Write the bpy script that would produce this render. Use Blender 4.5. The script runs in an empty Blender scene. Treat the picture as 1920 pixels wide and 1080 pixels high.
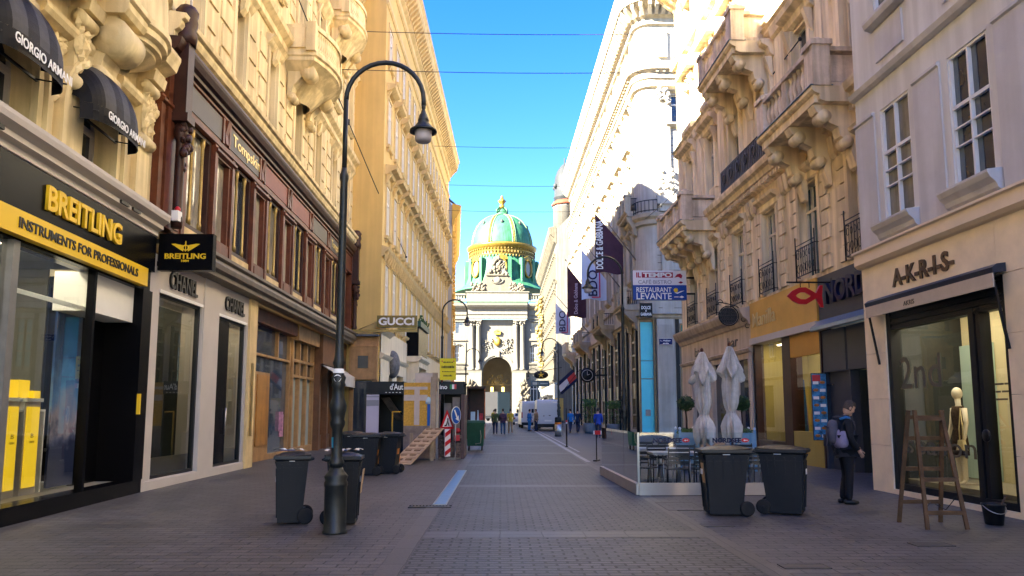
import bpy, bmesh, math, random
from mathutils import Vector, Matrix
R = math.radians
random.seed(7)
scene = bpy.context.scene
COL = scene.collection

# ------------------------------------------------------------------ camera, sky, sun, exposure
cam_d = bpy.data.cameras.new("camera")
cam = bpy.data.objects.new("camera", cam_d)
COL.objects.link(cam)
cam.location = (0, 0, 1.6)
cam.rotation_euler = (R(90 + 6.654), 0, R(-0.818))
cam_d.sensor_width = 36
cam_d.lens = 26.25
cam_d.shift_y = 0.03576
cam_d.clip_start = 0.05
cam_d.clip_end = 3000
scene.camera = cam

SUN_DIR = Vector((1.0, 0.66, -0.80)).normalized()      # the way the light travels
SUN_EL = math.asin(-SUN_DIR.z)
SUN_AZ = math.atan2(-SUN_DIR.x, -SUN_DIR.y)             # clockwise from +Y, where the sun stands
world = bpy.data.worlds.new("World")
scene.world = world
world.use_nodes = True
wn = world.node_tree
wn.nodes.clear()
w_out = wn.nodes.new("ShaderNodeOutputWorld")
w_bg = wn.nodes.new("ShaderNodeBackground")
w_sky = wn.nodes.new("ShaderNodeTexSky")
w_sky.sky_type = 'NISHITA'
w_sky.sun_disc = False
w_sky.sun_elevation = SUN_EL
w_sky.sun_rotation = SUN_AZ
w_sky.air_density = 1.0
w_sky.dust_density = 0.15
w_sky.ozone_density = 2.5
w_hs = wn.nodes.new("ShaderNodeHueSaturation")
w_hs.inputs['Saturation'].default_value = 1.40
w_hs.inputs['Hue'].default_value = 0.521
w_bg.inputs['Strength'].default_value = 0.05
wn.links.new(w_sky.outputs[0], w_hs.inputs['Color'])
wn.links.new(w_hs.outputs[0], w_bg.inputs['Color'])
wn.links.new(w_bg.outputs[0], w_out.inputs['Surface'])

sun_d = bpy.data.lights.new("sun", 'SUN')
sun_d.energy = 5.0
sun_d.angle = R(0.5)
sun_d.color = (1.0, .93, .76)
sun = bpy.data.objects.new("sun", sun_d)
COL.objects.link(sun)
sun.rotation_euler = SUN_DIR.to_track_quat('-Z', 'Y').to_euler()
sun.location = (-40, -40, 60)

scene.view_settings.view_transform = 'Standard'
scene.view_settings.look = 'None'
scene.view_settings.gamma = 1.0
scene.view_settings.exposure = 3.72
scene.cycles.max_bounces = 10
scene.cycles.diffuse_bounces = 8
scene.cycles.glossy_bounces = 4
scene.cycles.transparent_max_bounces = 12
scene.cycles.use_denoising = True
scene.cycles.sample_clamp_indirect = 12.0

# ------------------------------------------------------------------ materials
MATS = {}
def mat(name, col, rough=0.7, var=0.10, scale=1.2, bump=0.0, bscale=18.0, spec=0.3, metal=0.0,
        streak=0.0, emit=None, estr=0.0, fine=0.0):
    if name in MATS: return MATS[name]
    m = bpy.data.materials.new(name); m.use_nodes = True
    nt = m.node_tree; N = nt.nodes; L = nt.links
    b = N['Principled BSDF']
    b.inputs['Roughness'].default_value = rough
    b.inputs['Specular IOR Level'].default_value = spec
    b.inputs['Metallic'].default_value = metal
    tc = N.new('ShaderNodeTexCoord')
    ns = N.new('ShaderNodeTexNoise'); ns.inputs['Scale'].default_value = scale
    ns.inputs['Detail'].default_value = 6; ns.inputs['Roughness'].default_value = 0.65
    L.new(tc.outputs['Object'], ns.inputs['Vector'])
    rp = N.new('ShaderNodeValToRGB')
    c = Vector(col)
    lo = c * (1 - var); hi = c * (1 + var)
    rp.color_ramp.elements[0].position = 0.30; rp.color_ramp.elements[0].color = (*lo, 1)
    rp.color_ramp.elements[1].position = 0.70; rp.color_ramp.elements[1].color = (*[min(1, x) for x in hi], 1)
    L.new(ns.outputs['Fac'], rp.inputs['Fac'])
    out = rp.outputs['Color']
    if streak > 0:
        mp = N.new('ShaderNodeMapping'); mp.inputs['Scale'].default_value = (3.2, 3.2, 0.22)
        L.new(tc.outputs['Object'], mp.inputs['Vector'])
        n2 = N.new('ShaderNodeTexNoise'); n2.inputs['Scale'].default_value = 1.0; n2.inputs['Detail'].default_value = 5
        L.new(mp.outputs[0], n2.inputs['Vector'])
        r2 = N.new('ShaderNodeValToRGB')
        r2.color_ramp.elements[0].position = 0.42; r2.color_ramp.elements[0].color = (1 - streak, 1 - streak * 1.05, 1 - streak * 1.15, 1)
        r2.color_ramp.elements[1].position = 0.60; r2.color_ramp.elements[1].color = (1, 1, 1, 1)
        L.new(n2.outputs['Fac'], r2.inputs['Fac'])
        mx = N.new('ShaderNodeMix'); mx.data_type = 'RGBA'; mx.blend_type = 'MULTIPLY'; mx.inputs['Factor'].default_value = 1
        L.new(out, mx.inputs[6]); L.new(r2.outputs['Color'], mx.inputs[7]); out = mx.outputs[2]
    L.new(out, b.inputs['Base Color'])
    if bump > 0:
        n3 = N.new('ShaderNodeTexNoise'); n3.inputs['Scale'].default_value = bscale; n3.inputs['Detail'].default_value = 5
        L.new(tc.outputs['Object'], n3.inputs['Vector'])
        bp = N.new('ShaderNodeBump'); bp.inputs['Strength'].default_value = bump; bp.inputs['Distance'].default_value = 0.02
        L.new(n3.outputs['Fac'], bp.inputs['Height']); L.new(bp.outputs[0], b.inputs['Normal'])
    if emit:
        b.inputs['Emission Color'].default_value = (*emit, 1); b.inputs['Emission Strength'].default_value = estr
    MATS[name] = m
    return m

def clear_glass(name, tint=(0.92, 0.96, 0.95), boost=0.0, rough=0.01):
    if name in MATS: return MATS[name]
    m = bpy.data.materials.new(name); m.use_nodes = True
    nt = m.node_tree; N = nt.nodes; L = nt.links; N.clear()
    o = N.new('ShaderNodeOutputMaterial'); mx = N.new('ShaderNodeMixShader')
    tr = N.new('ShaderNodeBsdfTransparent'); tr.inputs[0].default_value = (*tint, 1)
    gl = N.new('ShaderNodeBsdfGlossy'); gl.inputs['Roughness'].default_value = rough
    gl.inputs['Color'].default_value = (0.9, 0.93, 0.95, 1)
    fr = N.new('ShaderNodeFresnel'); fr.inputs['IOR'].default_value = 1.5
    ad = N.new('ShaderNodeMath'); ad.operation = 'ADD'; ad.use_clamp = True; ad.inputs[1].default_value = boost
    L.new(fr.outputs[0], ad.inputs[0]); L.new(ad.outputs[0], mx.inputs[0])
    L.new(tr.outputs[0], mx.inputs[1]); L.new(gl.outputs[0], mx.inputs[2]); L.new(mx.outputs[0], o.inputs[0])
    MATS[name] = m
    return m

def paving(name, c1, c2, mortar, bw, rh, scale=1.0, msize=0.012, rough=0.5, offset=0.5, bump=0.4, stain=0.42, rot=0.0, spec=0.45):
    m = bpy.data.materials.new(name); m.use_nodes = True
    nt = m.node_tree; N = nt.nodes; L = nt.links; b = N['Principled BSDF']
    tc = N.new('ShaderNodeTexCoord')
    mp = N.new('ShaderNodeMapping'); mp.inputs['Rotation'].default_value = (0, 0, rot)
    L.new(tc.outputs['Object'], mp.inputs['Vector'])
    nw = N.new('ShaderNodeTexNoise'); nw.inputs['Scale'].default_value = 2.5; nw.inputs['Detail'].default_value = 2
    L.new(mp.outputs[0], nw.inputs['Vector'])
    wob = N.new('ShaderNodeVectorMath'); wob.operation = 'SCALE'; wob.inputs['Scale'].default_value = 0.03
    L.new(nw.outputs['Color'], wob.inputs[0])
    addv = N.new('ShaderNodeVectorMath'); addv.operation = 'ADD'
    L.new(mp.outputs[0], addv.inputs[0]); L.new(wob.outputs[0], addv.inputs[1])
    br = N.new('ShaderNodeTexBrick'); br.offset = offset
    br.inputs['Scale'].default_value = scale; br.inputs['Brick Width'].default_value = bw; br.inputs['Row Height'].default_value = rh
    br.inputs['Mortar Size'].default_value = msize; br.inputs['Mortar Smooth'].default_value = 0.3; br.inputs['Bias'].default_value = 0.0
    br.inputs['Color1'].default_value = (*c1, 1); br.inputs['Color2'].default_value = (*c2, 1); br.inputs['Mortar'].default_value = (*mortar, 1)
    L.new(addv.outputs[0], br.inputs['Vector'])
    n1 = N.new('ShaderNodeTexNoise'); n1.inputs['Scale'].default_value = 0.7; n1.inputs['Detail'].default_value = 8; n1.inputs['Roughness'].default_value = 0.7
    L.new(tc.outputs['Object'], n1.inputs['Vector'])
    r1 = N.new('ShaderNodeValToRGB')
    r1.color_ramp.elements[0].position = 0.35; r1.color_ramp.elements[0].color = (1 - stain, 1 - stain, 1 - stain, 1)
    r1.color_ramp.elements[1].position = 0.68; r1.color_ramp.elements[1].color = (1.12, 1.1, 1.08, 1)
    L.new(n1.outputs['Fac'], r1.inputs['Fac'])
    n2 = N.new('ShaderNodeTexNoise'); n2.inputs['Scale'].default_value = 38; n2.inputs['Detail'].default_value = 4
    L.new(tc.outputs['Object'], n2.inputs['Vector'])
    r2 = N.new('ShaderNodeValToRGB')
    r2.color_ramp.elements[0].position = 0.35; r2.color_ramp.elements[0].color = (.78, .78, .78, 1)
    r2.color_ramp.elements[1].position = 0.65; r2.color_ramp.elements[1].color = (1.1, 1.1, 1.1, 1)
    L.new(n2.outputs['Fac'], r2.inputs['Fac'])
    m1 = N.new('ShaderNodeMix'); m1.data_type = 'RGBA'; m1.blend_type = 'MULTIPLY'; m1.inputs['Factor'].default_value = 1
    L.new(br.outputs['Color'], m1.inputs[6]); L.new(r1.outputs['Color'], m1.inputs[7])
    m2 = N.new('ShaderNodeMix'); m2.data_type = 'RGBA'; m2.blend_type = 'MULTIPLY'; m2.inputs['Factor'].default_value = 1
    L.new(m1.outputs[2], m2.inputs[6]); L.new(r2.outputs['Color'], m2.inputs[7])
    vo = N.new('ShaderNodeTexVoronoi'); vo.inputs['Scale'].default_value = 1.6; L.new(tc.outputs['Object'], vo.inputs['Vector'])
    rv = N.new('ShaderNodeValToRGB'); ev = rv.color_ramp.elements
    ev[0].position = .030; ev[0].color = (.52,.52,.52,1); ev[1].position = .042; ev[1].color = (1,1,1,1)
    L.new(vo.outputs['Distance'], rv.inputs['Fac'])
    m3 = N.new('ShaderNodeMix'); m3.data_type = 'RGBA'; m3.blend_type = 'MULTIPLY'; m3.inputs['Factor'].default_value = .9
    L.new(m2.outputs[2], m3.inputs[6]); L.new(rv.outputs['Color'], m3.inputs[7])
    L.new(m3.outputs[2], b.inputs['Base Color'])
    b.inputs['Specular IOR Level'].default_value = spec
    rr = N.new('ShaderNodeMapRange'); rr.inputs['To Min'].default_value = rough - 0.14; rr.inputs['To Max'].default_value = rough + 0.16
    L.new(n1.outputs['Fac'], rr.inputs['Value']); L.new(rr.outputs[0], b.inputs['Roughness'])
    ma = N.new('ShaderNodeMath'); ma.operation = 'MULTIPLY_ADD'; ma.inputs[1].default_value = -1.0
    sc2 = N.new('ShaderNodeMath'); sc2.operation = 'MULTIPLY'; sc2.inputs[1].default_value = 0.35
    L.new(n2.outputs['Fac'], sc2.inputs[0])
    L.new(br.outputs['Fac'], ma.inputs[0]); L.new(sc2.outputs[0], ma.inputs[2])
    bp = N.new('ShaderNodeBump'); bp.inputs['Strength'].default_value = bump; bp.inputs['Distance'].default_value = 0.012
    L.new(ma.outputs[0], bp.inputs['Height']); L.new(bp.outputs[0], b.inputs['Normal'])
    MATS[name] = m
    return m

# ------------------------------------------------------------------ mesh builder
class MB:
    def __init__(self): self.v = []; self.f = []; self.sm = []
    def add(self, verts, faces, smooth=False):
        o = len(self.v); self.v += [tuple(p) for p in verts]
        self.f += [tuple(i + o for i in f) for f in faces]; self.sm += [smooth] * len(faces)
    def box(self, x0, x1, y0, y1, z0, z1):
        self.add([(x0,y0,z0),(x1,y0,z0),(x1,y1,z0),(x0,y1,z0),(x0,y0,z1),(x1,y0,z1),(x1,y1,z1),(x0,y1,z1)],
                 [(0,3,2,1),(4,5,6,7),(0,1,5,4),(1,2,6,5),(2,3,7,6),(3,0,4,7)])
        return self
    def taper(self, x0,x1,y0,y1,z0, X0,X1,Y0,Y1,z1):
        self.add([(x0,y0,z0),(x1,y0,z0),(x1,y1,z0),(x0,y1,z0),(X0,Y0,z1),(X1,Y0,z1),(X1,Y1,z1),(X0,Y1,z1)],
                 [(0,3,2,1),(4,5,6,7),(0,1,5,4),(1,2,6,5),(2,3,7,6),(3,0,4,7)])
        return self
    def quad(self, a, b, c, d): self.add([a,b,c,d], [(0,1,2,3)]); return self
    def poly(self, pts): self.add(pts, [tuple(range(len(pts)))]); return self
    def extr(self, pts, vec, smooth=False):
        """a flat polygon (3-D points) swept along vec, capped"""
        n = len(pts); q = [(p[0]+vec[0], p[1]+vec[1], p[2]+vec[2]) for p in pts]
        self.add(list(pts) + q, [tuple(range(n))[::-1], tuple(range(n, 2*n))])
        o = len(self.v) - 2*n
        for i in range(n):
            j = (i+1) % n
            self.f.append((o+i, o+j, o+n+j, o+n+i)); self.sm.append(smooth)
        return self
    def mold(self, x0, x1, prof, y=0.0, ret=0.0):
        """moulding along x: prof = [(out, z)...] from bottom to top; the wall is at y, out points to -y"""
        pts = [(x0, y + 0.02, prof[0][1])] + [(x0, y - d, z) for d, z in prof] + [(x0, y + 0.02, prof[-1][1])]
        return self.extr(pts, (x1 - x0, 0, 0))
    def bracket(self, xc, w, prof, y=0.0):
        pts = [(xc - w/2, y - d, z) for d, z in prof]
        return self.extr(pts, (w, 0, 0))
    def lathe(self, prof, seg=16, c=(0,0,0), smooth=True, a0=0.0, a1=2*math.pi, sx=1.0, sy=1.0, cap=True):
        full = abs(a1 - a0 - 2*math.pi) < 1e-4
        n = seg if full else seg + 1
        vs = []
        for r, z in prof:
            for i in range(n):
                a = a0 + (a1 - a0) * i / seg
                vs.append((c[0] + sx*r*math.cos(a), c[1] + sy*r*math.sin(a), c[2] + z))
        fs = []
        for k in range(len(prof) - 1):
            for i in range(seg):
                j = (i+1) % n
                fs.append((k*n+i, k*n+j, (k+1)*n+j, (k+1)*n+i))
        self.add(vs, fs, smooth)
        if cap and full:
            o = len(self.v) - len(vs); m = len(prof) - 1
            if prof[0][0] > 1e-4: self.f.append(tuple(o + i for i in range(n))[::-1]); self.sm.append(False)
            if prof[m][0] > 1e-4: self.f.append(tuple(o + m*n + i for i in range(n))); self.sm.append(False)
        return self
    def tube(self, path, r, seg=8, smooth=True, closed=False):
        P = [Vector(p) for p in path]; n = len(P)
        rad = r if isinstance(r, (list, tuple)) else [r]*n
        T = []
        for i in range(n):
            a = P[max(0, i-1)]; b = P[min(n-1, i+1)]
            if closed: a = P[(i-1) % n]; b = P[(i+1) % n]
            t = (b - a); T.append(t.normalized() if t.length > 1e-9 else Vector((0,0,1)))
        up = Vector((0,0,1)) if abs(T[0].z) < 0.9 else Vector((1,0,0))
        u = T[0].cross(up).normalized(); vs = []
        for i in range(n):
            u = (u - T[i]*u.dot(T[i])); u = u.normalized() if u.length > 1e-6 else T[i].orthogonal().normalized()
            w = T[i].cross(u)
            for k in range(seg):
                a = 2*math.pi*k/seg
                vs.append(tuple(P[i] + (u*math.cos(a) + w*math.sin(a))*rad[i]))
        fs = []
        for i in range(n if closed else n-1):
            for k in range(seg):
                fs.append((i*seg+k, i*seg+(k+1)%seg, ((i+1)%n)*seg+(k+1)%seg, ((i+1)%n)*seg+k))
        o = len(self.v)
        self.add(vs, fs, smooth)
        if not closed:
            self.f.append(tuple(o+k for k in range(seg))[::-1]); self.sm.append(False)
            self.f.append(tuple(o+(n-1)*seg+k for k in range(seg))); self.sm.append(False)
        return self
    def rod(self, a, b, r, seg=6): return self.tube([a, b], r, seg)
    def bar(self, a, b, w, h, up=(0,0,1)):
        """square bar from a to b, w across, h along up"""
        a = Vector(a); b = Vector(b); t = (b-a).normalized(); up = Vector(up)
        s = t.cross(up).normalized(); u = s.cross(t).normalized()
        pts = [a - s*w/2 - u*h/2, a + s*w/2 - u*h/2, a + s*w/2 + u*h/2, a - s*w/2 + u*h/2]
        return self.extr([tuple(p) for p in pts], tuple(b - a))
    def ball(self, c, r, seg=12, rings=8, s=(1,1,1)):
        pr = [(r*math.sin(math.pi*i/rings), -r*math.cos(math.pi*i/rings)) for i in range(rings+1)]
        o = len(self.v)
        self.lathe(pr, seg, (0,0,0), cap=False)
        for i in range(o, len(self.v)):
            p = self.v[i]; self.v[i] = (c[0]+p[0]*s[0], c[1]+p[1]*s[1], c[2]+p[2]*s[2])
        return self
    def wall(self, x0, x1, z0, z1, holes, depth=0.35, y=0.0, arch=False):
        """front wall with openings (hx0,hx1,hz0,hz1[,'a']) and their reveals; 'a' = round head"""
        xs = sorted({x0, x1, *[h[0] for h in holes], *[h[1] for h in holes]})
        zs = sorted({z0, z1, *[h[2] for h in holes], *[h[3] for h in holes]})
        xs = [x for x in xs if x0 <= x <= x1]; zs = [z for z in zs if z0 <= z <= z1]
        for i in range(len(xs)-1):
            run = None
            for k in range(len(zs)-1):
                cx = (xs[i]+xs[i+1])/2; cz = (zs[k]+zs[k+1])/2
                inside = any(h[0] < cx < h[1] and h[2] < cz < h[3] for h in holes)
                if not inside:
                    if run is None: run = zs[k]
                if inside and run is not None:
                    self.quad((xs[i],y,run),(xs[i+1],y,run),(xs[i+1],y,zs[k]),(xs[i],y,zs[k])); run = None
            if run is not None:
                self.quad((xs[i],y,run),(xs[i+1],y,run),(xs[i+1],y,zs[-1]),(xs[i],y,zs[-1]))
        for h in holes:
            a, b, c, d = h[:4]; Y = y + depth
            if len(h) > 4:
                r = (b-a)/2; zc = d - r; m = (a+b)/2; n = 12
                arc = [(m - r*math.cos(math.pi*i/n), zc + r*math.sin(math.pi*i/n)) for i in range(n+1)]
                for i in range(n):
                    p, q = arc[i], arc[i+1]
                    self.quad((p[0],y,p[1]),(q[0],y,q[1]),(q[0],y,d),(p[0],y,d))
                    self.quad((p[0],y,p[1]),(q[0],y,q[1]),(q[0],Y,q[1]),(p[0],Y,p[1]))
                top = zc
            else:
                top = d
                self.quad((a,y,d),(b,y,d),(b,Y,d),(a,Y,d))
            self.quad((a,y,c),(a,y,top),(a,Y,top),(a,Y,c)); self.quad((b,y,c),(b,Y,c),(b,Y,top),(b,y,top))
            if c > z0 + 1e-4: self.quad((a,y,c),(a,Y,c),(b,Y,c),(b,y,c))
        return self
    def leaf(self, base, d, n, w, l, lift):
        """carved leaf: a diamond with a raised midrib, growing along d, raised along n"""
        B = Vector(base); D = Vector(d).normalized(); N_ = Vector(n).normalized(); S = D.cross(N_).normalized()
        m1 = B + D*l*.45 + N_*lift; t = B + D*l + N_*lift*.35
        a = B + D*l*.4 + S*w/2; c = B + D*l*.4 - S*w/2
        self.add([tuple(B + N_*.01), tuple(a), tuple(t), tuple(c), tuple(m1)], [(0,1,4),(1,2,4),(2,3,4),(3,0,4)])
        return self
    def place(self, M, i0=0):
        for i in range(i0, len(self.v)): self.v[i] = tuple(M @ Vector(self.v[i]))
        return self
    def sweep(self, path, norm, prof):
        """a moulding profile [(out, z)] carried along a plan line with outward normals"""
        n = len(path); rows = []
        pr = [(-.02, prof[0][1])] + list(prof) + [(-.02, prof[-1][1])]
        for (p, q) in zip(path, norm): rows.append([(p[0]+q[0]*d, p[1]+q[1]*d, z) for d, z in pr])
        for a, b in zip(rows, rows[1:]):
            for k in range(len(pr)-1): self.quad(a[k], b[k], b[k+1], a[k+1])
        self.poly(rows[0]); self.poly(rows[-1])
        return self
    def mesh(self, name, fix=True):
        me = bpy.data.meshes.new(name)
        me.from_pydata(self.v, [], self.f)
        me.polygons.foreach_set('use_smooth', self.sm)
        if fix:
            bm = bmesh.new(); bm.from_mesh(me)
            bmesh.ops.recalc_face_normals(bm, faces=bm.faces)
            bm.to_mesh(me); bm.free()
        me.update()
        return me

def obj(name, me, m=None, parent=None, loc=(0,0,0), rz=0.0):
    if isinstance(me, MB): me = me.mesh(name)
    if m is not None and len(me.materials) == 0: me.materials.append(m)
    o = bpy.data.objects.new(name, me); COL.objects.link(o)
    o.location = loc; o.rotation_euler = (0, 0, rz)
    if parent is not None: o.parent = parent
    return o
def thing(name, label, cat, loc=(0,0,0), rz=0.0, group=None):
    o = bpy.data.objects.new(name, None); COL.objects.link(o)
    o.empty_display_size = 0.3
    o.location = loc; o.rotation_euler = (0,0,rz); o['label'] = label; o['category'] = cat
    if group: o['group'] = group
    return o
def tag(o, label, cat, group=None):
    o['label'] = label; o['category'] = cat
    if group: o['group'] = group
    return o
def structure(o): o['kind'] = 'structure'; return o
def dup(root, loc, rz, label):
    r = root.copy(); COL.objects.link(r); r.location = loc; r.rotation_euler = (0,0,rz); r['label'] = label
    for ch in list(root.children):
        c = ch.copy(); COL.objects.link(c); c.parent = r
        for g in list(ch.children):
            d = g.copy(); COL.objects.link(d); d.parent = c
    return r

TXT = {}
def text_mesh(s, h, width=None, depth=0.02, bold=0.0, space=1.0, shear=0.0, align='CENTER'):
    """lettering standing in the x-z plane, facing -y, capital height h, centred on the origin"""
    key = (s, h, width, depth, bold, space, shear, align)
    if key in TXT: return TXT[key]
    cu = bpy.data.curves.new("lettering", 'FONT'); cu.body = s; cu.size = h / 0.70; cu.extrude = 0.0001
    cu.offset = bold; cu.space_character = space; cu.shear = shear; cu.align_x = align; cu.align_y = 'CENTER'; cu.resolution_u = 3
    t = bpy.data.objects.new("lettering", cu); COL.objects.link(t)
    dg = bpy.context.evaluated_depsgraph_get()
    me = bpy.data.meshes.new_from_object(t.evaluated_get(dg))
    bpy.data.objects.remove(t); bpy.data.curves.remove(cu)
    xs = [v.co.x for v in me.vertices] or [0]
    k = 1.0
    if width and max(xs) > min(xs): k = width / (max(xs) - min(xs))
    mid = (max(xs) + min(xs)) / 2 if width else 0.0
    zs = [v.co.y for v in me.vertices] or [0]; zm = (max(zs)+min(zs))/2
    for v in me.vertices:
        x, y, z = v.co
        v.co = ((x - mid)*k, -depth if z > 0 else 0.0, y - zm)
    me.update(); me.materials.clear()
    TXT[key] = me
    return me
def letters(s, h, m, parent, loc, width=None, depth=0.02, bold=0.0, space=1.0, rz=0.0, shear=0.0, name='lettering', roll=None):
    me = text_mesh(s, h, width, depth, bold, space, shear)
    if len(me.materials) and me.materials[0] != m: me = me.copy(); me.materials.clear()
    o = obj(name, me, m, parent, loc, rz)
    if roll is not None: o.rotation_euler = (0, roll, rz)
    return o

# a facade frame: local x runs to the right as seen from the street, z up, -y points out to the street
def left_frame(name, label, cat, p, slope): return thing(name, label, cat, (p[0], p[1], 0), math.atan2(1, slope))
def right_frame(name, label, cat, p, slope): return thing(name, label, cat, (p[0], p[1], 0), math.atan2(1, slope) + math.pi)

MESHES = {}
def window(parent, x, z, w, h, d=0.22, key='', frame=None, pane=None, nx=2, bars=(0.66,), fw=0.06, arch=False, surround=None, y=0.0, thin=0.035, curtain=None, M=None):
    """casement window with bottom centre (x,z) set d behind the wall face; window > pane (> surround)"""
    k = ('w', w, h, nx, bars, fw, arch, thin)
    if k not in MESHES:
        m = MB(); p = MB()
        m.box(-w/2, -w/2+fw, -0.05, 0.05, 0, h); m.box(w/2-fw, w/2, -0.05, 0.05, 0, h)
        m.box(-w/2+fw, w/2-fw, -0.05, 0.05, 0, fw); m.box(-w/2+fw, w/2-fw, -0.05, 0.05, h-fw, h)
        for i in range(1, nx):
            xx = -w/2 + w*i/nx; m.box(xx-thin, xx+thin, -0.06, 0.04, fw, h-fw)
        for bz in bars:
            t = thin*1.4 if bz == bars[0] else thin*0.6
            m.box(-w/2+fw, w/2-fw, -0.055, 0.03, h*bz-t, h*bz+t)
        p.quad((-w/2+fw, 0.012, fw), (w/2-fw, 0.012, fw), (w/2-fw, 0.012, h-fw), (-w/2+fw, 0.012, h-fw))
        MESHES[k] = (m.mesh('window_frame'), p.mesh('pane', fix=False))
    a, b = MESHES[k]
    def own(me, m):
        kk = (me.name, m.name)
        if kk not in MESHES:
            c = me.copy(); c.materials.clear(); c.materials.append(m); MESHES[kk] = c
        return MESHES[kk]
    f = obj('window', own(a, frame), None, parent, (x, y + d, z))
    if M is not None: f.matrix_basis = M @ Matrix.Translation((x, y + d, z))
    obj('pane', own(b, pane), None, f)
    if curtain:
        kk = ('cur', w, h, curtain.name)
        if kk not in MESHES:
            c = MB(); rnd = random.Random(len(MESHES))
            for sx in (-1, 1):
                n = 7; ww = w*0.30
                for i in range(n):
                    xa = sx*(w/2-fw) - sx*ww*i/n; xb = sx*(w/2-fw) - sx*ww*(i+1)/n
                    ya = 0.10 + 0.03*(i % 2); yb = 0.10 + 0.03*((i+1) % 2)
                    c.quad((xa, ya, fw), (xb, yb, fw), (xb, yb, h-fw), (xa, ya, h-fw))
            MESHES[kk] = c.mesh('curtain', fix=False); MESHES[kk].materials.append(curtain)
        obj('curtain', MESHES[kk], None, f)
    if surround is not None:
        s = obj('surround', surround, None, f, (0, -d, 0))
    return f
# ------------------------------------------------------------------ shared materials
M_cream1 = mat('cream_plaster', (.76,.63,.36), .8, .14, .7, .25, 30, streak=.26)
M_cream2 = mat('ochre_cream_plaster', (.80,.66,.38), .8, .14, .7, .25, 30, streak=.26)
M_gold_stone = mat('honey_stone', (.68,.52,.27), .75, .14, 2.0, .3, 25, streak=.2)
M_yellow = mat('yellow_plaster', (.66,.47,.175), .85, .09, .35, .15, 40, streak=.08)
M_yellow_trim = mat('yellow_trim', (.66,.50,.25), .8, .10, 1.5, .2, 30, streak=.15)
M_ltgrey_stone = mat('pale_grey_stone', (.50,.46,.43), .6, .06, 1.0, .1, 40)
M_black_panel = mat('black_gloss_panel', (.004,.004,.005), .25, .2, .6, spec=.07)
M_black = mat('black_metal', (.008,.008,.009), .45, .2, 3, spec=.3)
M_yellow_sign = mat('yellow_sign_paint', (.80,.52,.02), .45, .05, 1)
M_wood_red = mat('red_brown_wood', (.135,.040,.017), .45, .35, 3.0, .15, 40, spec=.3, streak=.25)
M_wood_dark = mat('dark_brown_wood', (.040,.015,.010), .45, .35, 3.0, .15, 40, spec=.3)
M_wood_tan = mat('tan_wood', (.38,.22,.09), .45, .25, 3.0, .1, 40, spec=.45, streak=.2)
M_brass = mat('dull_brass', (.36,.25,.08), .38, .25, 4, metal=.6, spec=.5)
M_white_frame = mat('white_window_paint', (.72,.70,.66), .5, .05, 2)
M_pane = mat('window_glass', (.035,.045,.055), .04, .3, .8, spec=.9)
M_pane_pale = mat('painted_reflection_glass', (.42,.39,.31), .05, .35, .9, spec=.9, streak=.3)  # pale base colour stands in for bright reflections; no curtain behind
M_steel = mat('brushed_steel', (.45,.44,.43), .32, .08, 6, metal=.85)
M_grey_metal = mat('grey_metal', (.22,.22,.22), .4, .1, 4, metal=.5)
M_glass = clear_glass('shop_glass', (.90,.95,.94), .03)
M_glass_dark = clear_glass('dark_shop_glass', (.62,.70,.68), .03)
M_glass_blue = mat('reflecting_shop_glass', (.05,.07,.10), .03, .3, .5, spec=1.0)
M_dark_in = mat('dark_interior', (.03,.035,.035), .7, .3, 1)
M_white = mat('white_paint', (.78,.78,.76), .5, .04, 2)
M_lamp_warm = mat('warm_lamp', (1,.8,.5), emit=(1,.84,.60), estr=3.2)
M_fabric_black = mat('black_awning_fabric', (.006,.006,.007), .55, .25, 6, .2, 120, spec=.18)
M_fabric_grey = mat('grey_awning_fabric', (.055,.055,.058), .55, .2, 6, .2, 120, spec=.2)
M_letter_white = mat('white_lettering', (.80,.80,.80), .5, .02)
M_letter_black = mat('black_lettering', (.015,.014,.014), .4, .1)
M_letter_gold = mat('gold_lettering', (.72,.55,.20), .35, .1, metal=.3)

# ------------------------------------------------------------------ ground
def sheet(name, x0, x1, y0, y1, z, m):
    g = MB(); g.quad((x0,y0,z),(x1,y0,z),(x1,y1,z),(x0,y1,z))
    o = obj(name, g.mesh(name, fix=False), m); return structure(o)
M_slab = paving('pavement_slabs', (.086,.080,.080), (.122,.114,.113), (.036,.033,.033), .34, .17, msize=.010, rough=.52, bump=1.0, rot=0.0, spec=.38)
M_sett = paving('road_setts', (.066,.065,.069), (.108,.106,.112), (.012,.012,.012), .24, .118, msize=.016, rough=.5, bump=1.4, spec=.35)
M_band = paving('band_slabs', (.060,.059,.062), (.078,.076,.080), (.012,.012,.012), .55, .25, msize=.010, rough=.45, bump=.4, offset=0.0)
M_gutter = paving('gutter_slabs', (.078,.070,.068), (.095,.086,.084), (.022,.02,.02), .9, .25, msize=.008, rough=.48, bump=.4, rot=R(90), offset=0.0)
sheet('ground', -400, 400, -120, 900, 0.0, M_slab)
sheet('roadway', -1.0, 2.62, -8, 152, .004, M_sett)
gb = MB()
for k in range(12):
    yb = 9.76 + 6.4*k
    gb.quad((-1.0,yb,.008),(2.62,yb,.008),(2.62,yb+.5,.008),(-1.0,yb+.5,.008))
structure(obj('paving_band', gb.mesh('paving_band', False), M_band))
gb = MB(); gb.quad((-1.26,-8,.006),(-1.006,-8,.006),(-1.006,13.05,.006),(-1.26,13.05,.006)); gb.quad((-1.26,20.75,.006),(-1.006,20.75,.006),(-1.006,150,.006),(-1.26,150,.006))
gb.quad((2.626,-8,.006),(2.86,-8,.006),(2.86,150,.006),(2.626,150,.006))
structure(obj('gutter', gb.mesh('gutter', False), M_gutter))
M_kerbwhite = mat('white_kerb_stone', (.30,.30,.31), .6, .3, 3)
gb = MB()
y = 24.0
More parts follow.
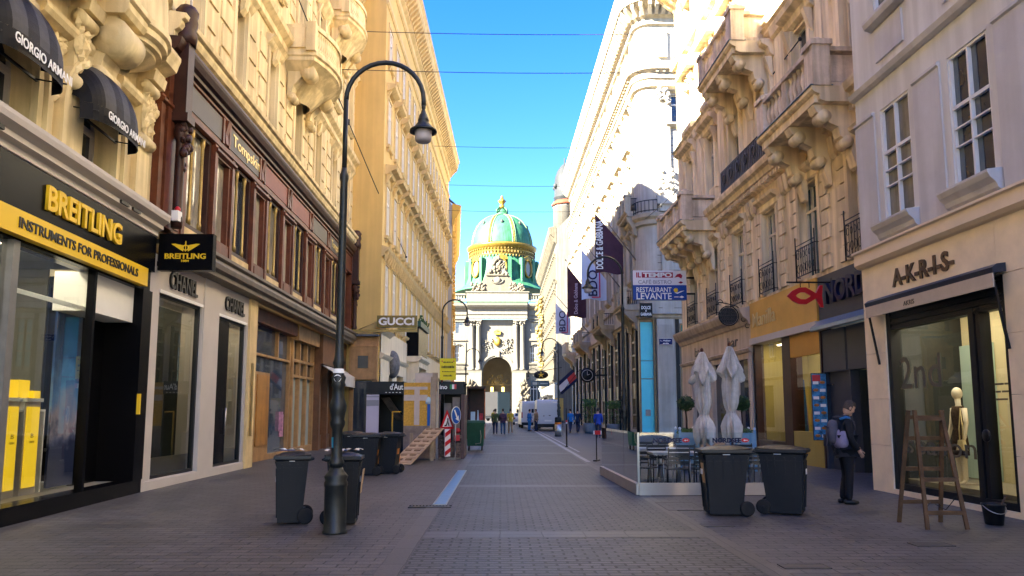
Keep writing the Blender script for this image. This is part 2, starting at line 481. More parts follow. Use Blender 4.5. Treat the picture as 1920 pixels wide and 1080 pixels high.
while y < 75:
    gb.box(2.70 - .012*(y-24)*0, 2.86, y, y+2.2, .004, .014); y += 2.23
y = 30.0
gb2 = gb
while y < 70:
    gb.box(3.05, 3.15, y, y+2.6, .004, .013); y += 2.64
structure(obj('kerb_line', gb, M_kerbwhite))
dc = thing('drain_cover', 'long shiny metal channel cover set in the paving beside the roadway, sky reflection painted blue', 'drain cover', (-1.06, 16.9, 0))
m = MB(); m.box(-.095,.095,-3.75,3.75,.002,.016)
obj('cover_plate', m, mat('painted_sky_steel', (.10,.28,.52), .30, .15, 3, metal=.3, spec=.5), dc)  # sky reflection put into the plate as a blue base colour
m = MB(); m.box(-.12,-.097,-3.78,3.78,.001,.02); m.box(.097,.12,-3.78,3.78,.001,.02)
for yy in (-3.78, 3.755): m.box(-.097,.097,yy,yy+.024,.001,.02)
obj('channel_frame', m, M_steel, dc)
dg = thing('drain_grate', 'dark slotted iron grate across the end of the metal channel cover', 'drain grate', (-1.20, 12.90, 0))
m = MB()
for i in range(12): m.box(-.33+.056*i, -.33+.056*i+.032, -.10, .10, .002, .015)
obj('slats', m, mat('cast_iron', (.03,.03,.032), .45, .2, 5, metal=.6), dg)
m = MB(); m.box(-.36,.36,-.125,-.102,.002,.017); m.box(-.36,.36,.102,.125,.002,.017)
obj('grate_frame', m, MATS['cast_iron'], dg)
M_castlid = mat('lid_iron', (.075,.068,.066), .5, .2, 8, metal=.4)
for i, (x, y, w, l, lab) in enumerate([(3.05,12.9,.62,1.0,'square metal access lid in the pavement near the terrace corner'),
                                 (5.2,9.2,.42,.2,'small dark access lid in the pavement in front of the stepladder'),
                                 (3.05,10.75,.4,.2,'small dark access lid in the pavement below the right-hand bins'),
                                 (3.15,7.95,.45,.18,'small dark access lid nearest the viewer on the right-hand pavement')]):
    t = thing('access_lid', lab, 'manhole cover', (x,y,0))
    m = MB(); m.box(-w/2,w/2,-l/2,l/2,.001,.009); obj('lid', m, M_slab if i == 0 else M_castlid, t)
    m = MB(); e = .02
    m.box(-w/2-e,w/2+e,-l/2-e,-l/2-.002,.001,.011); m.box(-w/2-e,w/2+e,l/2+.002,l/2+e,.001,.011)
    m.box(-w/2-e,-w/2-.002,-l/2,l/2,.001,.011); m.box(w/2+.002,w/2+e,-l/2,l/2,.001,.011)
    obj('rim', m, M_castlid, t)

# plain houses that close the street behind the viewer
M_back = mat('back_house_plaster', (.55,.47,.36), .85, .1, .5)
for (xx, y0_, y1_, hgt, sd, lab) in ((-7.4,-15,1.95,23.4,-1,'plain tall house closing the left side of the street behind the viewer'),(8.4,-15,5.0,20,1,'plain tall house closing the right side of the street behind the viewer')):
    hb = thing('street_house', lab, 'building', (xx, y0_, 0))
    m = MB(); m.box(0 if sd > 0 else -11, 11 if sd > 0 else 0, 0, y1_-y0_, 0, hgt); obj('wall', m, M_back, hb)
    m = MB()
    w = 0 if sd > 0 else -11
    m.extr([(w,0,hgt+.003),(w+11,0,hgt+.003),(w+8,0,hgt+7),(w+3,0,hgt+7)], (0,y1_-y0_,0)); obj('roof', m, mat('roof_tiles', (.16,.07,.05), .8, .2, 4), hb)
    m = MB()
    for i in range(4):
        for z in (1.2,6,10,14,18):
            yy = 1 + i*(y1_-y0_-2)/4
            m.box(-.03,.03,yy,yy+1.5,z,z+2.4)
    obj('window_panes', m, M_pane, hb)

# ------------------------------------------------------------------ left 1: cream house over the watch shop
A = left_frame('ornate_building', 'ornate cream building with scroll keystones above the black and yellow watch shop', 'building', (-7.25,15.0), -.057)
X0, X1 = -13.0, 0.33
arches = [-2.5, -5.1, -7.7, -10.3]
m = MB()
holes = [(c-.92, c+.92, 5.68, 7.42, 'a') for c in arches[:3]]
holes += [(c-.6, c+.6, 10.2, 12.9) for c in arches[:3]] + [(c-.6, c+.6, 15.2, 17.9) for c in arches[:3]] + [(c-.6,c+.6,20,22.4) for c in arches[:3]]
m.wall(X0, X1, 5.66, 25, holes, .45)
m.box(X0, X1, .5, 9, 5.66, 25)
m.quad((X1,0,0),(X1,.5,0),(X1,.5,25),(X1,0,25))
obj('wall', m, M_cream1, A)
m = MB(); m.extr([(X0,.0,25.0),(X0,9,25.0),(X0,6.5,29.6),(X0,2.2,29.6)], (X1-X0,0,0)); obj('roof', m, mat('roof_tiles', (.16,.07,.05), .8, .2, 4), A)
# shop cornice over the fascia
m = MB(); m.mold(X0, X1, [(.06,5.20),(.12,5.22),(.12,5.32),(.22,5.36),(.22,5.44),(.34,5.52),(.36,5.60),(.36,5.66),(.05,5.70)])
obj('shop_cornice', m, M_ltgrey_stone, A)
m = MB()
for x in (-5.4,-1.55,-1.05): m.box(x-.16, x+.16, -.26, -.2, 5.37, 5.43)
obj('vent_slot', m, M_black, A)
# archivolts, keystone scrolls, carved leaf bands
def scroll(mb, x, z, r, w, y):
    """volute drum lying along x"""
    o = len(mb.v); mb.lathe([(r*.25,-w/2-.03),(r*.55,-w/2-.03),(r*.6,-w/2),(r,-w/2),(r,w/2),(r*.6,w/2),(r*.55,w/2+.03),(r*.25,w/2+.03)], 18)
    for i in range(o, len(mb.v)):
        p = mb.v[i]; mb.v[i] = (x + p[2], y + p[1], z + p[0])
for k, c in enumerate(arches[:3]):
    m = MB()
    for rr, d in ((1.14,.16),(1.0,.09)):
        n = 14; pts = []
        for i in range(n):
            a0 = math.pi*i/n; a1 = math.pi*(i+1)/n
            zc = 6.50; ri = rr - .13
            P = [(c-rr*math.cos(a0),zc+rr*math.sin(a0)),(c-rr*math.cos(a1),zc+rr*math.sin(a1)),(c-ri*math.cos(a1),zc+ri*math.sin(a1)),(c-ri*math.cos(a0),zc+ri*math.sin(a0))]
            m.extr([(p[0],-d,p[1]) for p in P], (0,d+.02,0))
        for s in (-1,1): m.box(min(c+s*rr,c+s*(rr-.13)), max(c+s*rr,c+s*(rr-.13)), -d, .02, 5.72, 6.50)
    obj('archivolt', m, M_cream1, A)
    m = MB()
    m.bracket(c-.05, .56, [(.10,7.15),(.26,7.3),(.30,7.55),(.42,7.85),(.5,8.35),(.1,8.35)])
    scroll(m, c-.05, 7.98, .33, .62, -.42); scroll(m, c-.05, 7.32, .13, .60, -.24)
    m.bracket(c-.05, .78, [(.1,8.35),(.66,8.35),(.72,8.44),(.72,8.56),(.78,8.6),(.78,8.7),(.1,8.7)])
    obj('keystone_scroll', m, M_cream1, A)
    m = MB(); rnd = random.Random(k+3)
    for i in range(70):
        t = i/69; a = R(186 - 96*t); rr = 1.22 + .34*rnd.random()*(1-.3*t)
        x = c + rr*math.cos(a); z = 6.5 + rr*math.sin(a)*1.05; tg = (math.sin(a)+rnd.uniform(-.7,.7), 0, -math.cos(a)+rnd.uniform(-.7,.7))
        m.leaf((x,-.01,z), tg, (0,-1,0), rnd.uniform(.08,.17), rnd.uniform(.16,.32), rnd.uniform(.05,.11))
    for i in range(30):
        m.leaf((c+.6+rnd.uniform(0,.9),-.01,rnd.uniform(6.9,7.5)), (rnd.uniform(-1,1),0,rnd.uniform(-.2,1)), (0,-1,0), rnd.uniform(.06,.13), rnd.uniform(.12,.24), rnd.uniform(.04,.08))
    obj('leaf_carving', m, M_cream1, A)
    # broken string course and capital to the right of every arch
    m = MB(); m.mold(c+1.62, c+2.55, [(.1,8.35),(.2,8.42),(.2,8.55),(.42,8.66),(.46,8.80),(.5,8.9),(.5,8.98),(.1,9.02)])
    m.mold(c+1.72, c+2.3, [(.30,8.15),(.34,8.35),(.1,8.35)])
    m.mold(c+.75, c+2.4, [(.06,7.55),(.14,7.6),(.18,7.68),(.18,7.76),(.06,7.8)])
    obj('string_course', m, M_cream1, A)
    m = MB(); m.box(c+1.62, c+2.16, -.12, .02, 5.72, 7.0)
    scroll(m, c+1.89, 8.0, .13, .46, -.16); scroll(m, c+1.89, 6.9, .13, .5, -.13)
    for i in range(26):
        m.leaf((c+1.89+rnd.uniform(-.22,.22), -.16, rnd.uniform(7.0,7.8)), (rnd.uniform(-.5,.5),0,1), (0,-1,0), rnd.uniform(.08,.16), rnd.uniform(.18,.34), rnd.uniform(.05,.10))
    m.box(c+1.66, c+2.12, -.15, .02, 7.0, 8.15)
    obj('capital', m, M_cream1, A)
    # bowed balcony between the scrolls
    m = MB(); n = 20; cx = c + .85
    def ring(r, z): return [(cx + r*math.sin(R(-90+180*i/n)), -.05 - (r*.78)*math.cos(R(-90+180*i/n)), z) for i in range(n+1)]
    for (r0,z0),(r1,z1) in zip([(.2,7.95),(.30,8.0),(.72,8.22),(.72,8.28),(.84,8.3),(.84,8.38),(.96,8.42),(.96,8.54),(1.04,8.58),(1.04,8.7)], [(.30,8.0),(.72,8.22),(.72,8.28),(.84,8.3),(.84,8.38),(.96,8.42),(.96,8.54),(1.04,8.58),(1.04,8.7),(.2,8.7)]):
        a = ring(r0,z0); b = ring(r1,z1)
        for i in range(n): m.quad(a[i],a[i+1],b[i+1],b[i])
    for (r0,z0,r1,z1) in ((.98,8.7,.92,9.5),(.92,9.5,1.02,9.54),(1.02,9.54,1.02,9.66),(1.02,9.66,.8,9.66)):
        a = ring(r0,z0); b = ring(r1,z1)
        for i in range(n): m.quad(a[i],a[i+1],b[i+1],b[i])
    obj('balcony', m, M_cream1, A)
    for z, h in ((10.2,2.7),(15.2,2.7),(20,2.4)):
        window(A, c, z, 1.2, h, .3, frame=M_white_frame, pane=M_pane, nx=2)
    # deep lunette behind each awning
    window(A, c, 5.70, 1.84, 1.72, .40, frame=M_ltgrey_stone, pane=M_pane, nx=3, bars=(.55,))
m = MB()
for z in (14.2,19.2,24.2): m.mold(X0, X1, [(.05,z),(.15,z+.1),(.15,z+.25),(.4,z+.4),(.45,z+.55),(.05,z+.6)])
obj('upper_cornice', m, M_cream1, A)
m = MB()
for i in range(3):
    c = arches[i]
    for dx in (-.9,.75): m.box(c+dx, c+dx+.15, -.07, .02, 9.7, 13.1)
    m.mold(c-1.0, c+1.0, [(.05,13.1),(.2,13.2),(.3,13.4),(.05,13.45)])
obj('window_surround', m, M_cream1, A)

# yellow banner in the second window and the barrel awnings
for k, c in enumerate(arches[:2]):
    aw = thing('awning', ['rounded black and grey striped awning with white lettering, the farther one beside the red shopfront','rounded black and grey striped awning cut by the left edge of the view'][k], 'awning', (0,0,0))
    aw.parent = None
    aw.location = A.matrix_basis @ Vector((c, -.02, 0)) if False else (Matrix.Translation(A.location) @ A.rotation_euler.to_matrix().to_4x4()) @ Vector((c, -.02, 0))
    aw.rotation_euler = A.rotation_euler; aw['group'] = 'rounded shop awnings'
    W = .88; nst = 7
    mats = [MB(), MB()]
    def pt(u, v):
        e = (1 - abs(u)**3.0)**.5 if abs(u) < 1 else 0
        a = v*math.pi/2
        return (W*u, -.04 - .56*math.sin(a)*(0.35+.65*e), 6.58 + .86*math.cos(a)*(0.12+.88*e))
    for st in range(nst):
        u0 = -1 + 2*st/nst; u1 = -1 + 2*(st+1)/nst; sub = 4
        for s in range(sub):
            a = u0 + (u1-u0)*s/sub; b = u0 + (u1-u0)*(s+1)/sub
            for j in range(10):
                mats[st % 2].add([pt(a,j/10),pt(b,j/10),pt(b,(j+1)/10),pt(a,(j+1)/10)], [(0,1,2,3)], True)
    obj('canopy', mats[0], M_fabric_black, aw); obj('grey_stripe', mats[1], M_fabric_grey, aw)
    v = MB(); n = 24
    for i in range(n):
        a = pt(-1+2*i/n,1); b = pt(-1+2*(i+1)/n,1)
        v.add([a,b,(b[0],b[1]-.01,b[2]-.28),(a[0],a[1]-.01,a[2]-.28)], [(0,1,2,3)], True)
    obj('valance', v, M_fabric_black, aw)
    letters('GIORGIO ARMANI', .135, M_letter_white, aw, (0.0,-.618,6.44), 1.42, .006, .003)
    v = MB(); v.box(-.86,.86,-.05,-.02,6.5,6.54); v.rod((-.8,-.04,6.52),(-.8,-.5,6.45),.012); v.rod((.8,-.04,6.52),(.8,-.5,6.45),.012)
    obj('awning_frame', v, M_black, aw)
def at_frame(fr, x, y, z): return (Matrix.Translation(fr.location) @ fr.rotation_euler.to_matrix().to_4x4()) @ Vector((x,y,z))
bn = thing('window_banner', 'plain yellow banner standing in the arched window under the farther awning', 'banner', at_frame(A, -3.05, .2, 5.72), A.rotation_euler.z)
m = MB(); m.box(-.20,.20,0,.02,0,1.0); obj('cloth', m, M_yellow_sign, bn)
m = MB(); m.box(-.22,.22,-.01,.03,1.002,1.03); obj('rail', m, M_steel, bn)

# the watch shop below
m = MB(); m.box(X0, X1-.02, -.10, .3, 4.46, 5.195); m.box(X0, X1-.02, -.02, .3, 4.05, 4.46)
obj('fascia', m, M_black_panel, A)
m = MB(); m.box(X0, -.16, -.16, -.022, 4.09, 4.45); obj('sign_band', m, M_yellow_sign, A)
letters('BREITLING', .37, M_yellow_sign, A, (-2.62,-.102,4.84), 2.5, .05, .012)
letters('INSTRUMENTS FOR PROFESSIONALS', .15, M_letter_black, A, (-2.62,-.162,4.27), 3.95, .012, .004)
m = MB(); m.box(X0, X1-.02, -.06, .28, 0, .26); obj('plinth', m, M_black_panel, A)
m = MB(); m.box(-.14, X1-.02, -.08, 1.7, .26, 4.05); m.box(-2.02,-1.94,-.03,.1,.26,4.05)
m.box(-1.05,-.14,.62,.7,.26,3.35)
obj('black_pier', m, M_black_panel, A)
for xm in (-4.46,-7.6,-10.7): obj('mullion', MB().box(xm,xm+.16,-.04,.12,.26,4.05), M_grey_metal, A)
m = MB(); m.box(-1.94,-.14,.1,.7,3.36,4.05); m.box(-4.30,-1.94,.14,.17,3.35,3.42); obj('entrance_header', m, M_white, A)
m = MB(); m.quad((-4.30,.05,.26),(-2.02,.05,.26),(-2.02,.05,4.05),(-4.30,.05,4.05)); m.quad((X0,.05,.26),(-4.46,.05,.26),(-4.46,.05,4.05),(X0,.05,4.05))
obj('shop_window', m.mesh('shop_window', False), M_glass, A)
# interior shell
M_in_floor = mat('shop_floor', (.30,.27,.22), .4, .1, 2); M_in_wall = mat('shop_wall', (.30,.29,.25), .7, .15, .8); M_in_teal = mat('teal_screen', (.02,.20,.22), .2, .4, 1.2, emit=(.02,.26,.28), estr=.04)
m = MB(); m.box(X0,-.2,.3,4.5,.2,.26); obj('shop_floor', m, M_in_floor, A)
m = MB(); m.box(X0,-.2,4.4,4.5,.26,4.4); m.box(-.24,-.2,1.71,4.4,.26,4.4); m.box(X0,-.2,.3,4.5,4.4,4.46); m.box(X0-.1,X0,.3,4.5,.2,4.4); obj('shop_back_wall', m, M_in_wall, A)
m = MB()
for x in (-4.0,-3.5,-2.9,-6.0,-8):
    for yy in (1.2, 2.0): m.box(x,x+.22,yy,yy+.22,4.37,4.395)
m.box(-4.2,-2.0,.5,.62,4.375,4.396)
obj('ceiling_light', m, M_lamp_warm, A)
m = MB(); m.box(-3.1,-2.1,3.0,3.06,1.9,3.6); m.box(-2.75,-2.05,1.9,1.95,1.9,3.4); obj('screen', m, M_in_teal, A)
m = MB(); m.box(-5.2,-4.2,2.4,2.9,.26,3.1); m.box(-3.7,-3.2,2.6,3.0,.26,2.9); obj('shelf_unit', m, M_dark_in, A)
M_yellow_lit = mat('lit_yellow_panel', (.60,.37,.01), .4, .05, 1, emit=(1.0,.62,.02), estr=.06)
for i, x in enumerate((-3.05,-2.50)):
    p = thing('display_pedestal', ['narrower grey pedestal with a lit yellow front in the watch shop window','wider grey pedestal with a lit yellow front in the watch shop window'][i], 'pedestal', at_frame(A, x, .60, .26), A.rotation_euler.z, 'display pedestals in the watch shop')
    w = .26 if i == 0 else .36
    m = MB(); m.box(-w/2-.05,w/2+.05,0,.4,0,1.5); obj('body', m, M_ltgrey_stone, p)
    m = MB(); m.box(-w/2,w/2,-.02,-.002,.12,1.42); obj('front_panel', m, M_yellow_lit, p)
    letters('B', .07, M_letter_black, p, (0,-.022,.95), .08, .002); letters('1884', .04, M_letter_black, p, (0,-.022,.85), .14, .002)
    m = MB(); m.box(-w/2-.06,w/2+.06,-.04,.44,1.502,1.56); obj('top', m, M_white, p)
sh = thing('display_shelf', 'glass shelf with yellow watch boxes and props above the pedestals in the watch shop window', 'shelf', at_frame(A, -2.62, .72, 0), A.rotation_euler.z)
m = MB(); m.box(-.85,.55,-.1,.3,1.60,1.64); m.box(-.85,-.81,-.1,.3,.26,1.60); m.box(.51,.55,-.1,.3,.26,1.60); obj('shelf_board', m, M_white, sh)
m = MB(); m.box(-.02,.30,.05,.3,1.642,2.12); m.box(.36,.54,.0,.2,1.642,1.95); m.box(-.6,-.3,.1,.3,1.642,1.95); obj('watch_box', m, M_yellow_lit, sh)
m = MB(); rnd = random.Random(5)
for i in range(30): m.ball((rnd.uniform(-.8,.4), rnd.uniform(-.08,.05), rnd.uniform(1.66,1.82)), rnd.uniform(.015,.05), 6, 4)
obj('ornament', m, M_dark_in, sh)
# poster at the entrance: a plain mountain and sky picture
m = MB(); m.box(-1.93,-1.06,.60,.64,.30,3.34)
pm = bpy.data.materials.new('mountain_poster'); pm.use_nodes = True
N = pm.node_tree.nodes; L = pm.node_tree.links; bs = N['Principled BSDF']; bs.inputs['Roughness'].default_value = .15
tc = N.new('ShaderNodeTexCoord'); sp = N.new('ShaderNodeSeparateXYZ'); L.new(tc.outputs['Object'], sp.inputs[0])
nz = N.new('ShaderNodeTexNoise'); nz.inputs['Scale'].default_value = 2.2; nz.inputs['Detail'].default_value = 8; L.new(tc.outputs['Object'], nz.inputs['Vector'])
ma = N.new('ShaderNodeMath'); ma.operation = 'MULTIPLY_ADD'; ma.inputs[1].default_value = 1.5; L.new(nz.outputs['Fac'], ma.inputs[0]); L.new(sp.outputs['Z'], ma.inputs[2])
mr = N.new('ShaderNodeMapRange'); mr.inputs['From Min'].default_value = .9; mr.inputs['From Max'].default_value = 4.2; L.new(ma.outputs[0], mr.inputs['Value'])
cr = N.new('ShaderNodeValToRGB'); e = cr.color_ramp.elements
e[0].position = 0; e[0].color = (.02,.03,.08,1); e[1].position = 1; e[1].color = (.02,.03,.06,1)
for p_, c_ in ((.28,(.03,.04,.10,1)),(.33,(.10,.12,.22,1)),(.38,(.35,.33,.42,1)),(.55,(.10,.25,.55,1)),(.72,(.03,.07,.20,1))):
    q = e.new(p_); q.color = c_
L.new(mr.outputs[0], cr.inputs['Fac']); L.new(cr.outputs['Color'], bs.inputs['Base Color'])
po = obj('poster', m, pm, A)
m = MB(); m.box(.04,.09,.0,.06,1.55,1.95)
obj('door_handle', m, M_yellow_sign, A, (-.2,-.14,0))
# hanging sign at the corner, facing up the street
sg = thing('hanging_sign', 'black box sign with a yellow winged emblem jutting out above the pale grey shop windows', 'sign', (-7.22, 15.62, 4.55), 0)
m = MB(); m.box(0,1.14,-.09,.09,0,.78); obj('box', m, M_black_panel, sg)
m = MB(); m.box(-.10,0,-.05,.05,.1,.2); m.box(-.10,0,-.05,.05,.58,.68); obj('bracket', m, M_black, sg)
letters('BREITLING', .11, M_yellow_sign, sg, (.57,-.092,.30), .86, .012, .004)
letters('1884', .045, M_yellow_sign, sg, (.57,-.092,.2), .16, .008, .002)
m = MB()
for s in (-1,1):
    m.extr([(.57+s*.05,-.105,.40),(.57+s*.12,-.105,.44),(.57+s*.30,-.105,.56),(.57+s*.22,-.105,.565),(.57+s*.05,-.105,.53)], (0,.012,0))
m.tube([(.57+.055*math.cos(a*math.pi/8),-.10,.48+.055*math.sin(a*math.pi/8)) for a in range(16)], .012, 6, closed=True)
m.box(.562,.578,-.108,-.094,.40,.62)
obj('emblem', m, M_yellow_sign, sg)
# ------------------------------------------------------------------ left 2: ochre house with the red-brown wooden shopfront
B = left_frame('shopfront_building', 'ochre cream building with a carved red-brown wooden shopfront on its lower floors', 'building', (-7.25,15.0), -.011)
x0, x1 = .33, 21.75
BZ = 24.2
wc = [1.75 + 3.05*k for k in range(7)]
holes = [(c-.42, c+.42, 10.55, 12.75) for c in wc if c < 20.5] + [(c-.45, c+.45, 15.3, 17.7) for c in wc] + [(c-.45, c+.45, 19.3, 21.3) for c in wc]
m = MB(); m.wall(x0, x1, 9.6, BZ, holes, .4)
m.box(x0, x1, .45, 9, 9.6, BZ); m.box(x0, x1, 1.6, 9, 5.0, 9.6)
obj('wall', m, M_cream2, B)
m = MB(); m.extr([(x0,-.2,BZ+.003),(x0,9,BZ+.003),(x0,6,BZ+5.6),(x0,2.0,BZ+5.6)], (x1-x0,0,0)); obj('roof', m, MATS['roof_tiles'], B)
# stepped blocks and mouldings round each upper window
for c in wc:
    m = MB()
    for s in (-1, 1):
        xa = c + s*1.0
        for z in (10.35, 11.05, 11.75, 12.45):
            w = .42 if (int(z*10) % 2) else .30
            m.box(xa-w, xa+w, -.05, .02, z, z+.60)
    m.box(c-.62, c-.44, -.09, .02, 10.35, 12.95); m.box(c+.44, c+.62, -.09, .02, 10.35, 12.95)
    m.mold(c-.75, c+.75, [(.05,12.95),(.14,13.05),(.2,13.15),(.30,13.25),(.05,13.32)])
    m.bracket(c, .3, [(.05,12.6),(.16,12.75),(.22,13.05),(.05,13.1)])
    m.mold(c-.62, c+.62, [(.05,10.28),(.16,10.36),(.16,10.45),(.05,10.5)])
    obj('window_surround', m, M_cream2, B)
    for z, h in ((15.3,2.4),(19.3,2.0)):
        m = MB()
        for s in (-1,1):
            m.box(c+s*.58-.11, c+s*.58+.11, -.13, .02, z-.3, z+h+.1)
            for k in range(4): m.box(c+s*1.05-.3, c+s*1.05+.3, -.05, .02, z+.6*k, z+.6*k+.52)
        m.mold(c-.85, c+.85, [(.05,z+h+.1),(.16,z+h+.2),(.34,z+h+.4),(.38,z+h+.5),(.05,z+h+.56)])
        m.mold(c-.8, c+.8, [(.05,z-.3),(.2,z-.2),(.22,z-.06),(.05,z-.02)])
        for s in (-1,1): m.bracket(c+s*.66, .16, [(.05,z+h-.3),(.12,z+h-.2),(.26,z+h+.12),(.05,z+h+.12)])
        if z < 16:
            rnd = random.Random(int(c*10))
            for i in range(24): m.leaf((c+rnd.uniform(-.5,.5), -.02, 18.3+rnd.uniform(0,.3)), (rnd.uniform(-1,1),0,rnd.uniform(-.3,1)), (0,-1,0), .13, .3, .10)
        obj('window_surround', m, M_cream2, B)
m = MB()
m.mold(x0, x1, [(.05,9.62),(.20,9.66),(.20,9.78),(.30,9.84),(.34,9.95),(.34,10.02),(.42,10.06),(.44,10.16),(.05,10.22)])
m.mold(x0, x1, [(.05,13.55),(.12,13.6),(.12,13.8),(.3,13.95),(.34,14.1),(.05,14.18)])
m.mold(x0, x1, [(.05,18.1),(.14,18.2),(.14,18.35),(.32,18.42),(.05,18.5)])
m.mold(x0, x1, [(.05,21.9),(.2,22.0),(.2,22.5),(.4,22.7),(.4,22.9),(.9,23.1),(1.0,23.4),(1.0,23.6),(.05,23.7)])
x = x0 + .3
while x < x1: m.bracket(x, .18, [(.05,22.4),(.2,22.4),(.55,22.9),(.85,23.05),(.05,23.05)]); x += .55
obj('cornice', m, M_cream2, B)
for c in wc:
    if c < 20.5: window(B, c, 10.55, .84, 2.2, .26, frame=M_white_frame, pane=M_pane, nx=2)
    window(B, c, 15.3, .90, 2.4, .26, frame=M_white_frame, pane=M_pane, nx=2)
    window(B, c, 19.3, .90, 2.0, .26, frame=M_white_frame, pane=M_pane, nx=2)
# balconies: bowed parapet on volute brackets
def balcony(parent, c, z, w, out, mt, baluster=True, bow=.45, scr=True):
    m = MB(); n = 14
    def ring(o, zz, ww=w): return [(c-ww/2+ww*i/n, -(o + bow*math.sin(math.pi*i/n)), zz) for i in range(n+1)]
    prof = [(.0,z-1.1,.4),(out*.45,z-.55,.75),(out*.9,z-.18,.96),(out,z-.12,1.0),(out,z,1.0),(out+.08,z+.04,1.03),(out+.08,z+.16,1.03)]
    for (o0,z0,k0),(o1,z1,k1) in zip(prof, prof[1:]):
        a = ring(o0,z0,w*k0); b = ring(o1,z1,w*k1)
        for i in range(n): m.quad(a[i],a[i+1],b[i+1],b[i])
        for e in (0,n):
            m.quad((a[e][0],.02,a[e][2]),a[e],b[e],(b[e][0],.02,b[e][2]))
    a = ring(out+.08,z+.16,w*1.03)
    m.add(a+[(a[-1][0],.02,a[-1][2]),(a[0][0],.02,a[0][2])], [tuple(range(n+3))])
    for (oo, z0, z1, tt) in ((out, z+.16, z+.30, .18), (out+.03, z+1.0, z+1.16, .24)):
        a = ring(oo, z0); b = ring(oo, z1); ai = [(p[0], p[1]+tt, p[2]) for p in a]; bi = [(p[0], p[1]+tt, p[2]) for p in b]
        for i in range(n):
            m.quad(a[i],a[i+1],b[i+1],b[i]); m.quad(b[i],b[i+1],bi[i+1],bi[i]); m.quad(a[i],a[i+1],ai[i+1],ai[i]); m.quad(ai[i],ai[i+1],bi[i+1],bi[i])
        for s in (0, n):
            x = a[s][0]; m.box(min(x, x+(tt if s == 0 else -tt)), max(x, x+(tt if s == 0 else -tt)), -oo, .02, z0, z1)
    for s in (-1,1): m.box(c+s*w/2-.16, c+s*w/2+.16, -out-.06, -out+.26, z+.16, z+1.18); m.box(c+s*w/2-.08, c+s*w/2+.08, -out+.2, .02, z+.3, z+1.0)
    o = obj('balcony', m, mt, parent)
    b = MB()
    for i in range(1, n*2):
        t = i/(n*2); b.lathe([(.06,z+.30),(.085,z+.36),(.05,z+.45),(.09,z+.6),(.085,z+.7),(.045,z+.88),(.07,z+.94),(.07,z+1.0)], 7, (c-w/2+w*t, -(out-.1+bow*math.sin(math.pi*t)), 0))
    obj('balustrade', b, mt, o)
    if scr:
        for s in (-1,1):
            s_ = MB()
            s_.bracket(c+s*w*.36, .42, [(.05,z-1.6),(.15,z-1.4),(.25,z-.9),(out*.8,z-.25),(.05,z-.2)])
            scroll(s_, c+s*w*.36, z-.42, .26, .50, -out*.74); scroll(s_, c+s*w*.36, z-1.3, .15, .46, -.2)
            obj('bracket', s_, mt, o)
    return o
balcony(B, 10.9, 13.55, 3.5, 1.0, M_cream2)
balcony(B, 17.1, 18.5, 3.2, .8, M_cream2)
balcony(B, 4.8, 18.5, 3.2, .8, M_cream2)

# --- red-brown wooden portal (z 5.4 .. 9.6)
m = MB()
m.box(x0, x1, .02, 1.6, 5.402, 5.45)
m.mold(.33, x1, [(.10,8.25),(.16,8.28),(.16,8.40),(.10,8.44)])
m.box(.34, x1, -.10, .3, 8.44, 9.14)
m.mold(.34, x1, [(.10,9.12),(.15,9.14),(.15,9.2),(.10,9.22)])
for k in range(8):
    c = 3.85 - 3.05 + 3.05*k
    if c < .5 or c > 21.2: continue
    # framed narrow bay: stiles, stepped head and base
    for s in (-1,1): m.box(c+s*.62-.09, c+s*.62+.09, -.14, .3, 5.47, 8.26)
    for s in (-1,1): m.box(c+s*.44-.05, c+s*.44+.05, -.09, .3, 5.9, 8.0)
    m.box(c-.53, c+.53, -.11, .3, 8.0, 8.25); m.box(c-.53, c+.53, -.11, .3, 5.47, 5.9)
    m.mold(c-.72, c+.72, [(.13,8.05),(.2,8.1),(.2,8.16),(.13,8.2)])
    m.box(c-.42, c+.42, -.135, -.11, 5.54, 5.82)
    # bracket block in the sign band
    m.box(c-.28, c-.16, -.15, .2, 8.46, 9.12); m.box(c+.16, c+.28, -.15, .2, 8.46, 9.12)
    m.bracket(c, .2, [(.1,8.46),(.16,8.5),(.14,8.75),(.22,9.1),(.1,9.1)])
for xa in (.36, 21.1):
    m.box(xa, xa+.5, -.16, .3, 5.47, 9.14)
obj('wooden_portal', m, M_wood_red, B)
m = MB(); m.mold(.30, x1, [(.10,9.22),(.22,9.25),(.22,9.33),(.30,9.38),(.36,9.5),(.38,9.56),(.38,9.62),(.05,9.64)])
obj('crown_moulding', m, M_wood_dark, B)
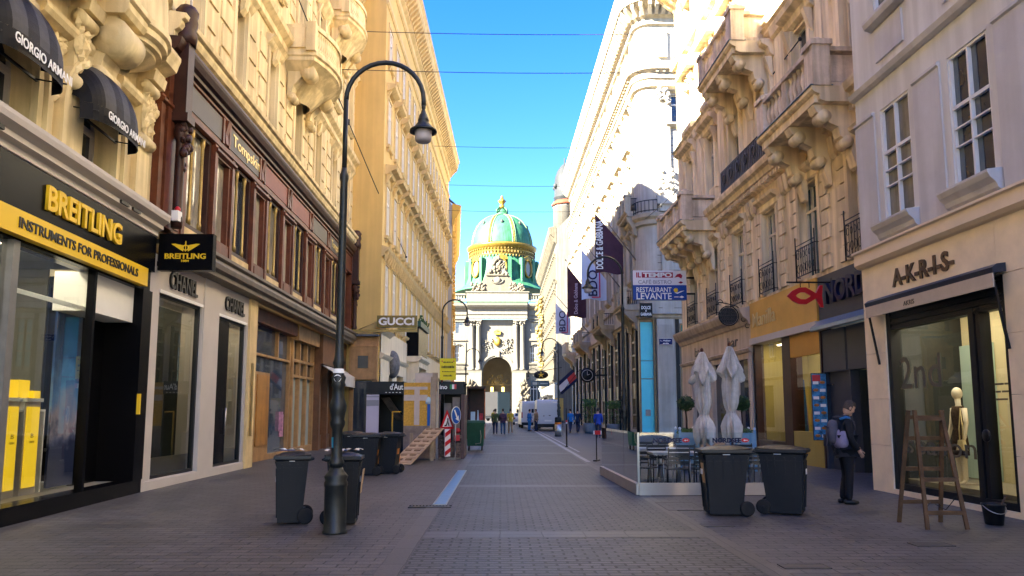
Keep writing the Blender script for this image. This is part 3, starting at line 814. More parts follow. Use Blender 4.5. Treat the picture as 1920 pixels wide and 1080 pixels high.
# carved end posts
for xa in (.72, 21.35):
    m = MB(); m.lathe([(.11,5.5),(.13,5.7),(.10,5.8),(.10,7.4),(.14,7.5),(.15,7.7),(.11,7.8)], 10, (xa,-.3,0))
    m.box(xa-.2, xa+.2, -.5, -.1, 7.82, 8.0); m.box(xa-.16, xa+.16, -.44, -.1, 8.0, 9.6)
    rnd = random.Random(3)
    for i in range(30): m.ball((xa+rnd.uniform(-.14,.14), -.34-.1*rnd.random(), rnd.uniform(6.8,7.8)), rnd.uniform(.05,.1), 6, 4)
    m.lathe([(.22,9.6),(.25,9.8),(.20,9.95),(.25,10.1),(.22,10.25),(.26,10.35),(.16,10.5),(.0,10.55)], 8, (xa,-.3,0))
    obj('carved_post', m, M_wood_dark, B)
for k in range(7):
    a = 3.85 - 3.05 + 3.05*k + .72; b = a + 3.05 - 1.44
    if b > 21.2: continue
    a += .02; b -= .02; c = (a+b)/2
    w = MB(); w.box(a,b,-.04,.22,8.17,8.25); w.box(a,b,-.04,.22,5.80,5.90); w.box(a,a+.13,-.04,.22,5.9,8.17); w.box(b-.13,b,-.04,.22,5.9,8.17)
    f = obj('window', w, M_wood_dark, B)
    w = MB(); w.quad((a+.13,.1,5.9),(b-.13,.1,5.9),(b-.13,.1,8.17),(a+.13,.1,8.17)); obj('pane', w.mesh('pane', False), MATS['painted_reflection_glass'] if k % 2 == 0 else M_pane, f)
    w = MB()
    for t in (.30,.70):
        xx = a + (b-a)*t; w.lathe([(.055,5.9),(.055,6.05),(.04,6.1),(.04,7.95),(.06,8.02),(.06,8.17)], 8, (xx,-.01,0))
    obj('column', w, M_brass, f)
    w = MB(); w.box(a,b,-.06,.2,5.47,5.79); w.box(a+.1,b-.1,-.085,-.06,5.53,5.73); obj('apron_panel', w, M_gold_stone, f)
for k in range(1,7):
    c = 3.85 - 3.05 + 3.05*k
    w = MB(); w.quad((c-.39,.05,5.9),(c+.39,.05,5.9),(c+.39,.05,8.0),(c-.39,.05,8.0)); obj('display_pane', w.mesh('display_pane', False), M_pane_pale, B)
M_signglass = mat('grey_sign_glass', (.060,.050,.048), .45, .3, .7, spec=.25)
for k in (0,1,2,3,4,5):
    a = .8 + .30 + 3.05*k + 0.0; b = a + 3.05 - .60
    w = MB(); w.box(a,b,-.118,-.102,8.5,9.08)
    p = obj('sign_panel', w, M_signglass if k in (0,1,4,5) else mat('rose_panel', (.20,.055,.040), .5, .2, 1.5, spec=.25), B)
    if k == 1: letters('Tompskin', .30, M_letter_gold, p, (a+1.35,-.12,8.78), 2.3, .012, .006)
    if k == 5: letters('Tompskin', .30, M_letter_gold, p, (a+1.2,-.12,8.78), 1.9, .012, .006)

# --- ground floor
m = MB()
m.mold(1.02, x1, [(.02,4.86),(.30,4.9),(.30,5.0),(.40,5.06),(.42,5.18),(.36,5.3),(.44,5.34),(.44,5.42),(.0,5.46)])
obj('ledge', m, mat('weathered_lead', (.15,.125,.10), .5, .25, 3, metal=.2), B)
m = MB(); m.wall(x0, 6.55, 0.0, 4.9, [(.78,3.15,.2,4.13),(4.22,6.42,.2,4.07)], .5); m.box(x0,6.55,.5,.56,4.0,4.9)
m.box(x0, 6.5, -.035, .0, 0, .18); m.box(3.18,4.19,-.03,.0,.18,4.9)
obj('stone_front', m, M_ltgrey_stone, B)
m = MB()
for a,b,z in ((.78,3.15,4.13),(4.22,6.42,4.07)):
    m.box(a,b,-.02,.0,z-.01,z+.06)
obj('pale_lintel', m, M_white, B)
for a,b,h,door in ((.78,3.15,4.13,False),(4.22,6.42,4.07,True)):
    w = MB(); w.box(a,a+.06,.06,.16,.2,h); w.box(b-.08,b,.06,.16,.2,h); w.box(a+.06,b-.08,.06,.16,.2,.27); w.box(a+.06,b-.08,.06,.16,h-.06,h)
    f = obj('shop_window', w, M_black, B)
    if door:
        w = MB(); w.box(a+.06,a+1.0,.07,.15,.27,h-.06); obj('dark_door', w, M_black_panel, f)
        w = MB(); w.rod((a+.9,.03,1.0),(a+.9,.03,1.7),.02); obj('door_handle', w, M_steel, f); a2 = a+1.0
    else: a2 = a+.06
    w = MB(); w.quad((a2,.11,.27),(b-.08,.11,.27),(b-.08,.11,h-.06),(a2,.11,h-.06)); obj('pane', w.mesh('pane', False), M_glass_dark, f)
    w = MB(); w.box(a+.02,b-.02,.17,1.4,.2,.30); w.box(a+.02,b-.02,.17,.2,.3,.62); obj('window_stage', w, M_ltgrey_stone, f)
    w = MB(); w.box(a-.3,b+.3,2.5,2.56,.2,4.4); w.box(a-.3,a-.25,.56,2.5,.2,4.4); w.box(b+.25,b+.3,.56,2.5,.2,4.4); obj('display_wall', w, M_dark_in, f)
    w = MB(); w.box(a-.2,b+.2,1.42,1.47,3.35,4.2); obj('pelmet', w, mat('beige_ceiling', (.45,.34,.22), .7), f)
    w = MB(); w.box(a+.02,b+.25,.57,2.5,4.2,4.26); obj('display_ceiling', w, mat('beige_ceiling', (.45,.34,.22), .7), f)
    w = MB()
    for i in range(4): w.ball((a+.45+.36*i, 1.05, 3.80), .055, 8, 6, (1,1,.5))
    w.box(a+.1,b-.1,1.28,1.34,4.14,4.19)
    obj('spotlight', w, M_lamp_warm, f)
    w = MB(); w.box(a+.5,a+1.0,1.9,1.95,.9,2.7); w.box(a+1.3,a+1.9,2.2,2.25,1.2,2.9); obj('display_panel', w, mat('grey_backdrop', (.10,.10,.09), .6, .3), f)
letters('CHANEL', .36, M_letter_black, B, (1.95,-.002,4.48), 1.5, .05, .012)
letters('CHANEL', .36, M_letter_black, B, (5.35,-.002,4.46), 1.5, .05, .012)
# tan pier, red door, blue-reflecting shop window, frosted shop
m = MB(); m.box(6.56,7.22,-.06,1.2,.0,4.86); obj('tan_pier', m, M_gold_stone, B)
m = MB(); m.box(6.78,7.0,-.075,-.062,.9,3.0); obj('pier_plaque', m, M_brass, B)
RD = .55
m = MB(); m.box(7.22,13.2,RD-.25,RD+.2,4.42,4.86); m.box(7.22,8.95,RD-.08,RD+.2,3.9,4.42); m.box(7.4,8.8,RD-.1,RD-.08,4.0,4.34); obj('red_lintel', m, M_wood_red, B)
m = MB(); m.box(7.22,7.34,RD-.05,RD+.2,0,3.9); m.box(8.8,8.95,RD-.05,RD+.2,0,3.9); m.box(7.34,8.8,RD+.06,RD+.2,.02,3.9)
for z0_,z1_ in ((.2,1.2),(1.35,2.3),(2.45,3.75)):
    for xa in (7.44,8.12): m.box(xa,xa+.56,RD+.03,RD+.06,z0_,z1_)
d = obj('red_door', m, mat('oxblood_wood', (.085,.016,.010), .45, .3, 3, .1, spec=.3), B)
m = MB(); m.rod((7.55,RD-.04,1.25),(7.55,RD-.04,1.75),.025); obj('door_handle', m, M_steel, d)
m = MB(); m.box(8.96,9.08,RD-.02,RD+.2,.0,4.42); m.box(13.05,13.2,RD-.02,RD+.2,0,4.42); m.box(9.08,13.05,RD-.02,RD+.2,3.42,3.5); m.box(9.08,13.05,RD-.02,RD+.2,.0,.18); m.box(11.5,11.58,RD-.02,RD+.2,3.5,4.42); m.box(9.08,10.6,RD-.03,RD+.25,.18,2.9)
f = obj('shop_window', m, M_wood_tan, B)
m = MB(); m.quad((10.6,RD+.1,.18),(13.05,RD+.1,.18),(13.05,RD+.1,3.42),(10.6,RD+.1,3.42)); m.quad((9.08,RD+.1,2.9),(10.6,RD+.1,2.9),(10.6,RD+.1,3.42),(9.08,RD+.1,3.42)); m.quad((9.08,RD+.1,3.5),(13.05,RD+.1,3.5),(13.05,RD+.1,4.42),(9.08,RD+.1,4.42)); obj('pane', m.mesh('pane', False), M_glass_blue, f)
m = MB(); m.box(9.2,10.5,RD-.06,RD-.032,.5,2.8); obj('tan_panel', m, mat('orange_wood', (.42,.20,.04), .4, .2, 3, spec=.5, streak=.3), f)
m = MB(); m.box(12.3,12.36,RD-.03,RD+.2,.9,1.6); m.box(12.36,12.8,RD+.07,RD+.09,.7,1.5); obj('window_notice', m, mat('notice_print', (.55,.25,.35), .5, .5, 9), f)
# frosted shopfront 13.2 .. 16.6
m = MB()
for xa in (13.22,14.2,15.3,16.45): m.box(xa,xa+.14,RD-.1,RD+.2,0,4.42)
m.box(13.36,16.45,RD-.1,RD+.2,2.9,3.0); m.box(13.36,16.45,RD-.1,RD+.2,3.5,3.6); m.box(13.36,16.45,RD-.1,RD+.2,0,.25); m.box(13.2,16.6,RD-.3,RD+.2,4.3,4.86)
f = obj('tan_shopfront', m, M_wood_tan, B)
m = MB(); m.quad((13.36,RD+.05,.25),(16.45,RD+.05,.25),(16.45,RD+.05,2.9),(13.36,RD+.05,2.9)); obj('frosted_pane', m.mesh('frosted_pane', False), mat('frosted_glass', (.30,.36,.34), .35, .15, 1, spec=.5), f)
m = MB(); m.quad((13.36,RD+.05,3.0),(16.45,RD+.05,3.0),(16.45,RD+.05,4.3),(13.36,RD+.05,4.3)); obj('pane', m.mesh('pane', False), M_pane, f)
# brown shop with cream valance 16.6 .. 21.7
m = MB()
for xa in (16.6,18.1,19.8,21.4): m.box(xa,xa+.25,RD-.35,RD+.2,0,4.4)
m.box(16.6,21.7,RD-.45,RD+.2,3.6,4.86); m.box(16.85,21.4,RD-.12,RD+.2,0,.6)
f = obj('brown_shopfront', m, mat('brown_wood', (.14,.062,.026), .42, .3, 3, .1, spec=.5), B)
m = MB(); m.quad((16.85,RD,.6),(21.4,RD,.6),(21.4,RD,3.6),(16.85,RD,3.6)); obj('pane', m.mesh('pane', False), M_pane, f)
m = MB(); m.extr([(16.6,RD-.47,3.55),(16.6,RD-.95,3.25),(16.6,RD-.95,2.75),(16.6,RD-.93,2.75),(16.6,RD-.93,3.22),(16.6,RD-.47,3.52)], (5.1,0,0)); obj('awning', m, mat('cream_canvas', (.55,.50,.42), .8, .1, 3), f)
m = MB(); m.box(6.5,21.75,1.2,1.3,0,5.0); obj('inner_wall', m, M_dark_in, B)
# alarm box on the first pier
al = thing('alarm_box', 'small white alarm box with a red lamp on the ledge by the wooden shopfront', 'alarm', at_frame(B, .62, -.35, 5.62), B.rotation_euler.z)
m = MB(); m.box(-.1,.1,-.06,.08,0,.22); obj('case', m, M_white, al)
m = MB(); m.lathe([(.06,0),(.06,.06),(.03,.1),(0,.11)],10,(0,0,.222)); obj('beacon', m, mat('red_plastic', (.55,.01,.02), .3), al)
# lady mannequin in the first pale window
mq = thing('mannequin', 'headless shop mannequin in a dark jacket and cream skirt behind the pale grey shop window', 'mannequin', at_frame(B, 1.35, .75, .30), B.rotation_euler.z)
m = MB(); m.lathe([(.02,.0),(.09,.02),(.03,.06),(.03,.7)],8); m.lathe([(.10,.7),(.19,.8),(.2,.95),(.16,1.15)],12,sy=.7); obj('stand', m, M_dark_in, mq)
m = MB(); m.lathe([(.2,.95),(.17,1.12),(.13,1.28),(.17,1.5),(.2,1.62),(.14,1.72),(.06,1.76),(.05,1.84)],12,sy=.65)
for s in (-1,1): m.tube([(s*.2,0,1.62),(s*.27,-.02,1.3),(s*.24,-.1,1.05)], [.06,.05,.04], 8)
obj('jacket', m, mat('dark_tweed', (.05,.04,.04), .9, .5, 30), mq)
m = MB(); m.lathe([(.24,.62),(.22,.8),(.17,1.1)],12,sy=.7); m.box(-.1,.1,-.16,-.12,1.2,1.6); obj('skirt', m, mat('cream_cloth', (.55,.47,.38), .9, .2, 10), mq)

# ------------------------------------------------------------------ left 3: long yellow building standing forward
Cc = left_frame('yellow_building', 'long yellow building with rows of hooded windows standing forward into the street', 'building', (-5.96,36.6), .02)
LN = 35.6; nb = 15; bay = 2.32
cs = [1.35 + bay*i for i in range(nb)]
rows = [(6.1, 2.95), (10.55, 2.65), (15.35, 2.5), (19.75, 2.05)]
holes = [(c-.55, c+.55, z, z+h) for c in cs for z, h in rows]
m = MB(); m.wall(0, LN, 4.9, 26.2, holes, .3)
m.box(0.01, LN, .42, 12, 4.9, 26.2); m.quad((0,0,0),(0,12,0),(0,12,26.2),(0,0,26.2)); m.quad((LN,0,0),(LN,0,26.2),(LN,12,26.2),(LN,12,0))
obj('wall', m, M_yellow, Cc)
m = MB(); m.extr([(0,-.3,26.9),(0,12,26.9),(0,9,33.8),(0,3.0,33.8)], (LN,0,0)); obj('roof', m, MATS['roof_tiles'], Cc)
s1 = MB()   # simple hood + sill shared by the bays
def hoodset(w, h, kind):
    s = MB()
    s.box(-w/2-.14, -w/2, -.06, .02, 0, h); s.box(w/2, w/2+.14, -.06, .02, 0, h); s.box(-w/2-.14, w/2+.14, -.06, .02, h, h+.14)
    s.mold(-w/2-.22, w/2+.22, [(.03,-.22),(.14,-.18),(.20,-.06),(.03,-.02)])
    for q in (-1,1): s.bracket(q*(w/2+.02), .14, [(.03,-.42),(.1,-.38),(.14,-.22),(.03,-.22)])
    if kind == 'console':
        s.mold(-w/2-.3, w/2+.3, [(.04,h+.46),(.22,h+.52),(.30,h+.64),(.56,h+.72),(.62,h+.90),(.03,h+1.0)])
        for q in (-1,1): s.bracket(q*(w/2+.13), .16, [(.04,h-.05),(.14,h+.05),(.16,h+.22),(.34,h+.5),(.04,h+.5)])
        s.box(-w/2, w/2, -.05, .02, h+.16, h+.48)
    elif kind == 'hood':
        s.mold(-w/2-.25, w/2+.25, [(.04,h+.32),(.18,h+.36),(.42,h+.5),(.46,h+.66),(.03,h+.74)])
        for q in (-1,1): s.bracket(q*(w/2+.08), .12, [(.04,h+.06),(.1,h+.1),(.24,h+.34),(.04,h+.34)])
    return s.mesh('surround')
kinds = ['', 'console', 'hood', '']
for (z, h), kd in zip(rows, kinds):
    sm = hoodset(1.1, h, kd); sm.materials.append(M_yellow_trim)
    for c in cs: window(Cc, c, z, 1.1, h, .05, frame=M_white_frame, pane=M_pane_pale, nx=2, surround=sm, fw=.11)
m = MB()
m.mold(-.02, LN+.02, [(.04,9.30),(.14,9.36),(.14,9.5),(.30,9.62),(.36,9.75),(.03,9.85)])
m.mold(-.02, LN+.02, [(.04,22.6),(.12,22.7),(.12,22.9),(.03,22.95)])
m.mold(-.05, LN+.05, [(.04,24.3),(.14,24.4),(.16,24.7),(.34,24.85),(.36,25.3),(.85,25.6),(.92,25.75),(.92,26.0),(1.05,26.2),(1.05,26.35),(.03,26.5)])
x = .2
while x < LN: m.bracket(x, .22, [(.3,25.0),(.4,24.95),(.5,25.1),(.85,25.45),(.85,25.58),(.3,25.58)]); x += .52
x = .3
while x < LN: m.bracket(x, .16, [(.1,9.1),(.16,9.1),(.3,9.45),(.3,9.6),(.1,9.6)]); x += .58
obj('cornice', m, M_yellow_trim, Cc)
# pale ground floor with oval window, doors and bay
M_pale = mat('pale_cream_stone', (.72,.62,.45), .75, .08, .8, .2, 25, streak=.12)
m = MB(); m.wall(0, LN, 0, 5.7, [(2.3,3.6,.0,3.6,'a'),(5.0,7.4,.5,3.6),(15.8,18.0,0.3,3.8),(20,22.4,.3,3.8),(24.5,27,.3,3.8),(29,31.6,.3,3.8)], .5, y=-.05); m.box(.02,LN,.45,.5,0,5.7)
m.mold(0, LN, [(.05,4.2),(.16,4.3),(.24,4.42),(.05,4.5)]); m.mold(-.03, 2.6, [(.05,5.4),(.2,5.5),(.34,5.62),(.05,5.72)])
obj('ground_floor', m, M_pale, Cc)
m = MB()
for a,b in ((2.3,3.6),(5.0,7.4),(15.8,18.0),(20,22.4),(24.5,27),(29,31.6)): m.quad((a,.3,0),(b,.3,0),(b,.3,3.8),(a,.3,3.8))
obj('shop_pane', m.mesh('shop_pane', False), M_pane, Cc)
m = MB(); m.box(3.7,4.3,-.14,-.06,0,3.2); obj('red_marble', m, M_wood_red, Cc)
m = MB(); m.ball((3.3,-.1,4.1),.75,14,10,(1,.5,1.0)); obj('carved_boss', m, mat('dark_grey_stone', (.12,.12,.13), .8, .4, 6, .5), Cc)
# wooden shop on the end wall that faces up the street
m = MB(); f = None
m.box(-.30,-.002,.08,1.42,3.15,4.75); m.box(-.26,-.002,.05,.3,0,3.15); m.box(-.26,-.002,1.2,1.42,0,3.15)
m.extr([(-.34,.02,4.75),(-.34,1.44,4.75),(-.1,1.44,5.25),(-.1,.02,5.25)], (.1,0,0))
ws = obj('wooden_shopfront', m, M_wood_tan, Cc)
m = MB(); m.box(-.335,-.31,.5,1.0,3.7,4.3); m.box(-.2,-.15,.3,1.2,.1,3.1); obj('dark_window', m, M_pane, ws)
m = MB(); m.box(-.40,-.05,.02,1.46,5.26,5.34); obj('slate_cap', m, mat('slate', (.10,.12,.16), .35, .2, 3), ws)
# bay window on carved brackets
bw = MB(); bw.mold(8.6, 13.2, [(.7,4.6),(.8,4.66),(.95,4.8),(.95,4.95),(.05,4.95)]); bw.box(8.8,13.0,-.8,.0,4.3,4.6)
for x in (8.95,12.85): bw.bracket(x, .4, [(.05,2.6),(.3,2.7),(.35,3.2),(.75,4.0),(.75,4.3),(.05,4.3)])
b_ = obj('bay_window', bw, M_pale, Cc)
m = MB(); m.box(8.75,13.05,-.75,.0,4.96,6.75); obj('black_casing', m, M_black_panel, b_)
m = MB(); m.box(8.65,13.15,-.88,.0,6.76,7.1); obj('green_flower_box', m, mat('dark_green_paint', (.015,.07,.06), .4), b_)
m = MB(); rnd = random.Random(4)
for i in range(90):
    x = rnd.uniform(8.7,13.1); y = rnd.uniform(-.9,-.6); z = rnd.uniform(7.1,7.35); a = rnd.uniform(0,6.28); s = .09
    m.quad((x,y,z),(x+s*math.cos(a),y+s*math.sin(a),z+.02),(x+s*math.cos(a),y+s*math.sin(a),z+.12),(x,y,z+.13))
obj('foliage', m, mat('leaf_green', (.05,.10,.025), .6, .4, 5), b_)
# sign board hung out from the corner
gs = thing('hanging_sign', 'brass shop sign with white block lettering hung out at the corner of the yellow building', 'sign', (-6.05,36.2,5.45))
m = MB(); m.box(.0,1.95,-.1,.1,.22,.80); obj('panel', m, mat('dark_brass', (.20,.14,.045), .35, .3, 4, metal=.6), gs)
m = MB(); m.box(-1.3,1.95,-.05,.05,0,.12); m.box(1.0,1.95,-.09,.09,.13,.21); m.rod((-.9,0,.12),(0,0,.5),.02); m.rod((.4,0,.1),(.4,0,.22),.02); obj('bracket', m, M_brass, gs)
letters('GUCCI', .34, M_letter_white, gs, (.95,-.102,.51), 1.72, .03, .016)

# ------------------------------------------------------------------ left 4: grey gable with a yellow street front, then low plain house
D = left_frame('gabled_building', 'narrow grey-gabled building with an ochre cornice just beyond the long yellow building', 'building', (-5.0,74), -.062)
m = MB(); m.box(0,24,0,11,0,22.4)
m.extr([(0,0.0,22.4),(0,11,22.4),(0,11,27),(0,5,27),(0,1.2,24.4)], (24,0,0))
obj('wall', m, mat('grey_gable_plaster', (.50,.47,.44), .85, .06, .5), D)
m = MB(); m.box(.02,24,-.10,-.002,0,22.2); obj('ochre_front', m, mat('ochre_front', (.68,.42,.10), .85, .08, .5), D)
m = MB(); m.mold(-.1,24,[(.1,20.3),(.2,20.5),(.3,21.0),(.7,21.6),(.8,22.1),(.9,22.4),(.05,22.6)])
x = .3
while x < 24: m.bracket(x,.25,[(.1,20.5),(.3,20.6),(.55,21.4),(.1,21.5)]); x += .7
obj('cornice', m, MATS['ochre_front'], D)
for i in range(9):
    for z in (5.5,9.5,13.5,17.2): window(D, 1.6+2.55*i, z, 1.1, 2.3, -.05, frame=M_white_frame, pane=M_pane, nx=2)
m = MB()
for i in range(9):
    for z in (5.5,9.5,13.5,17.2): m.mold(1.6+2.55*i-.8, 1.6+2.55*i+.8, [(.1,z+2.4),(.3,z+2.55),(.4,z+2.7),(.1,z+2.75)]); m.mold(1.6+2.55*i-.7, 1.6+2.55*i+.7, [(.1,z-.2),(.22,z-.1),(.1,z-.04)])
obj('window_hood', m, MATS['ochre_front'], D)
m = MB(); m.extr([(-.05,-.35,22.55),(-.05,5,27.25),(-.05,5,27.05),(-.05,-.3,22.4)], (.4,0,0)); obj('roof_edge', m, mat('slate_dark', (.06,.06,.07), .6), D)
# ------------------------------------------------------------------ right 1: lilac grey house over the fashion shop
M_lilac = mat('lilac_grey_plaster', (.645,.625,.58), .85, .08, .5, .12, 40, streak=.14)
M_lilac_trim = mat('lilac_grey_trim', (.56,.54,.53), .8, .08, 1.5, .1, 30, streak=.12)
M_limestone = mat('tan_limestone', (.80,.655,.46), .55, .12, 1.6, .12, 30, spec=.35)
M_curtain = mat('net_curtain', (.55,.55,.52), .9, .08, 4)
E1 = right_frame('lilac_building', 'lilac grey building with white casement windows over a tan limestone shopfront', 'building', (7.75,15.6), -.014)
xa, xb = 0.0, 10.5
wcs = [1.50, 3.77, 6.04, 8.31]
holes = [(c-.52, c+.52, 5.40, 7.74) for c in wcs] + [(c-.52, c+.52, 9.80, 12.2) for c in wcs] + [(c-.52, c+.52, 14.0, 16.2) for c in wcs]
m = MB(); m.wall(xa, xb, 5.0, 22, holes, .16); m.quad((0,0,0),(0,0,22),(0,9,22),(0,9,0)); m.box(0.02,xb,1.0,9,5.0,22); m.box(0.02,xb,4.2,9,.0,5.0)
obj('wall', m, M_lilac, E1)
m = MB(); m.extr([(0,-.4,22.003),(0,9,22.003),(0,6,28),(0,3,28)], (xb,0,0)); obj('roof', m, MATS['roof_tiles'], E1)
m = MB()
m.mold(-.04, xb, [(.03,8.32),(.10,8.36),(.14,8.46),(.03,8.52)])
edges = [0.0] + [v for c in wcs for v in (c-.72, c+.72)] + [xb]
for i in range(0, len(edges), 2):
    a, b = edges[i], edges[i+1]
    if b - a > .1:
        m.box(a, b, -.035, .0, 5.02, 7.70); m.mold(a, b, [(.03,7.70),(.07,7.73),(.07,7.78),(.03,7.8)])
for c in wcs:
    m.mold(c-.66, c+.66, [(.03,9.50),(.16,9.54),(.2,9.64),(.2,9.70),(.03,9.74)])
    m.box(c-.5, c+.5, -.04, .0, 8.75, 9.42)
obj('plaster_band', m, M_lilac_trim, E1)
M_wind_in = mat('dark_room', (.012,.016,.03), .6, .2, 1)
gclear = clear_glass('window_clear_glass', (.80,.84,.88), .02)
for k, c in enumerate(wcs):
    for z, h in ((5.40,2.34),(9.8,2.4),(14,2.2)):
        f = window(E1, c, z, 1.04, h, .07, frame=M_white_frame, pane=mat('net_curtained_pane', (.20,.195,.175), .12, .25, 2.5, spec=.3, streak=.4) if k == 0 else mat('blue_dark_pane', (.008,.016,.042), .10, .5, 1.5, spec=.25), nx=2, bars=(.60,.30,.44) if z < 9 else (.60,.3), fw=.05, thin=.022)
        m = MB()
        if k != 0:
            for xx in (-.46,.03): m.box(xx,xx+.12,.002,.009,.05,h-.05)
            obj('curtain', m, mat('blue_grey_curtain', (.12,.15,.17), .8), f)
        if False:
            n = 14
            for i in range(n): m.quad((-.42+.84*i/n, .12+.02*(i%2), .04),(-.42+.84*(i+1)/n,.12+.02*((i+1)%2),.04),(-.42+.84*(i+1)/n,.12+.02*((i+1)%2),h-.04),(-.42+.84*i/n,.12+.02*(i%2),h-.04))
            obj('net_curtain', m.mesh('net_curtain', False), M_curtain, f)
        m = MB(); m.box(-.52,.52,.5,.54,0,h); m.box(-.55,-.52,.1,.54,0,h); m.box(.52,.55,.1,.54,0,h); obj('room', m, M_wind_in, f)
    m = MB(); m.mold(c-.67, c+.67, [(.03,5.03),(.10,5.08),(.13,5.16),(.22,5.24),(.26,5.32),(.26,5.36),(.03,5.39)])
    obj('sill', m, M_lilac_trim, E1)
# limestone shopfront: slabs with fine joints
sx0, sx1, sz1 = .80, 4.32, 3.72
m = MB()
def slabs(a, b, z0_, z1_, nx, nz, y0=-.06):
    for i in range(nx):
        for k in range(nz):
            m.box(a+(b-a)*i/nx+.003, a+(b-a)*(i+1)/nx-.003, y0, .18, z0_+(z1_-z0_)*k/nz+.003, z0_+(z1_-z0_)*(k+1)/nz-.003)
slabs(0.0, sx0, 0.0, 3.72, 1, 4); slabs(0.0, xb, 3.726, 4.60, 5, 1); slabs(sx1, 6.0, 0.0, 3.72, 1, 4); slabs(6.0, xb, 0.0, 3.72, 3, 3)
slabs(sx0, sx1, 0.0, .10, 3, 1)
obj('limestone_cladding', m, M_limestone, E1)
m = MB(); m.mold(-.05, xb, [(.06,4.604),(.13,4.62),(.19,4.68),(.19,4.90),(.24,4.92),(.24,4.96),(.02,5.01)]); obj('shop_cornice', m, mat('tan_limestone_light', (.74,.60,.44), .6, .06, 1.5), E1)
m = MB(); m.box(.02,xb,.19,.3,3.72,4.6); m.box(.02,sx0-.01,.19,4.2,0,3.72); m.box(sx1+.01,xb,.19,.4,0,3.72); obj('inner_wall', m, M_dark_in, E1)
letters('A-K-R-I-S-', .33, mat('bronze_lettering', (.10,.06,.035), .4, .1, metal=.4), E1, (2.20,-.062,4.20), 1.95, .03, .012)
# shop window: black frame, shutter, panes
m = MB(); m.box(sx0,sx0+.14,-.03,.16,.10,3.72); m.box(sx1-.10,sx1,-.03,.16,.10,3.72); m.box(sx0+.14,sx1-.10,-.03,.16,.10,.22); m.box(3.36,3.50,-.03,.16,.22,3.3); m.box(3.54,3.64,-.02,.16,.22,3.3)
for i in range(9): m.box(sx0+.14,sx1-.10,-.02+.02*(i%2),.16,3.21+.056*i,3.21+.056*(i+1)-.006)
fw_ = obj('shop_window', m, M_black, E1)
m = MB(); m.quad((sx0+.14,.08,.22),(3.36,.08,.22),(3.36,.08,3.21),(sx0+.14,.08,3.21)); m.quad((3.64,.08,.22),(sx1-.1,.08,.22),(sx1-.1,.08,3.21),(3.64,.08,3.21)); obj('pane', m.mesh('pane', False), M_glass, fw_)
m = MB(); m.lathe([(.0,-.02),(.085,-.02),(.10,-.01),(.10,.01),(.085,.02),(0,.02)],14)
for i,p in enumerate(m.v): m.v[i] = (p[0], p[2], p[1])
for i,p in enumerate(m.v): m.v[i] = (p[0]+3.70, p[1]-.08, p[2]+1.22)
m.rod((3.70,-.02,1.22),(3.70,-.10,1.22),.03); obj('door_knob', m, M_black, fw_)
M_lett_sm = mat('grey_window_lettering', (.10,.09,.07), .6, .1)
letters('2nd', .62, M_lett_sm, fw_, (1.70,.070,2.35), 1.35, .004, .004)
letters('season', .36, M_lett_sm, fw_, (2.15,.070,.93), 2.1, .004, .0)
m = MB()
for k, (w0, w1) in enumerate(((3.78,3.98),(4.0,4.12),(3.78,3.9),(3.93,4.1),(3.78,4.05))): m.box(w0,w1,.066,.069,[2.02,2.02,1.9,1.9,1.78][k],[2.05,2.05,1.93,1.93,1.81][k])
obj('small_print', m, M_lett_sm, fw_)
M_display = mat('butter_wall', (.60,.53,.34), .8, .06, .6); M_mint = mat('mint_wall', (.42,.55,.50), .8, .06, .6)
m = MB(); m.box(sx0-.2,sx1+.3,1.5,1.56,.1,3.72); m.box(sx1+.3,sx1+.36,.19,1.56,.1,3.72); m.box(sx0-.2,sx1+.3,.2,1.5,3.68,3.72)
obj('display_wall', m, M_display, E1)
m = MB(); m.box(sx0-.26,sx0-.2,.2,1.56,.1,3.72); m.box(.82,1.75,1.42,1.49,.32,2.9); obj('mint_display_wall', m, M_mint, E1)
m = MB(); m.box(sx0-.2,sx1+.3,.19,1.5,.1,.30); obj('display_floor', m, MATS['shop_floor'], E1)
m = MB()
for i in range(6): m.lathe([(.06,0),(.06,.02)],10,(1.1+.6*i,.7,3.655))
m.box(1.0,4.2,.45,.60,3.66,3.676)
obj('spotlight', m, M_lamp_warm, E1)
m = MB(); m.box(3.72,4.55,1.0,1.49,1.30,1.36); m.box(3.72,4.55,1.0,1.49,2.0,2.05); obj('display_shelf', m, M_display, E1)
# retracted awning over it
aw = thing('retracted_awning', 'rolled-in shop awning with a tan valance over the limestone shop window', 'awning', at_frame(E1, 0, 0, 0), E1.rotation_euler.z)
m = MB(); m.extr([(sx0-.3,-.08,3.74),(sx0-.3,-.28,3.72),(sx0-.3,-.30,3.80),(sx0-.3,-.22,3.86),(sx0-.3,-.08,3.88)], (sx1-sx0+.42,0,0)); obj('cassette', m, mat('dark_blue_metal', (.035,.045,.07), .35, .1, 3, metal=.5, spec=.6), aw)
m = MB(); m.box(sx0-.28,sx1+.1,-.285,-.265,3.50,3.72); obj('valance', m, mat('tan_canvas', (.50,.41,.31), .9, .06, 5), aw)
m = MB()
for x in (sx0-.24, sx1+.06): m.bar((x,-.26,3.66),(x,-.08,2.55),.035,.035,(1,0,0))
obj('arm', m, M_black, aw)
letters('AKRIS', .085, M_letter_black, aw, (sx0+1.3,-.287,3.60), .36, .003, .002)
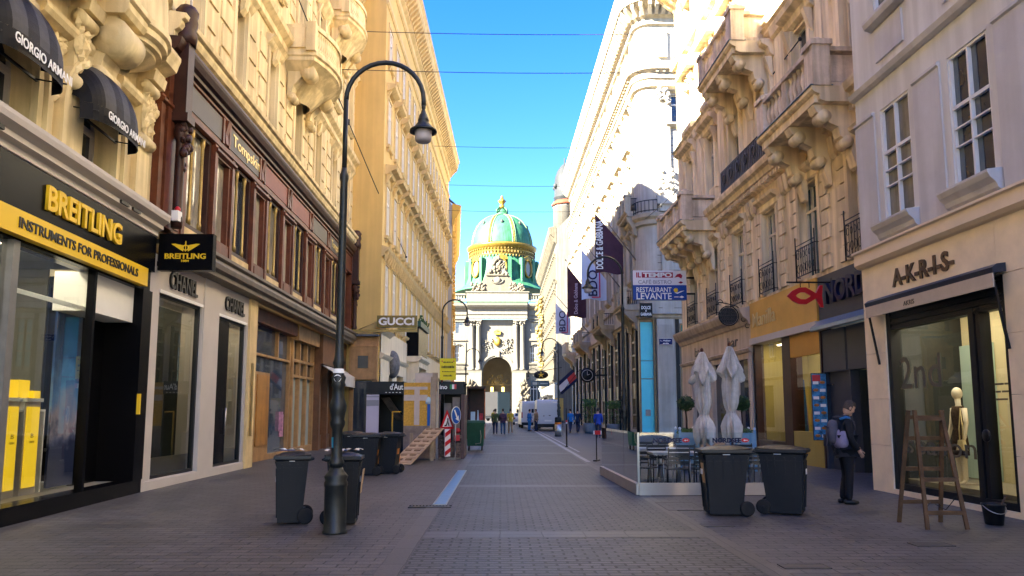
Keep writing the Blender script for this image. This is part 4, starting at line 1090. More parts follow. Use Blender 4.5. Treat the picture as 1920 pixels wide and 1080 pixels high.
# mannequin and bags
mq = thing('dress_mannequin', 'pale mannequin in a brown patterned dress carrying a cream handbag in the limestone shop window', 'mannequin', at_frame(E1, 2.02, .55, .30), E1.rotation_euler.z)
M_skin_pale = mat('pale_mannequin', (.74,.67,.57), .45, .05, 2)
m = MB()
m.ball((0,0,1.63),.095,12,9,(.85,1,1.2)); m.tube([(0,0,1.55),(0,.01,1.42),(0,.01,1.36)],[.05,.045,.09],10)
for s in (-1,1):
    m.tube([(s*.16,.01,1.36),(s*.21,.0,1.1),(s*.23,-.06,.84),(s*.22,-.1,.74)],[.05,.04,.032,.03],8)
    m.tube([(s*.075,0,.62),(s*.075,0,.42),(s*.07,.02,.1),(s*.07,-.02,.03),(s*.07,-.12,.015)],[.07,.055,.04,.035,.02],8)
obj('body', m, M_skin_pale, mq)
m = MB(); m.lathe([(.19,.52),(.19,.7),(.165,.86),(.13,1.0),(.155,1.18),(.165,1.28),(.13,1.40)],14,sy=.62); obj('dress', m, mat('leopard_print', (.045,.026,.016), .9, .85, 22), mq)
m = MB(); m.taper(.14,.36,-.17,-.09,.62,.19,.31,-.16,-.10,.80); m.tube([(.2,-.13,.80),(.2,-.13,1.0),(.22,-.1,1.36),(.27,-.11,1.0),(.29,-.13,.80)],.012,5); obj('handbag', m, mat('cream_leather', (.62,.52,.30), .4, .05, 5), mq)
m = MB(); m.box(-.2,.2,-.2,.2,-.0,.02); obj('base', m, M_ltgrey_stone, mq)
for i,(x,z,cm,lab) in enumerate(((3.98,1.362,'cream','cream handbag on the lower display shelf of the limestone shop window'),(4.2,1.362,'dark','small black bag beside the cream handbag on the lower display shelf'),(4.05,2.052,'plum','plum coloured bag on the upper display shelf of the limestone shop window'))):
    b = thing('handbag', lab, 'bag', at_frame(E1, x, 1.15, z), E1.rotation_euler.z)
    mm = {'cream':MATS['cream_leather'],'dark':M_dark_in,'plum':mat('plum_leather', (.10,.02,.04), .4)}[cm]
    m = MB(); w = .11 if i != 1 else .07; m.taper(-w,w,-.05,.05,0,-w*.85,w*.85,-.035,.035,.17); obj('body', m, mm, b)
    m = MB(); m.tube([(-w*.6,0,.17),(-w*.5,0,.27),(0,0,.30),(w*.5,0,.27),(w*.6,0,.17)],.012,5); obj('handle', m, mm, b)

# ------------------------------------------------------------------ right 2: beige house with balconies
M_beige = mat('beige_plaster', (.84,.70,.475), .8, .13, .7, .2, 30, streak=.32)
M_beige_w = mat('weathered_beige_stone', (.70,.58,.45), .85, .2, 2.2, .4, 18, streak=.35)
M_iron = mat('wrought_iron', (.018,.022,.026), .5, .2, 4, metal=.5)
G = right_frame('balcony_building', 'beige building with heavy stone balconies and a dentil cornice over small shops', 'building', (9.3,20.0), -.0207)
gx0, gx1 = -16.6, 4.5
gc = [1.40, -1.75, -4.85, -7.95, -11.05, -14.2]
holes = [(c-.62, c+.62, 5.62, 8.45) for c in gc] + [(c-.58, c+.58, 11.2, 13.5) for c in gc] + [(c-.5, c+.5, 15.4, 17.4, 'a') for c in gc] + [(c-.5,c+.5,19.6,21.4) for c in gc]
m = MB(); m.wall(gx0, gx1, 5.5, 23.5, holes, .34); m.quad((gx0,0,0),(gx0,8,0),(gx0,8,23.5),(gx0,0,23.5)); m.box(gx0+.02,gx1,.6,10,5.5,23.5)
obj('wall', m, M_beige, G)
m = MB(); m.extr([(gx0,-.5,23.503),(gx0,10,23.503),(gx0,7,29),(gx0,3.2,29)], (gx1-gx0,0,0)); obj('roof', m, MATS['roof_tiles'], G)
for i, c in enumerate(gc):   # rusticated blocks and mouldings round each window
    m = MB(); z = 5.62; k = 0
    while z < 8.4:
        w = .52 if k % 2 == 0 else .36
        for s in (-1, 1):
            a = c + s*.80; m.box(min(a,a+s*w), max(a,a+s*w), -.06, .02, z+.02, z+.40)
        z += .43; k += 1
    for s in (-1,1): m.box(c+s*.71-.08, c+s*.71+.08, -.09, .02, 5.6, 8.5)
    m.mold(c-.85, c+.85, [(.05,8.5),(.1,8.55),(.1,8.75),(.28,8.85),(.32,8.95),(.05,9.0)])
    for s in (-1,1): m.bracket(c+s*1.35, .3, [(.05,8.6),(.12,8.7),(.2,9.2),(.05,9.3)])
    obj('window_surround', m, M_beige, G)
    m = MB()
    for s in (-1,1): m.box(c+s*.68-.1, c+s*.68+.1, -.12, .02, 11.0, 13.6)
    m.mold(c-.95, c+.95, [(.05,13.6),(.16,13.7),(.2,13.9),(.42,14.02),(.46,14.16),(.05,14.2)])
    for s in (-1,1):
        m.bracket(c+s*.75, .2, [(.05,12.9),(.12,13.0),(.3,13.6),(.05,13.6)])
        m.box(c+s*1.35-.18, c+s*1.35+.18, -.1, .02, 10.6, 14.3); m.bracket(c+s*1.35, .46, [(.1,14.0),(.2,14.1),(.26,14.4),(.1,14.45)])
    obj('window_surround', m, M_beige, G)
    m = MB()
    for s in (-1,1): m.box(c+s*.6-.1, c+s*.6+.1, -.14, .02, 15.1, 17.6)
    m.extr([(c-1.0,-.4,17.75),(c+1.0,-.4,17.75),(c+1.0,-.4,17.95),(c,-.4,18.75),(c-1.0,-.4,17.95)], (0,.42,0))
    rnd = random.Random(i)
    for q in range(22): m.leaf((c+rnd.uniform(-.7,.7), -.05, rnd.uniform(16.8,17.5)), (rnd.uniform(-1,1),0,rnd.uniform(-.4,1)), (0,-1,0), .2, .38, .16)
    m.mold(c-.8, c+.8, [(.05,14.75),(.24,14.85),(.24,15.05),(.05,15.1)])
    obj('window_surround', m, M_beige, G)
    m = MB(); m.mold(c-.75, c+.75, [(.05,21.4),(.25,21.6),(.3,21.8),(.05,21.85)]); obj('window_hood', m, M_beige, G)
m = MB()
m.mold(gx0-.05, gx1, [(.04,9.35),(.10,9.38),(.10,9.55),(.30,9.60),(.34,9.80),(.46,9.86),(.50,10.0),(.50,10.08),(.03,10.12)])
m.mold(gx0-.05, gx1, [(.04,14.35),(.2,14.45),(.2,14.55),(.3,14.62),(.03,14.7)])
m.mold(gx0-.05, gx1, [(.04,18.9),(.2,19.0),(.3,19.2),(.03,19.3)])
m.mold(gx0-.1, gx1, [(.04,22.2),(.2,22.4),(.3,22.7),(.9,22.9),(1.0,23.2),(1.1,23.4),(.03,23.5)])
x = gx0
while x < gx1: m.box(x, x+.13, -.27, -.1, 9.40, 9.56); x += .26
x = gx0
while x < gx1: m.bracket(x,.22,[(.1,22.3),(.3,22.4),(.8,22.85),(.1,22.85)]); x += .6
obj('cornice', m, M_beige, G)
for c in gc:
    window(G, c, 5.62, 1.24, 2.83, .20, frame=mat('cream_window_paint', (.60,.53,.40), .5), pane=mat('teal_window_glass', (.06,.10,.105), .05, .3, 1, spec=.9), nx=3, bars=(.72,), fw=.07, thin=.03)
    window(G, c, 11.2, 1.16, 2.3, .2, frame=MATS['cream_window_paint'], pane=M_pane, nx=2)
    window(G, c, 15.4, 1.0, 2.0, .25, frame=MATS['cream_window_paint'], pane=M_pane, nx=2)
    window(G, c, 19.6, 1.0, 1.8, .25, frame=MATS['cream_window_paint'], pane=M_pane, nx=2)
    # french-window guard of wrought iron
    m = MB(); w = .66
    m.rod((c-w,-.22,5.66),(c+w,-.22,5.66),.016); m.rod((c-w,-.22,6.5),(c+w,-.22,6.5),.018); m.rod((c-w,-.22,6.62),(c+w,-.22,6.62),.014)
    for s in (-1,1): m.rod((c+s*w,-.22,5.55),(c+s*w,-.22,6.9),.02); m.rod((c+s*w,-.22,6.5),(c+s*w,.1,6.5),.014); m.rod((c+s*w,-.22,5.66),(c+s*w,.1,5.66),.014)
    for i in range(9):
        x = c-w+.07+i*(2*w-.14)/8
        m.rod((x,-.22,5.66),(x,-.22,6.5),.009)
    for i in range(6):
        x = c-w+.16+i*(2*w-.32)/5
        m.tube([(x+.075*math.cos(a*.785),-.22,5.9+.13*math.sin(a*.785)) for a in range(8)],.008,5,closed=True)
        m.tube([(x+.06*math.cos(a*.785),-.22,6.3+.10*math.sin(a*.785)) for a in range(8)],.008,5,closed=True)
    obj('iron_guard', m, M_iron, G)
def stone_balcony(x0_, x1_, z, out, solid=()):
    m = MB()
    m.mold(x0_, x1_, [(out-.28,z-.42),(out-.14,z-.36),(out-.14,z-.22),(out,z-.16),(out+.06,z-.10),(out+.06,z),(.0,z)])
    m.box(x0_+.14, x1_-.14, -out+.05, .02, z-.40, z-.02)
    o = obj('balcony', m, M_beige, G)
    m = MB()
    n = 2 if x1_-x0_ < 4 else 3
    for i in range(n+1):
        x = x0_+.22+(x1_-x0_-.44)*i/n
        if i in (0,n): m.box(x-.26,x+.26,-out-.02,-out+.44,z+.002,z+1.10); m.box(x-.31,x+.31,-out-.07,-out+.5,z+1.10,z+1.24); m.ball((x,-out+.2,z+1.26),.22,8,6,(1,1,.6))
        else: m.box(x-.14,x+.14,-out+.02,-out+.3,z+.002,z+1.02)
    m.box(x0_+.1,x1_-.1,-out+.02,-out+.30,z+.002,z+.14); m.box(x0_+.05,x1_-.05,-out-.02,-out+.34,z+.98,z+1.10)
    for s in (x0_+.06, x1_-.36): m.box(s,s+.3,-out+.44,.02,z+.002,z+.14); m.box(s-.02,s+.32,-out+.45,.02,z+.98,z+1.10)
    k = 0; x = x0_+.6
    while x < x1_-.55:
        m.lathe([(.07,z+.14),(.09,z+.2),(.05,z+.28),(.10,z+.5),(.09,z+.62),(.045,z+.82),(.08,z+.9),(.08,z+.98)],7,(x,-out+.16,0)); x += .27
    for s in (x0_+.21, x1_-.21):
        m.box(s-.05,s+.05,-out+.5,.0,z+.2,z+.92)
    obj('parapet', m, M_beige_w, G)
    m = MB(); m.box(x0_-.02, x1_+.02, -out-.1, -out+.5, z+.0015, z+.03); obj('lead_flashing', m, mat('blue_lead', (.12,.17,.21), .45, .2, 3, metal=.3), o)
    for i in range(4 if x1_-x0_ > 4 else 3):
        m = MB()
        nn = 3 if x1_-x0_ > 4 else 2
        x = x0_+.42+(x1_-x0_-.84)*i/nn
        m.bracket(x,.36,[(.04,z-2.1),(.12,z-2.05),(.22,z-1.7),(.20,z-1.45),(.34,z-1.35),(.5,z-1.25),(.55,z-1.0),(out*.62,z-.9),(out*.72,z-.68),(out*.88,z-.62),(out*.95,z-.42),(.04,z-.42)])
        scroll(m, x, z-.72, .17, .42, -out*.72); scroll(m, x, z-1.4, .15, .42, -.32)
        obj('bracket', m, M_beige, o)
stone_balcony(-2.35, 1.6, 10.0, 1.25)
stone_balcony(-15.2, -10.75, 9.65, 1.45)
stone_balcony(-8.1, -4.2, 14.25, 1.35)
# dark iron railing along the cornice between the balconies
m = MB(); a, b = -8.6, -3.2
m.rod((a,-.42,10.16),(b,-.42,10.16),.03); m.rod((a,-.42,10.98),(b,-.42,10.98),.035)
x = a
while x <= b: m.box(x-.05,x+.05,-.44,-.40,10.12,10.98); x += .17
x = a+.4
while x < b: m.tube([(x+.16*math.cos(q*.785),-.45,10.6+.2*math.sin(q*.785)) for q in range(8)],.03,5,closed=True); x += .8
obj('iron_railing', m, mat('dark_bronze', (.06,.052,.045), .5, .3, 5, metal=.3), G)

# shops under it: dark grey entrance, mustard shop, taupe stone shop
M_slategrey = mat('slate_grey_panel', (.055,.06,.075), .5, .12, 1)
M_mustard = mat('mustard_panel', (.62,.36,.07), .5, .12, 1.2, spec=.4)
m = MB(); m.box(-1.38,4.5,-.05,.3,4.22,5.48); m.box(-1.38,-.02,.0,.2,2.72,3.9); m.box(-1.38,-1.26,-.02,.3,0,2.72); m.box(-.02,.1,.05,.3,0,2.72); m.box(.1,4.5,.0,.3,2.72,3.9); m.box(-1.26,-.02,.12,.2,0,2.72); m.box(2.6,4.5,.0,.3,0,2.72)
obj('grey_shopfront', m, M_slategrey, G)
m = MB(); m.box(.1,2.6,1.4,1.45,0,2.72); m.box(.1,.13,.3,1.4,0,2.72); obj('dark_entrance', m, M_dark_in, G)
letters('NORDSEE', .58, mat('navy_lettering', (.010,.012,.045), .4), G, (.95,-.052,4.92), 3.5, .09, .02)
m = MB(); m.extr([(-1.36,-.06,4.22),(-1.36,-.34,4.0),(-1.36,-.36,3.9),(-1.36,-.3,3.88),(-1.36,-.05,3.92)], (5.8,0,0)); obj('light_canopy', m, mat('blue_grey_metal', (.22,.30,.38), .3, .1, 2, metal=.5), G)
m = MB(); m.box(-6.88,-1.40,-.10,.3,4.22,5.50); obj('mustard_fascia', m, M_mustard, G)
letters('Manilla', .50, mat('pale_gold_lettering', (.62,.48,.20), .4), G, (-5.55,-.102,4.85), 2.1, .02, .004)
m = MB(); m.box(-6.88,-1.40,-.16,.3,4.0,4.215); obj('grey_lintel', m, MATS['pale_grey_stone'], G)
m = MB(); m.box(-6.88,-6.74,-.02,.3,0,4.0); m.box(-4.24,-3.60,-.04,.35,0,4.0); m.box(-1.50,-1.40,-.03,.3,0,4.0); m.box(-6.74,-4.24,-.02,.3,0.3,.62); m.box(-6.74,-4.24,.0,.3,0,.3)
f = obj('dark_shopfront', m, M_wood_dark, G)
m = MB(); m.quad((-6.74,.1,.62),(-4.24,.1,.62),(-4.24,.1,4.0),(-6.74,.1,4.0)); m.quad((-3.6,.06,1.0),(-1.5,.06,1.0),(-1.5,.06,3.3),(-3.6,.06,3.3)); obj('pane', m.mesh('pane', False), M_glass, f)
M_olive = mat('olive_wall', (.34,.27,.075), .7, .1, .8)
m = MB(); m.box(-3.6,-1.5,-.02,.2,0,1.0); m.box(-6.74,-1.5,1.9,1.95,0,4.0); m.box(-6.8,-6.74,.3,1.9,0,4.0); m.box(-1.5,-1.44,.3,1.9,0,4.0); m.box(-6.74,-1.5,.3,1.9,3.95,4.0); m.box(-6.74,-1.5,.3,1.9,.3,.36); obj('olive_wall', m, M_olive, G)
m = MB(); m.box(-3.6,-1.5,-.03,.05,3.3,4.0); obj('orange_panel', m, mat('orange_panel', (.50,.25,.03), .5, .1, 1), G)
m = MB(); m.box(-2.9,-2.2,.9,.95,1.2,2.9); m.box(-2.5,-2.1,.8,.84,1.55,1.95); obj('wall_menu', m, mat('brown_board', (.11,.05,.02), .6, .3, 4), G)
m = MB()
for x in (-5.6,-2.5): m.lathe([(.10,0),(.10,.03)],10,(x,1.0,3.91))
m.box(-6.2,-2.0,.6,.72,3.925,3.948)
obj('ceiling_light', m, M_lamp_warm, G)
bt = thing('folded_sunshade', 'folded blue striped sunshade standing behind the olive shop window', 'sunshade', at_frame(G, -4.95, .8, .36), G.rotation_euler.z)
m = MB(); m.taper(-.42,.42,-.1,.1,.3,-.2,.2,-.08,.08,2.3); obj('cloth', m, mat('deep_blue_cloth', (.012,.07,.19), .7, .3, 9), bt)
m = MB()
for i in range(4): m.bar((-.34+.19*i,-.108,.32),(-.16+.09*i,-.088,2.28),.035,.004,(0,1,0))
m.rod((0,0,0),(0,0,.3),.025)
obj('pale_stripe', m, mat('pale_blue_cloth', (.10,.28,.42), .8), bt)
M_taupe = mat('taupe_stone', (.56,.45,.35), .6, .12, 1.2, .15, 25, streak=.2)
m = MB(); m.wall(gx0, -6.90, 0, 4.75, [(-8.6,-7.25,.35,3.55),(-11.6,-9.4,.35,3.55),(-14.6,-12.4,.35,3.55)], .3, y=-.08)
m.mold(gx0-.1, -6.92, [(.08,4.75),(.14,4.8),(.2,4.95),(.34,5.05),(.42,5.2),(.46,5.3),(.46,5.38),(.02,5.45)])
m.mold(gx0, -6.92, [(.08,3.75),(.16,3.8),(.2,3.9),(.08,3.95)])
for x in (-8.75,-7.1,-9.25,-11.75,-12.25,-14.75): m.box(x-.09,x+.09,-.13,.0,.0,3.75)
m.box(gx0,-6.9,.31,.4,0,5.4)
obj('taupe_shopfront', m, M_taupe, G)
m = MB()
for a,b in ((-8.6,-7.25),(-11.6,-9.4),(-14.6,-12.4)): m.quad((a,.05,.35),(b,.05,.35),(b,.05,3.55),(a,.05,3.55))
obj('shop_pane', m.mesh('shop_pane', False), M_pane, G)
letters('bar', .42, mat('dark_bronze_lettering', (.09,.08,.07), .5), G, (-13.6,-.082,4.30), 1.2, .02, .0); letters('bar', .42, MATS['dark_bronze_lettering'], G, (-8.9,-.082,4.30), 1.2, .02, .0)
# projecting signs of these shops
fs = thing('fish_sign', 'red fish-shaped sign on a black arm over the mustard shopfront', 'sign', (8.50, 20.55, 4.82)); fs.scale = (.82,.82,.82)
m = MB()
P = []
for i in range(13): a = math.pi - math.pi*i/12; P.append((-.08+.50*math.cos(a)*1.0, .30*math.sin(a)*(1.0)))
top = [(-.62,0)]+[(-.62+.98*t, .34*math.sin(math.pi*min(1,t*.86))) for t in [i/10 for i in range(1,11)]]
out = [(-.62,0.0),(-.45,.17),(-.22,.28),(.02,.29),(.22,.20),(.36,.09),(.50,.36),(.60,.36),(.56,.0),(.60,-.40),(.52,-.40),(.36,-.09),(.22,-.20),(.02,-.29),(-.22,-.28),(-.45,-.17)]
eye = [(-.34,0),(-.22,.09),(-.08,.13),(.05,.10),(.17,0),(.05,-.10),(-.08,-.13),(-.22,-.09)]
# body as a ring between outline and the eye hole
idx = [0,0,1,1,2,2,2,3,3,3,4,4,4,4,4,4]
oi = [(-.62,0.0),(-.45,.17),(-.22,.28),(.02,.29),(.36,.09),(.36,-.09),(.02,-.29),(-.22,-.28),(-.45,-.17)]
ei = [(-.34,0),(-.28,.06),(-.16,.12),(.0,.12),(.17,.02),(.17,-.02),(.0,-.12),(-.16,-.12),(-.28,-.06)]
for i in range(len(oi)):
    j = (i+1) % len(oi)
    m.extr([(oi[i][0],-.05,oi[i][1]),(oi[j][0],-.05,oi[j][1]),(ei[j][0],-.05,ei[j][1]),(ei[i][0],-.05,ei[i][1])], (0,.10,0))
m.extr([(.361,-.05,.09),(.50,-.05,.36),(.60,-.05,.36),(.56,-.05,0),(.60,-.05,-.40),(.52,-.05,-.40),(.361,-.05,-.09)], (0,.10,0))
obj('fish', m, mat('signal_red', (.55,.012,.018), .35, .06, 2, spec=.5), fs)
m = MB(); m.bar((-.62,0,.47),(.95,0,.47),.05,.05); m.rod((-.15,0,.30),(-.15,0,.45),.015); m.rod((.15,0,.28),(.15,0,.45),.015); m.box(.90,.95,-.1,.1,.3,.62); obj('arm', m, M_black, fs)
rs = thing('round_iron_sign', 'round wrought iron sign with scroll lettering hung from a curled bracket above the folded parasols', 'sign', (8.35, 27.1, 5.10))
m = MB()
m.tube([(.36*math.cos(a*math.pi/12),0,.36*math.sin(a*math.pi/12)) for a in range(24)],.022,6,closed=True)
obj('ring', m, M_iron, rs)
m = MB(); rnd = random.Random(2)
for z in (.2,.07,-.06,-.19):
    hw = math.sqrt(.33**2 - z*z); x = -hw
    while x < hw - .06:
        k = rnd.uniform(.03,.05); m.tube([(x+k+k*math.cos(q*.9),0,z+.05*math.sin(q*.9)*rnd.uniform(.7,1.2)) for q in range(6)], .012, 5); x += k*1.7
obj('scrollwork', m, M_iron, rs)
m = MB(); m.lathe([(.33,-.004),(.33,.004)],20)
for i,p in enumerate(m.v): m.v[i] = (p[0],p[2]+.02,p[1])
obj('disc', m, mat('dark_grille', (.07,.065,.06), .6, .4, 30), rs)
m = MB(); m.tube([(-.42,0,.40),(-.34,0,.5),(-.2,0,.48),(.0,0,.44),(.3,0,.36),(.6,0,.1),(.75,0,-.05)],.02,6)
m.tube([(-.3+.10*math.cos(a*.7),0,.5+.10*math.sin(a*.7)) for a in range(8)],.014,5)
m.tube([(.55+.12*math.cos(a*.7)*(1-a*.06),0,-.14+.12*math.sin(a*.7)*(1-a*.06)) for a in range(10)],.014,5)
m.tube([(.68+.08*math.cos(a*.7),0,-.36+.08*math.sin(a*.7)) for a in range(9)],.014,5)
m.box(.74,.80,-.03,.03,-.5,.2)
obj('bracket', m, M_iron, rs)
mb_ = thing('menu_board', 'tall menu board of food pictures fixed on arms beside the dark shop entrance', 'menu board', (9.0, 21.1, .80), R(-14)); mb_.scale = (.74,1,.82)
m = MB(); m.box(-.28,.28,-.04,.04,0,2.3); m.rod((.28,0,1.9),(.75,.05,1.9),.025); m.rod((.28,0,.5),(.7,.05,.5),.025); obj('frame', m, M_black, mb_)
m = MB(); m.box(-.26,.26,-.048,-.042,.02,2.28); obj('blue_panel', m, mat('menu_blue', (.04,.20,.38), .4, .95, 5.0), mb_)
m = MB(); rnd = random.Random(8)
for i in range(8): m.ball((-.12+.24*(i%2), -.05, .16+.26*i),.085,8,5,(1.2,.12,.62))
obj('food_picture', m, mat('fried_food', (.45,.16,.03), .4, .5, 14), mb_)
m = MB()
for i in range(8): m.box(.12-.24*(i%2)-.1,.12-.24*(i%2)+.1,-.053,-.049,.10+.26*i,.2+.26*i)
obj('price_field', m, M_white, mb_)
m = MB(); m.box(-.24,.05,-.054,-.049,2.02,2.24); obj('red_field', m, MATS['signal_red'], mb_)
# ------------------------------------------------------------------ right 3: white corner palace
M_ivory = mat('ivory_stone', (.47,.44,.375), .8, .12, .8, .2, 25, streak=.16)
M_ivory_trim = mat('ivory_trim', (.42,.36,.26), .8, .12, 2, .3, 20, streak=.15)
M_gilded = mat('bronze_frame', (.20,.15,.09), .4, .2, 4, metal=.5)
M_teal_glass = mat('green_glass', (.01,.17,.15), .08, .4, 2.5, spec=.8)
M_turq = mat('turquoise_panel', (.09,.58,.66), .25, .05, 1, spec=.5)
H3 = thing('corner_palace', 'white corner palace with rounded corner, balconies and sunlit upper floors', 'building', (0,0,0))
ang = math.atan2(1, -.012) + math.pi
MS = Matrix.Translation((10.1, 54.2, 0)) @ Matrix.Rotation(ang, 4, 'Z')
LS = 46.5
R3c = (11.3, 54.2); n = 10
dv = (-.012, 1.0)
path = [(10.1 + dv[0]*LS, 54.2 + LS)] ; norm = [(-1, -.012)]
for i in range(n+1):
    a = R(180 + 90*i/n); path.append((R3c[0] + 1.2*math.cos(a), R3c[1] + 1.2*math.sin(a))); norm.append((math.cos(a), math.sin(a)))
path.append((22.0, 53.0)); norm.append((0,-1))
ROOF = 33.0
nb3 = 12; b3 = LS/nb3
cs3 = [-(b3*(i+.5)) for i in range(nb3)]
rows3 = [(11.6, 3.0, 'a'), (17.4, 3.2, ''), (22.3, 2.4, ''), (28.0, 1.9, '')]
m = MB()
holes = []
for c in cs3:
    for z, h, k in rows3: holes.append((c-.65, c+.65, z, z+h, 'a') if k else (c-.65, c+.65, z, z+h))
for c in cs3: holes.append((c-1.35, c+1.35, .3, 8.0))
i0 = len(m.v); m.wall(-LS, 0, 0, ROOF, holes, .35); m.place(MS, i0)
for a, b in zip(path[1:-1], path[2:-1]): m.quad((a[0],a[1],8.2),(b[0],b[1],8.2),(b[0],b[1],ROOF),(a[0],a[1],ROOF))
m.wall(11.3, 22, 0, ROOF, [(12.75,13.9,.3,7.9),(14.4,15.6,28.3,30),(12.55,13.55,22.9,25)], .35, y=53.0)
i0 = len(m.v); m.box(-LS+.02, -.02, .5, 9, 0, ROOF); m.place(MS, i0)
m.box(11.4, 22, 53.5, 70, 0, ROOF); m.box(11.0, 12, 54, 55, 0, ROOF)
obj('wall', m, M_ivory, H3)
m = MB(); m.extr([(-LS,-.8,34.4),(-LS,9,34.4),(-LS,6.5,39),(-LS,3.6,39)], (LS,0,0)); m.place(MS); obj('roof', m, MATS['roof_tiles'], H3)
m = MB()
m.sweep(path, norm, [(.05,8.25),(.14,8.3),(.14,8.45),(.3,8.55),(.05,8.65)])
m.sweep(path, norm, [(.05,15.1),(.2,15.2),(.2,15.5),(.4,15.7),(.42,15.95),(.05,16.05)])
m.sweep(path, norm, [(.05,25.5),(.22,25.6),(.22,26.1),(.34,26.2),(.34,26.6),(.62,26.8),(.66,27.05),(.05,27.15)])
m.sweep(path, norm, [(.05,30.4),(.2,30.5),(.2,30.9),(.45,31.1),(.45,31.6),(1.15,31.95),(1.2,32.3),(1.4,32.7),(1.45,33.0),(1.3,33.4),(.05,33.7)])
m.sweep(path, norm, [(.06,10.2),(.14,10.3),(.14,10.5),(.05,10.6)])
obj('cornice', m, M_ivory_trim, H3)
m = MB()
x = -LS + .3
while x < -.2:
    i0 = len(m.v); m.bracket(x, .28, [(.4,31.1),(.55,31.05),(1.05,31.6),(1.05,31.9),(.4,31.9)]); m.box(x-.12,x+.12,-.5,-.3,26.6,26.82); m.place(MS, i0); x += .62
x = 11.5
while x < 16:
    m.bracket(x, .28, [(.4,31.1),(.55,31.05),(1.05,31.6),(1.05,31.9),(.4,31.9)], y=53.0); m.box(x-.1,x+.1,52.5,52.7,26.6,26.82); x += .5
for i in range(1, n, 2):
    p, q = path[1+i], norm[1+i]
    i0 = len(m.v); m.bracket(0, .26, [(.4,31.1),(.55,31.05),(1.05,31.6),(1.05,31.9),(.4,31.9)])
    m.place(Matrix.Translation((p[0],p[1],0)) @ Matrix.Rotation(math.atan2(q[1],q[0])+math.pi/2, 4, 'Z'), i0)
obj('modillion', m, M_ivory_trim, H3)
# window surrounds with heavy sunlit pediments
def ped(w, h, kind, seed):
    s = MB(); rnd = random.Random(seed)
    s.box(-w/2-.24,-w/2,-.16,.02,-.1,h+.1); s.box(w/2,w/2+.24,-.16,.02,-.1,h+.1)
    s.mold(-w/2-.4, w/2+.4, [(.05,-.5),(.18,-.42),(.34,-.25),(.34,-.12),(.05,-.1)])
    if kind == 1:
        s.mold(-w/2-.5, w/2+.5, [(.08,h+.4),(.24,h+.5),(.26,h+.7),(.55,h+.85),(.6,h+1.0),(.05,h+1.05)])
        s.extr([(-w/2-.5,-.55,h+1.02),(w/2+.5,-.55,h+1.02),(w/2+.5,-.55,h+1.15),(0,-.55,h+1.85),(-w/2-.5,-.55,h+1.15)], (0,.57,0))
        for q in (-1,1): s.bracket(q*(w/2+.2), .3, [(.06,h-.5),(.2,h-.4),(.5,h+.5),(.06,h+.5)])
        for i in range(20): s.leaf((rnd.uniform(-.6,.6), -.12, h+rnd.uniform(.05,.5)), (rnd.uniform(-1,1),0,rnd.uniform(-.4,1)), (0,-1,0), .2, .42, .2)
    elif kind == 2:
        s.mold(-w/2-.35, w/2+.35, [(.05,h+.2),(.2,h+.3),(.42,h+.45),(.45,h+.6),(.05,h+.65)])
        for i in range(24): s.leaf((rnd.uniform(-.7,.7), -.12, h+rnd.uniform(.6,1.1)), (rnd.uniform(-1,1),0,rnd.uniform(-.4,1)), (0,-1,0), .24, .5, .24)
        for q in (-1,1): s.bracket(q*(w/2+.12), .22, [(.06,h-.4),(.18,h-.3),(.4,h+.25),(.06,h+.25)])
    else:
        s.mold(-w/2-.3, w/2+.3, [(.05,h+.12),(.2,h+.2),(.3,h+.3),(.05,h+.35)])
    return s.mesh('surround')
for r, (z, h, k) in enumerate(rows3):
    sm = ped(1.3, h, (2,1,2,0)[r], r); sm.materials.append(M_ivory_trim)
    for c in cs3: window(H3, c, z, 1.3, h, .2, frame=M_white_frame, pane=M_pane, nx=2, surround=sm, M=MS)
sm = ped(1.0, 2.1, 0, 9); sm.materials.append(M_ivory_trim); window(H3, 13.05, 22.9, 1.0, 2.1, .2, frame=M_white_frame, pane=M_pane, nx=2, surround=sm, y=53.0)
window(H3, 15.0, 28.3, 1.2, 1.7, .2, frame=M_white_frame, pane=M_pane, nx=2, y=53.0)
# pilasters, panels and coursing of the face that looks up the street
m = MB()
m.box(11.6, 12.4, 52.82, 53.02, 16.1, 24.3); m.box(11.5,12.5,52.76,53.02,16.1,16.7); m.box(13.35,13.95,52.85,53.02,16.1,24.3)
m.box(11.6,12.4,52.86,53.02,10.7,15.0); m.box(11.1,12.3,52.86,53.02,0.02,8.2)
rnd = random.Random(1)
for c_ in (12.0, 13.65):
    for i in range(26): m.ball((c_+rnd.uniform(-.5,.5), 52.75, rnd.uniform(24.3,25.4)), rnd.uniform(.10,.2), 6, 4)
for i in range(16): m.ball((12.0+rnd.uniform(-.6,.6), 52.8, rnd.uniform(17.3,19.2)), rnd.uniform(.1,.2), 6, 4)
m.box(11.3,12.7,52.6,53.02,16.6,17.2)
m.box(11.65,12.35,52.8,53.02,27.9,30.0); m.box(12.8,13.4,52.86,53.02,27.9,30.0)
for k in range(11): m.box(11.15+.105*k, 11.20+.105*k, 52.83, 52.87, .5, 7.8)
obj('pilaster', m, M_ivory, H3)
m = MB()
z = 9.0
jm = mat('stone_joint', (.045,.036,.026), .9)
while z < 25.3:
    if not (14.9 < z < 16.2):
        m.box(12.42, 21, 52.992, 53.0, z, z+.03)
        m.box(11.3, 11.58, 52.992, 53.0, z, z+.035)
    z += .55
obj('stone_joint', m, jm, H3)
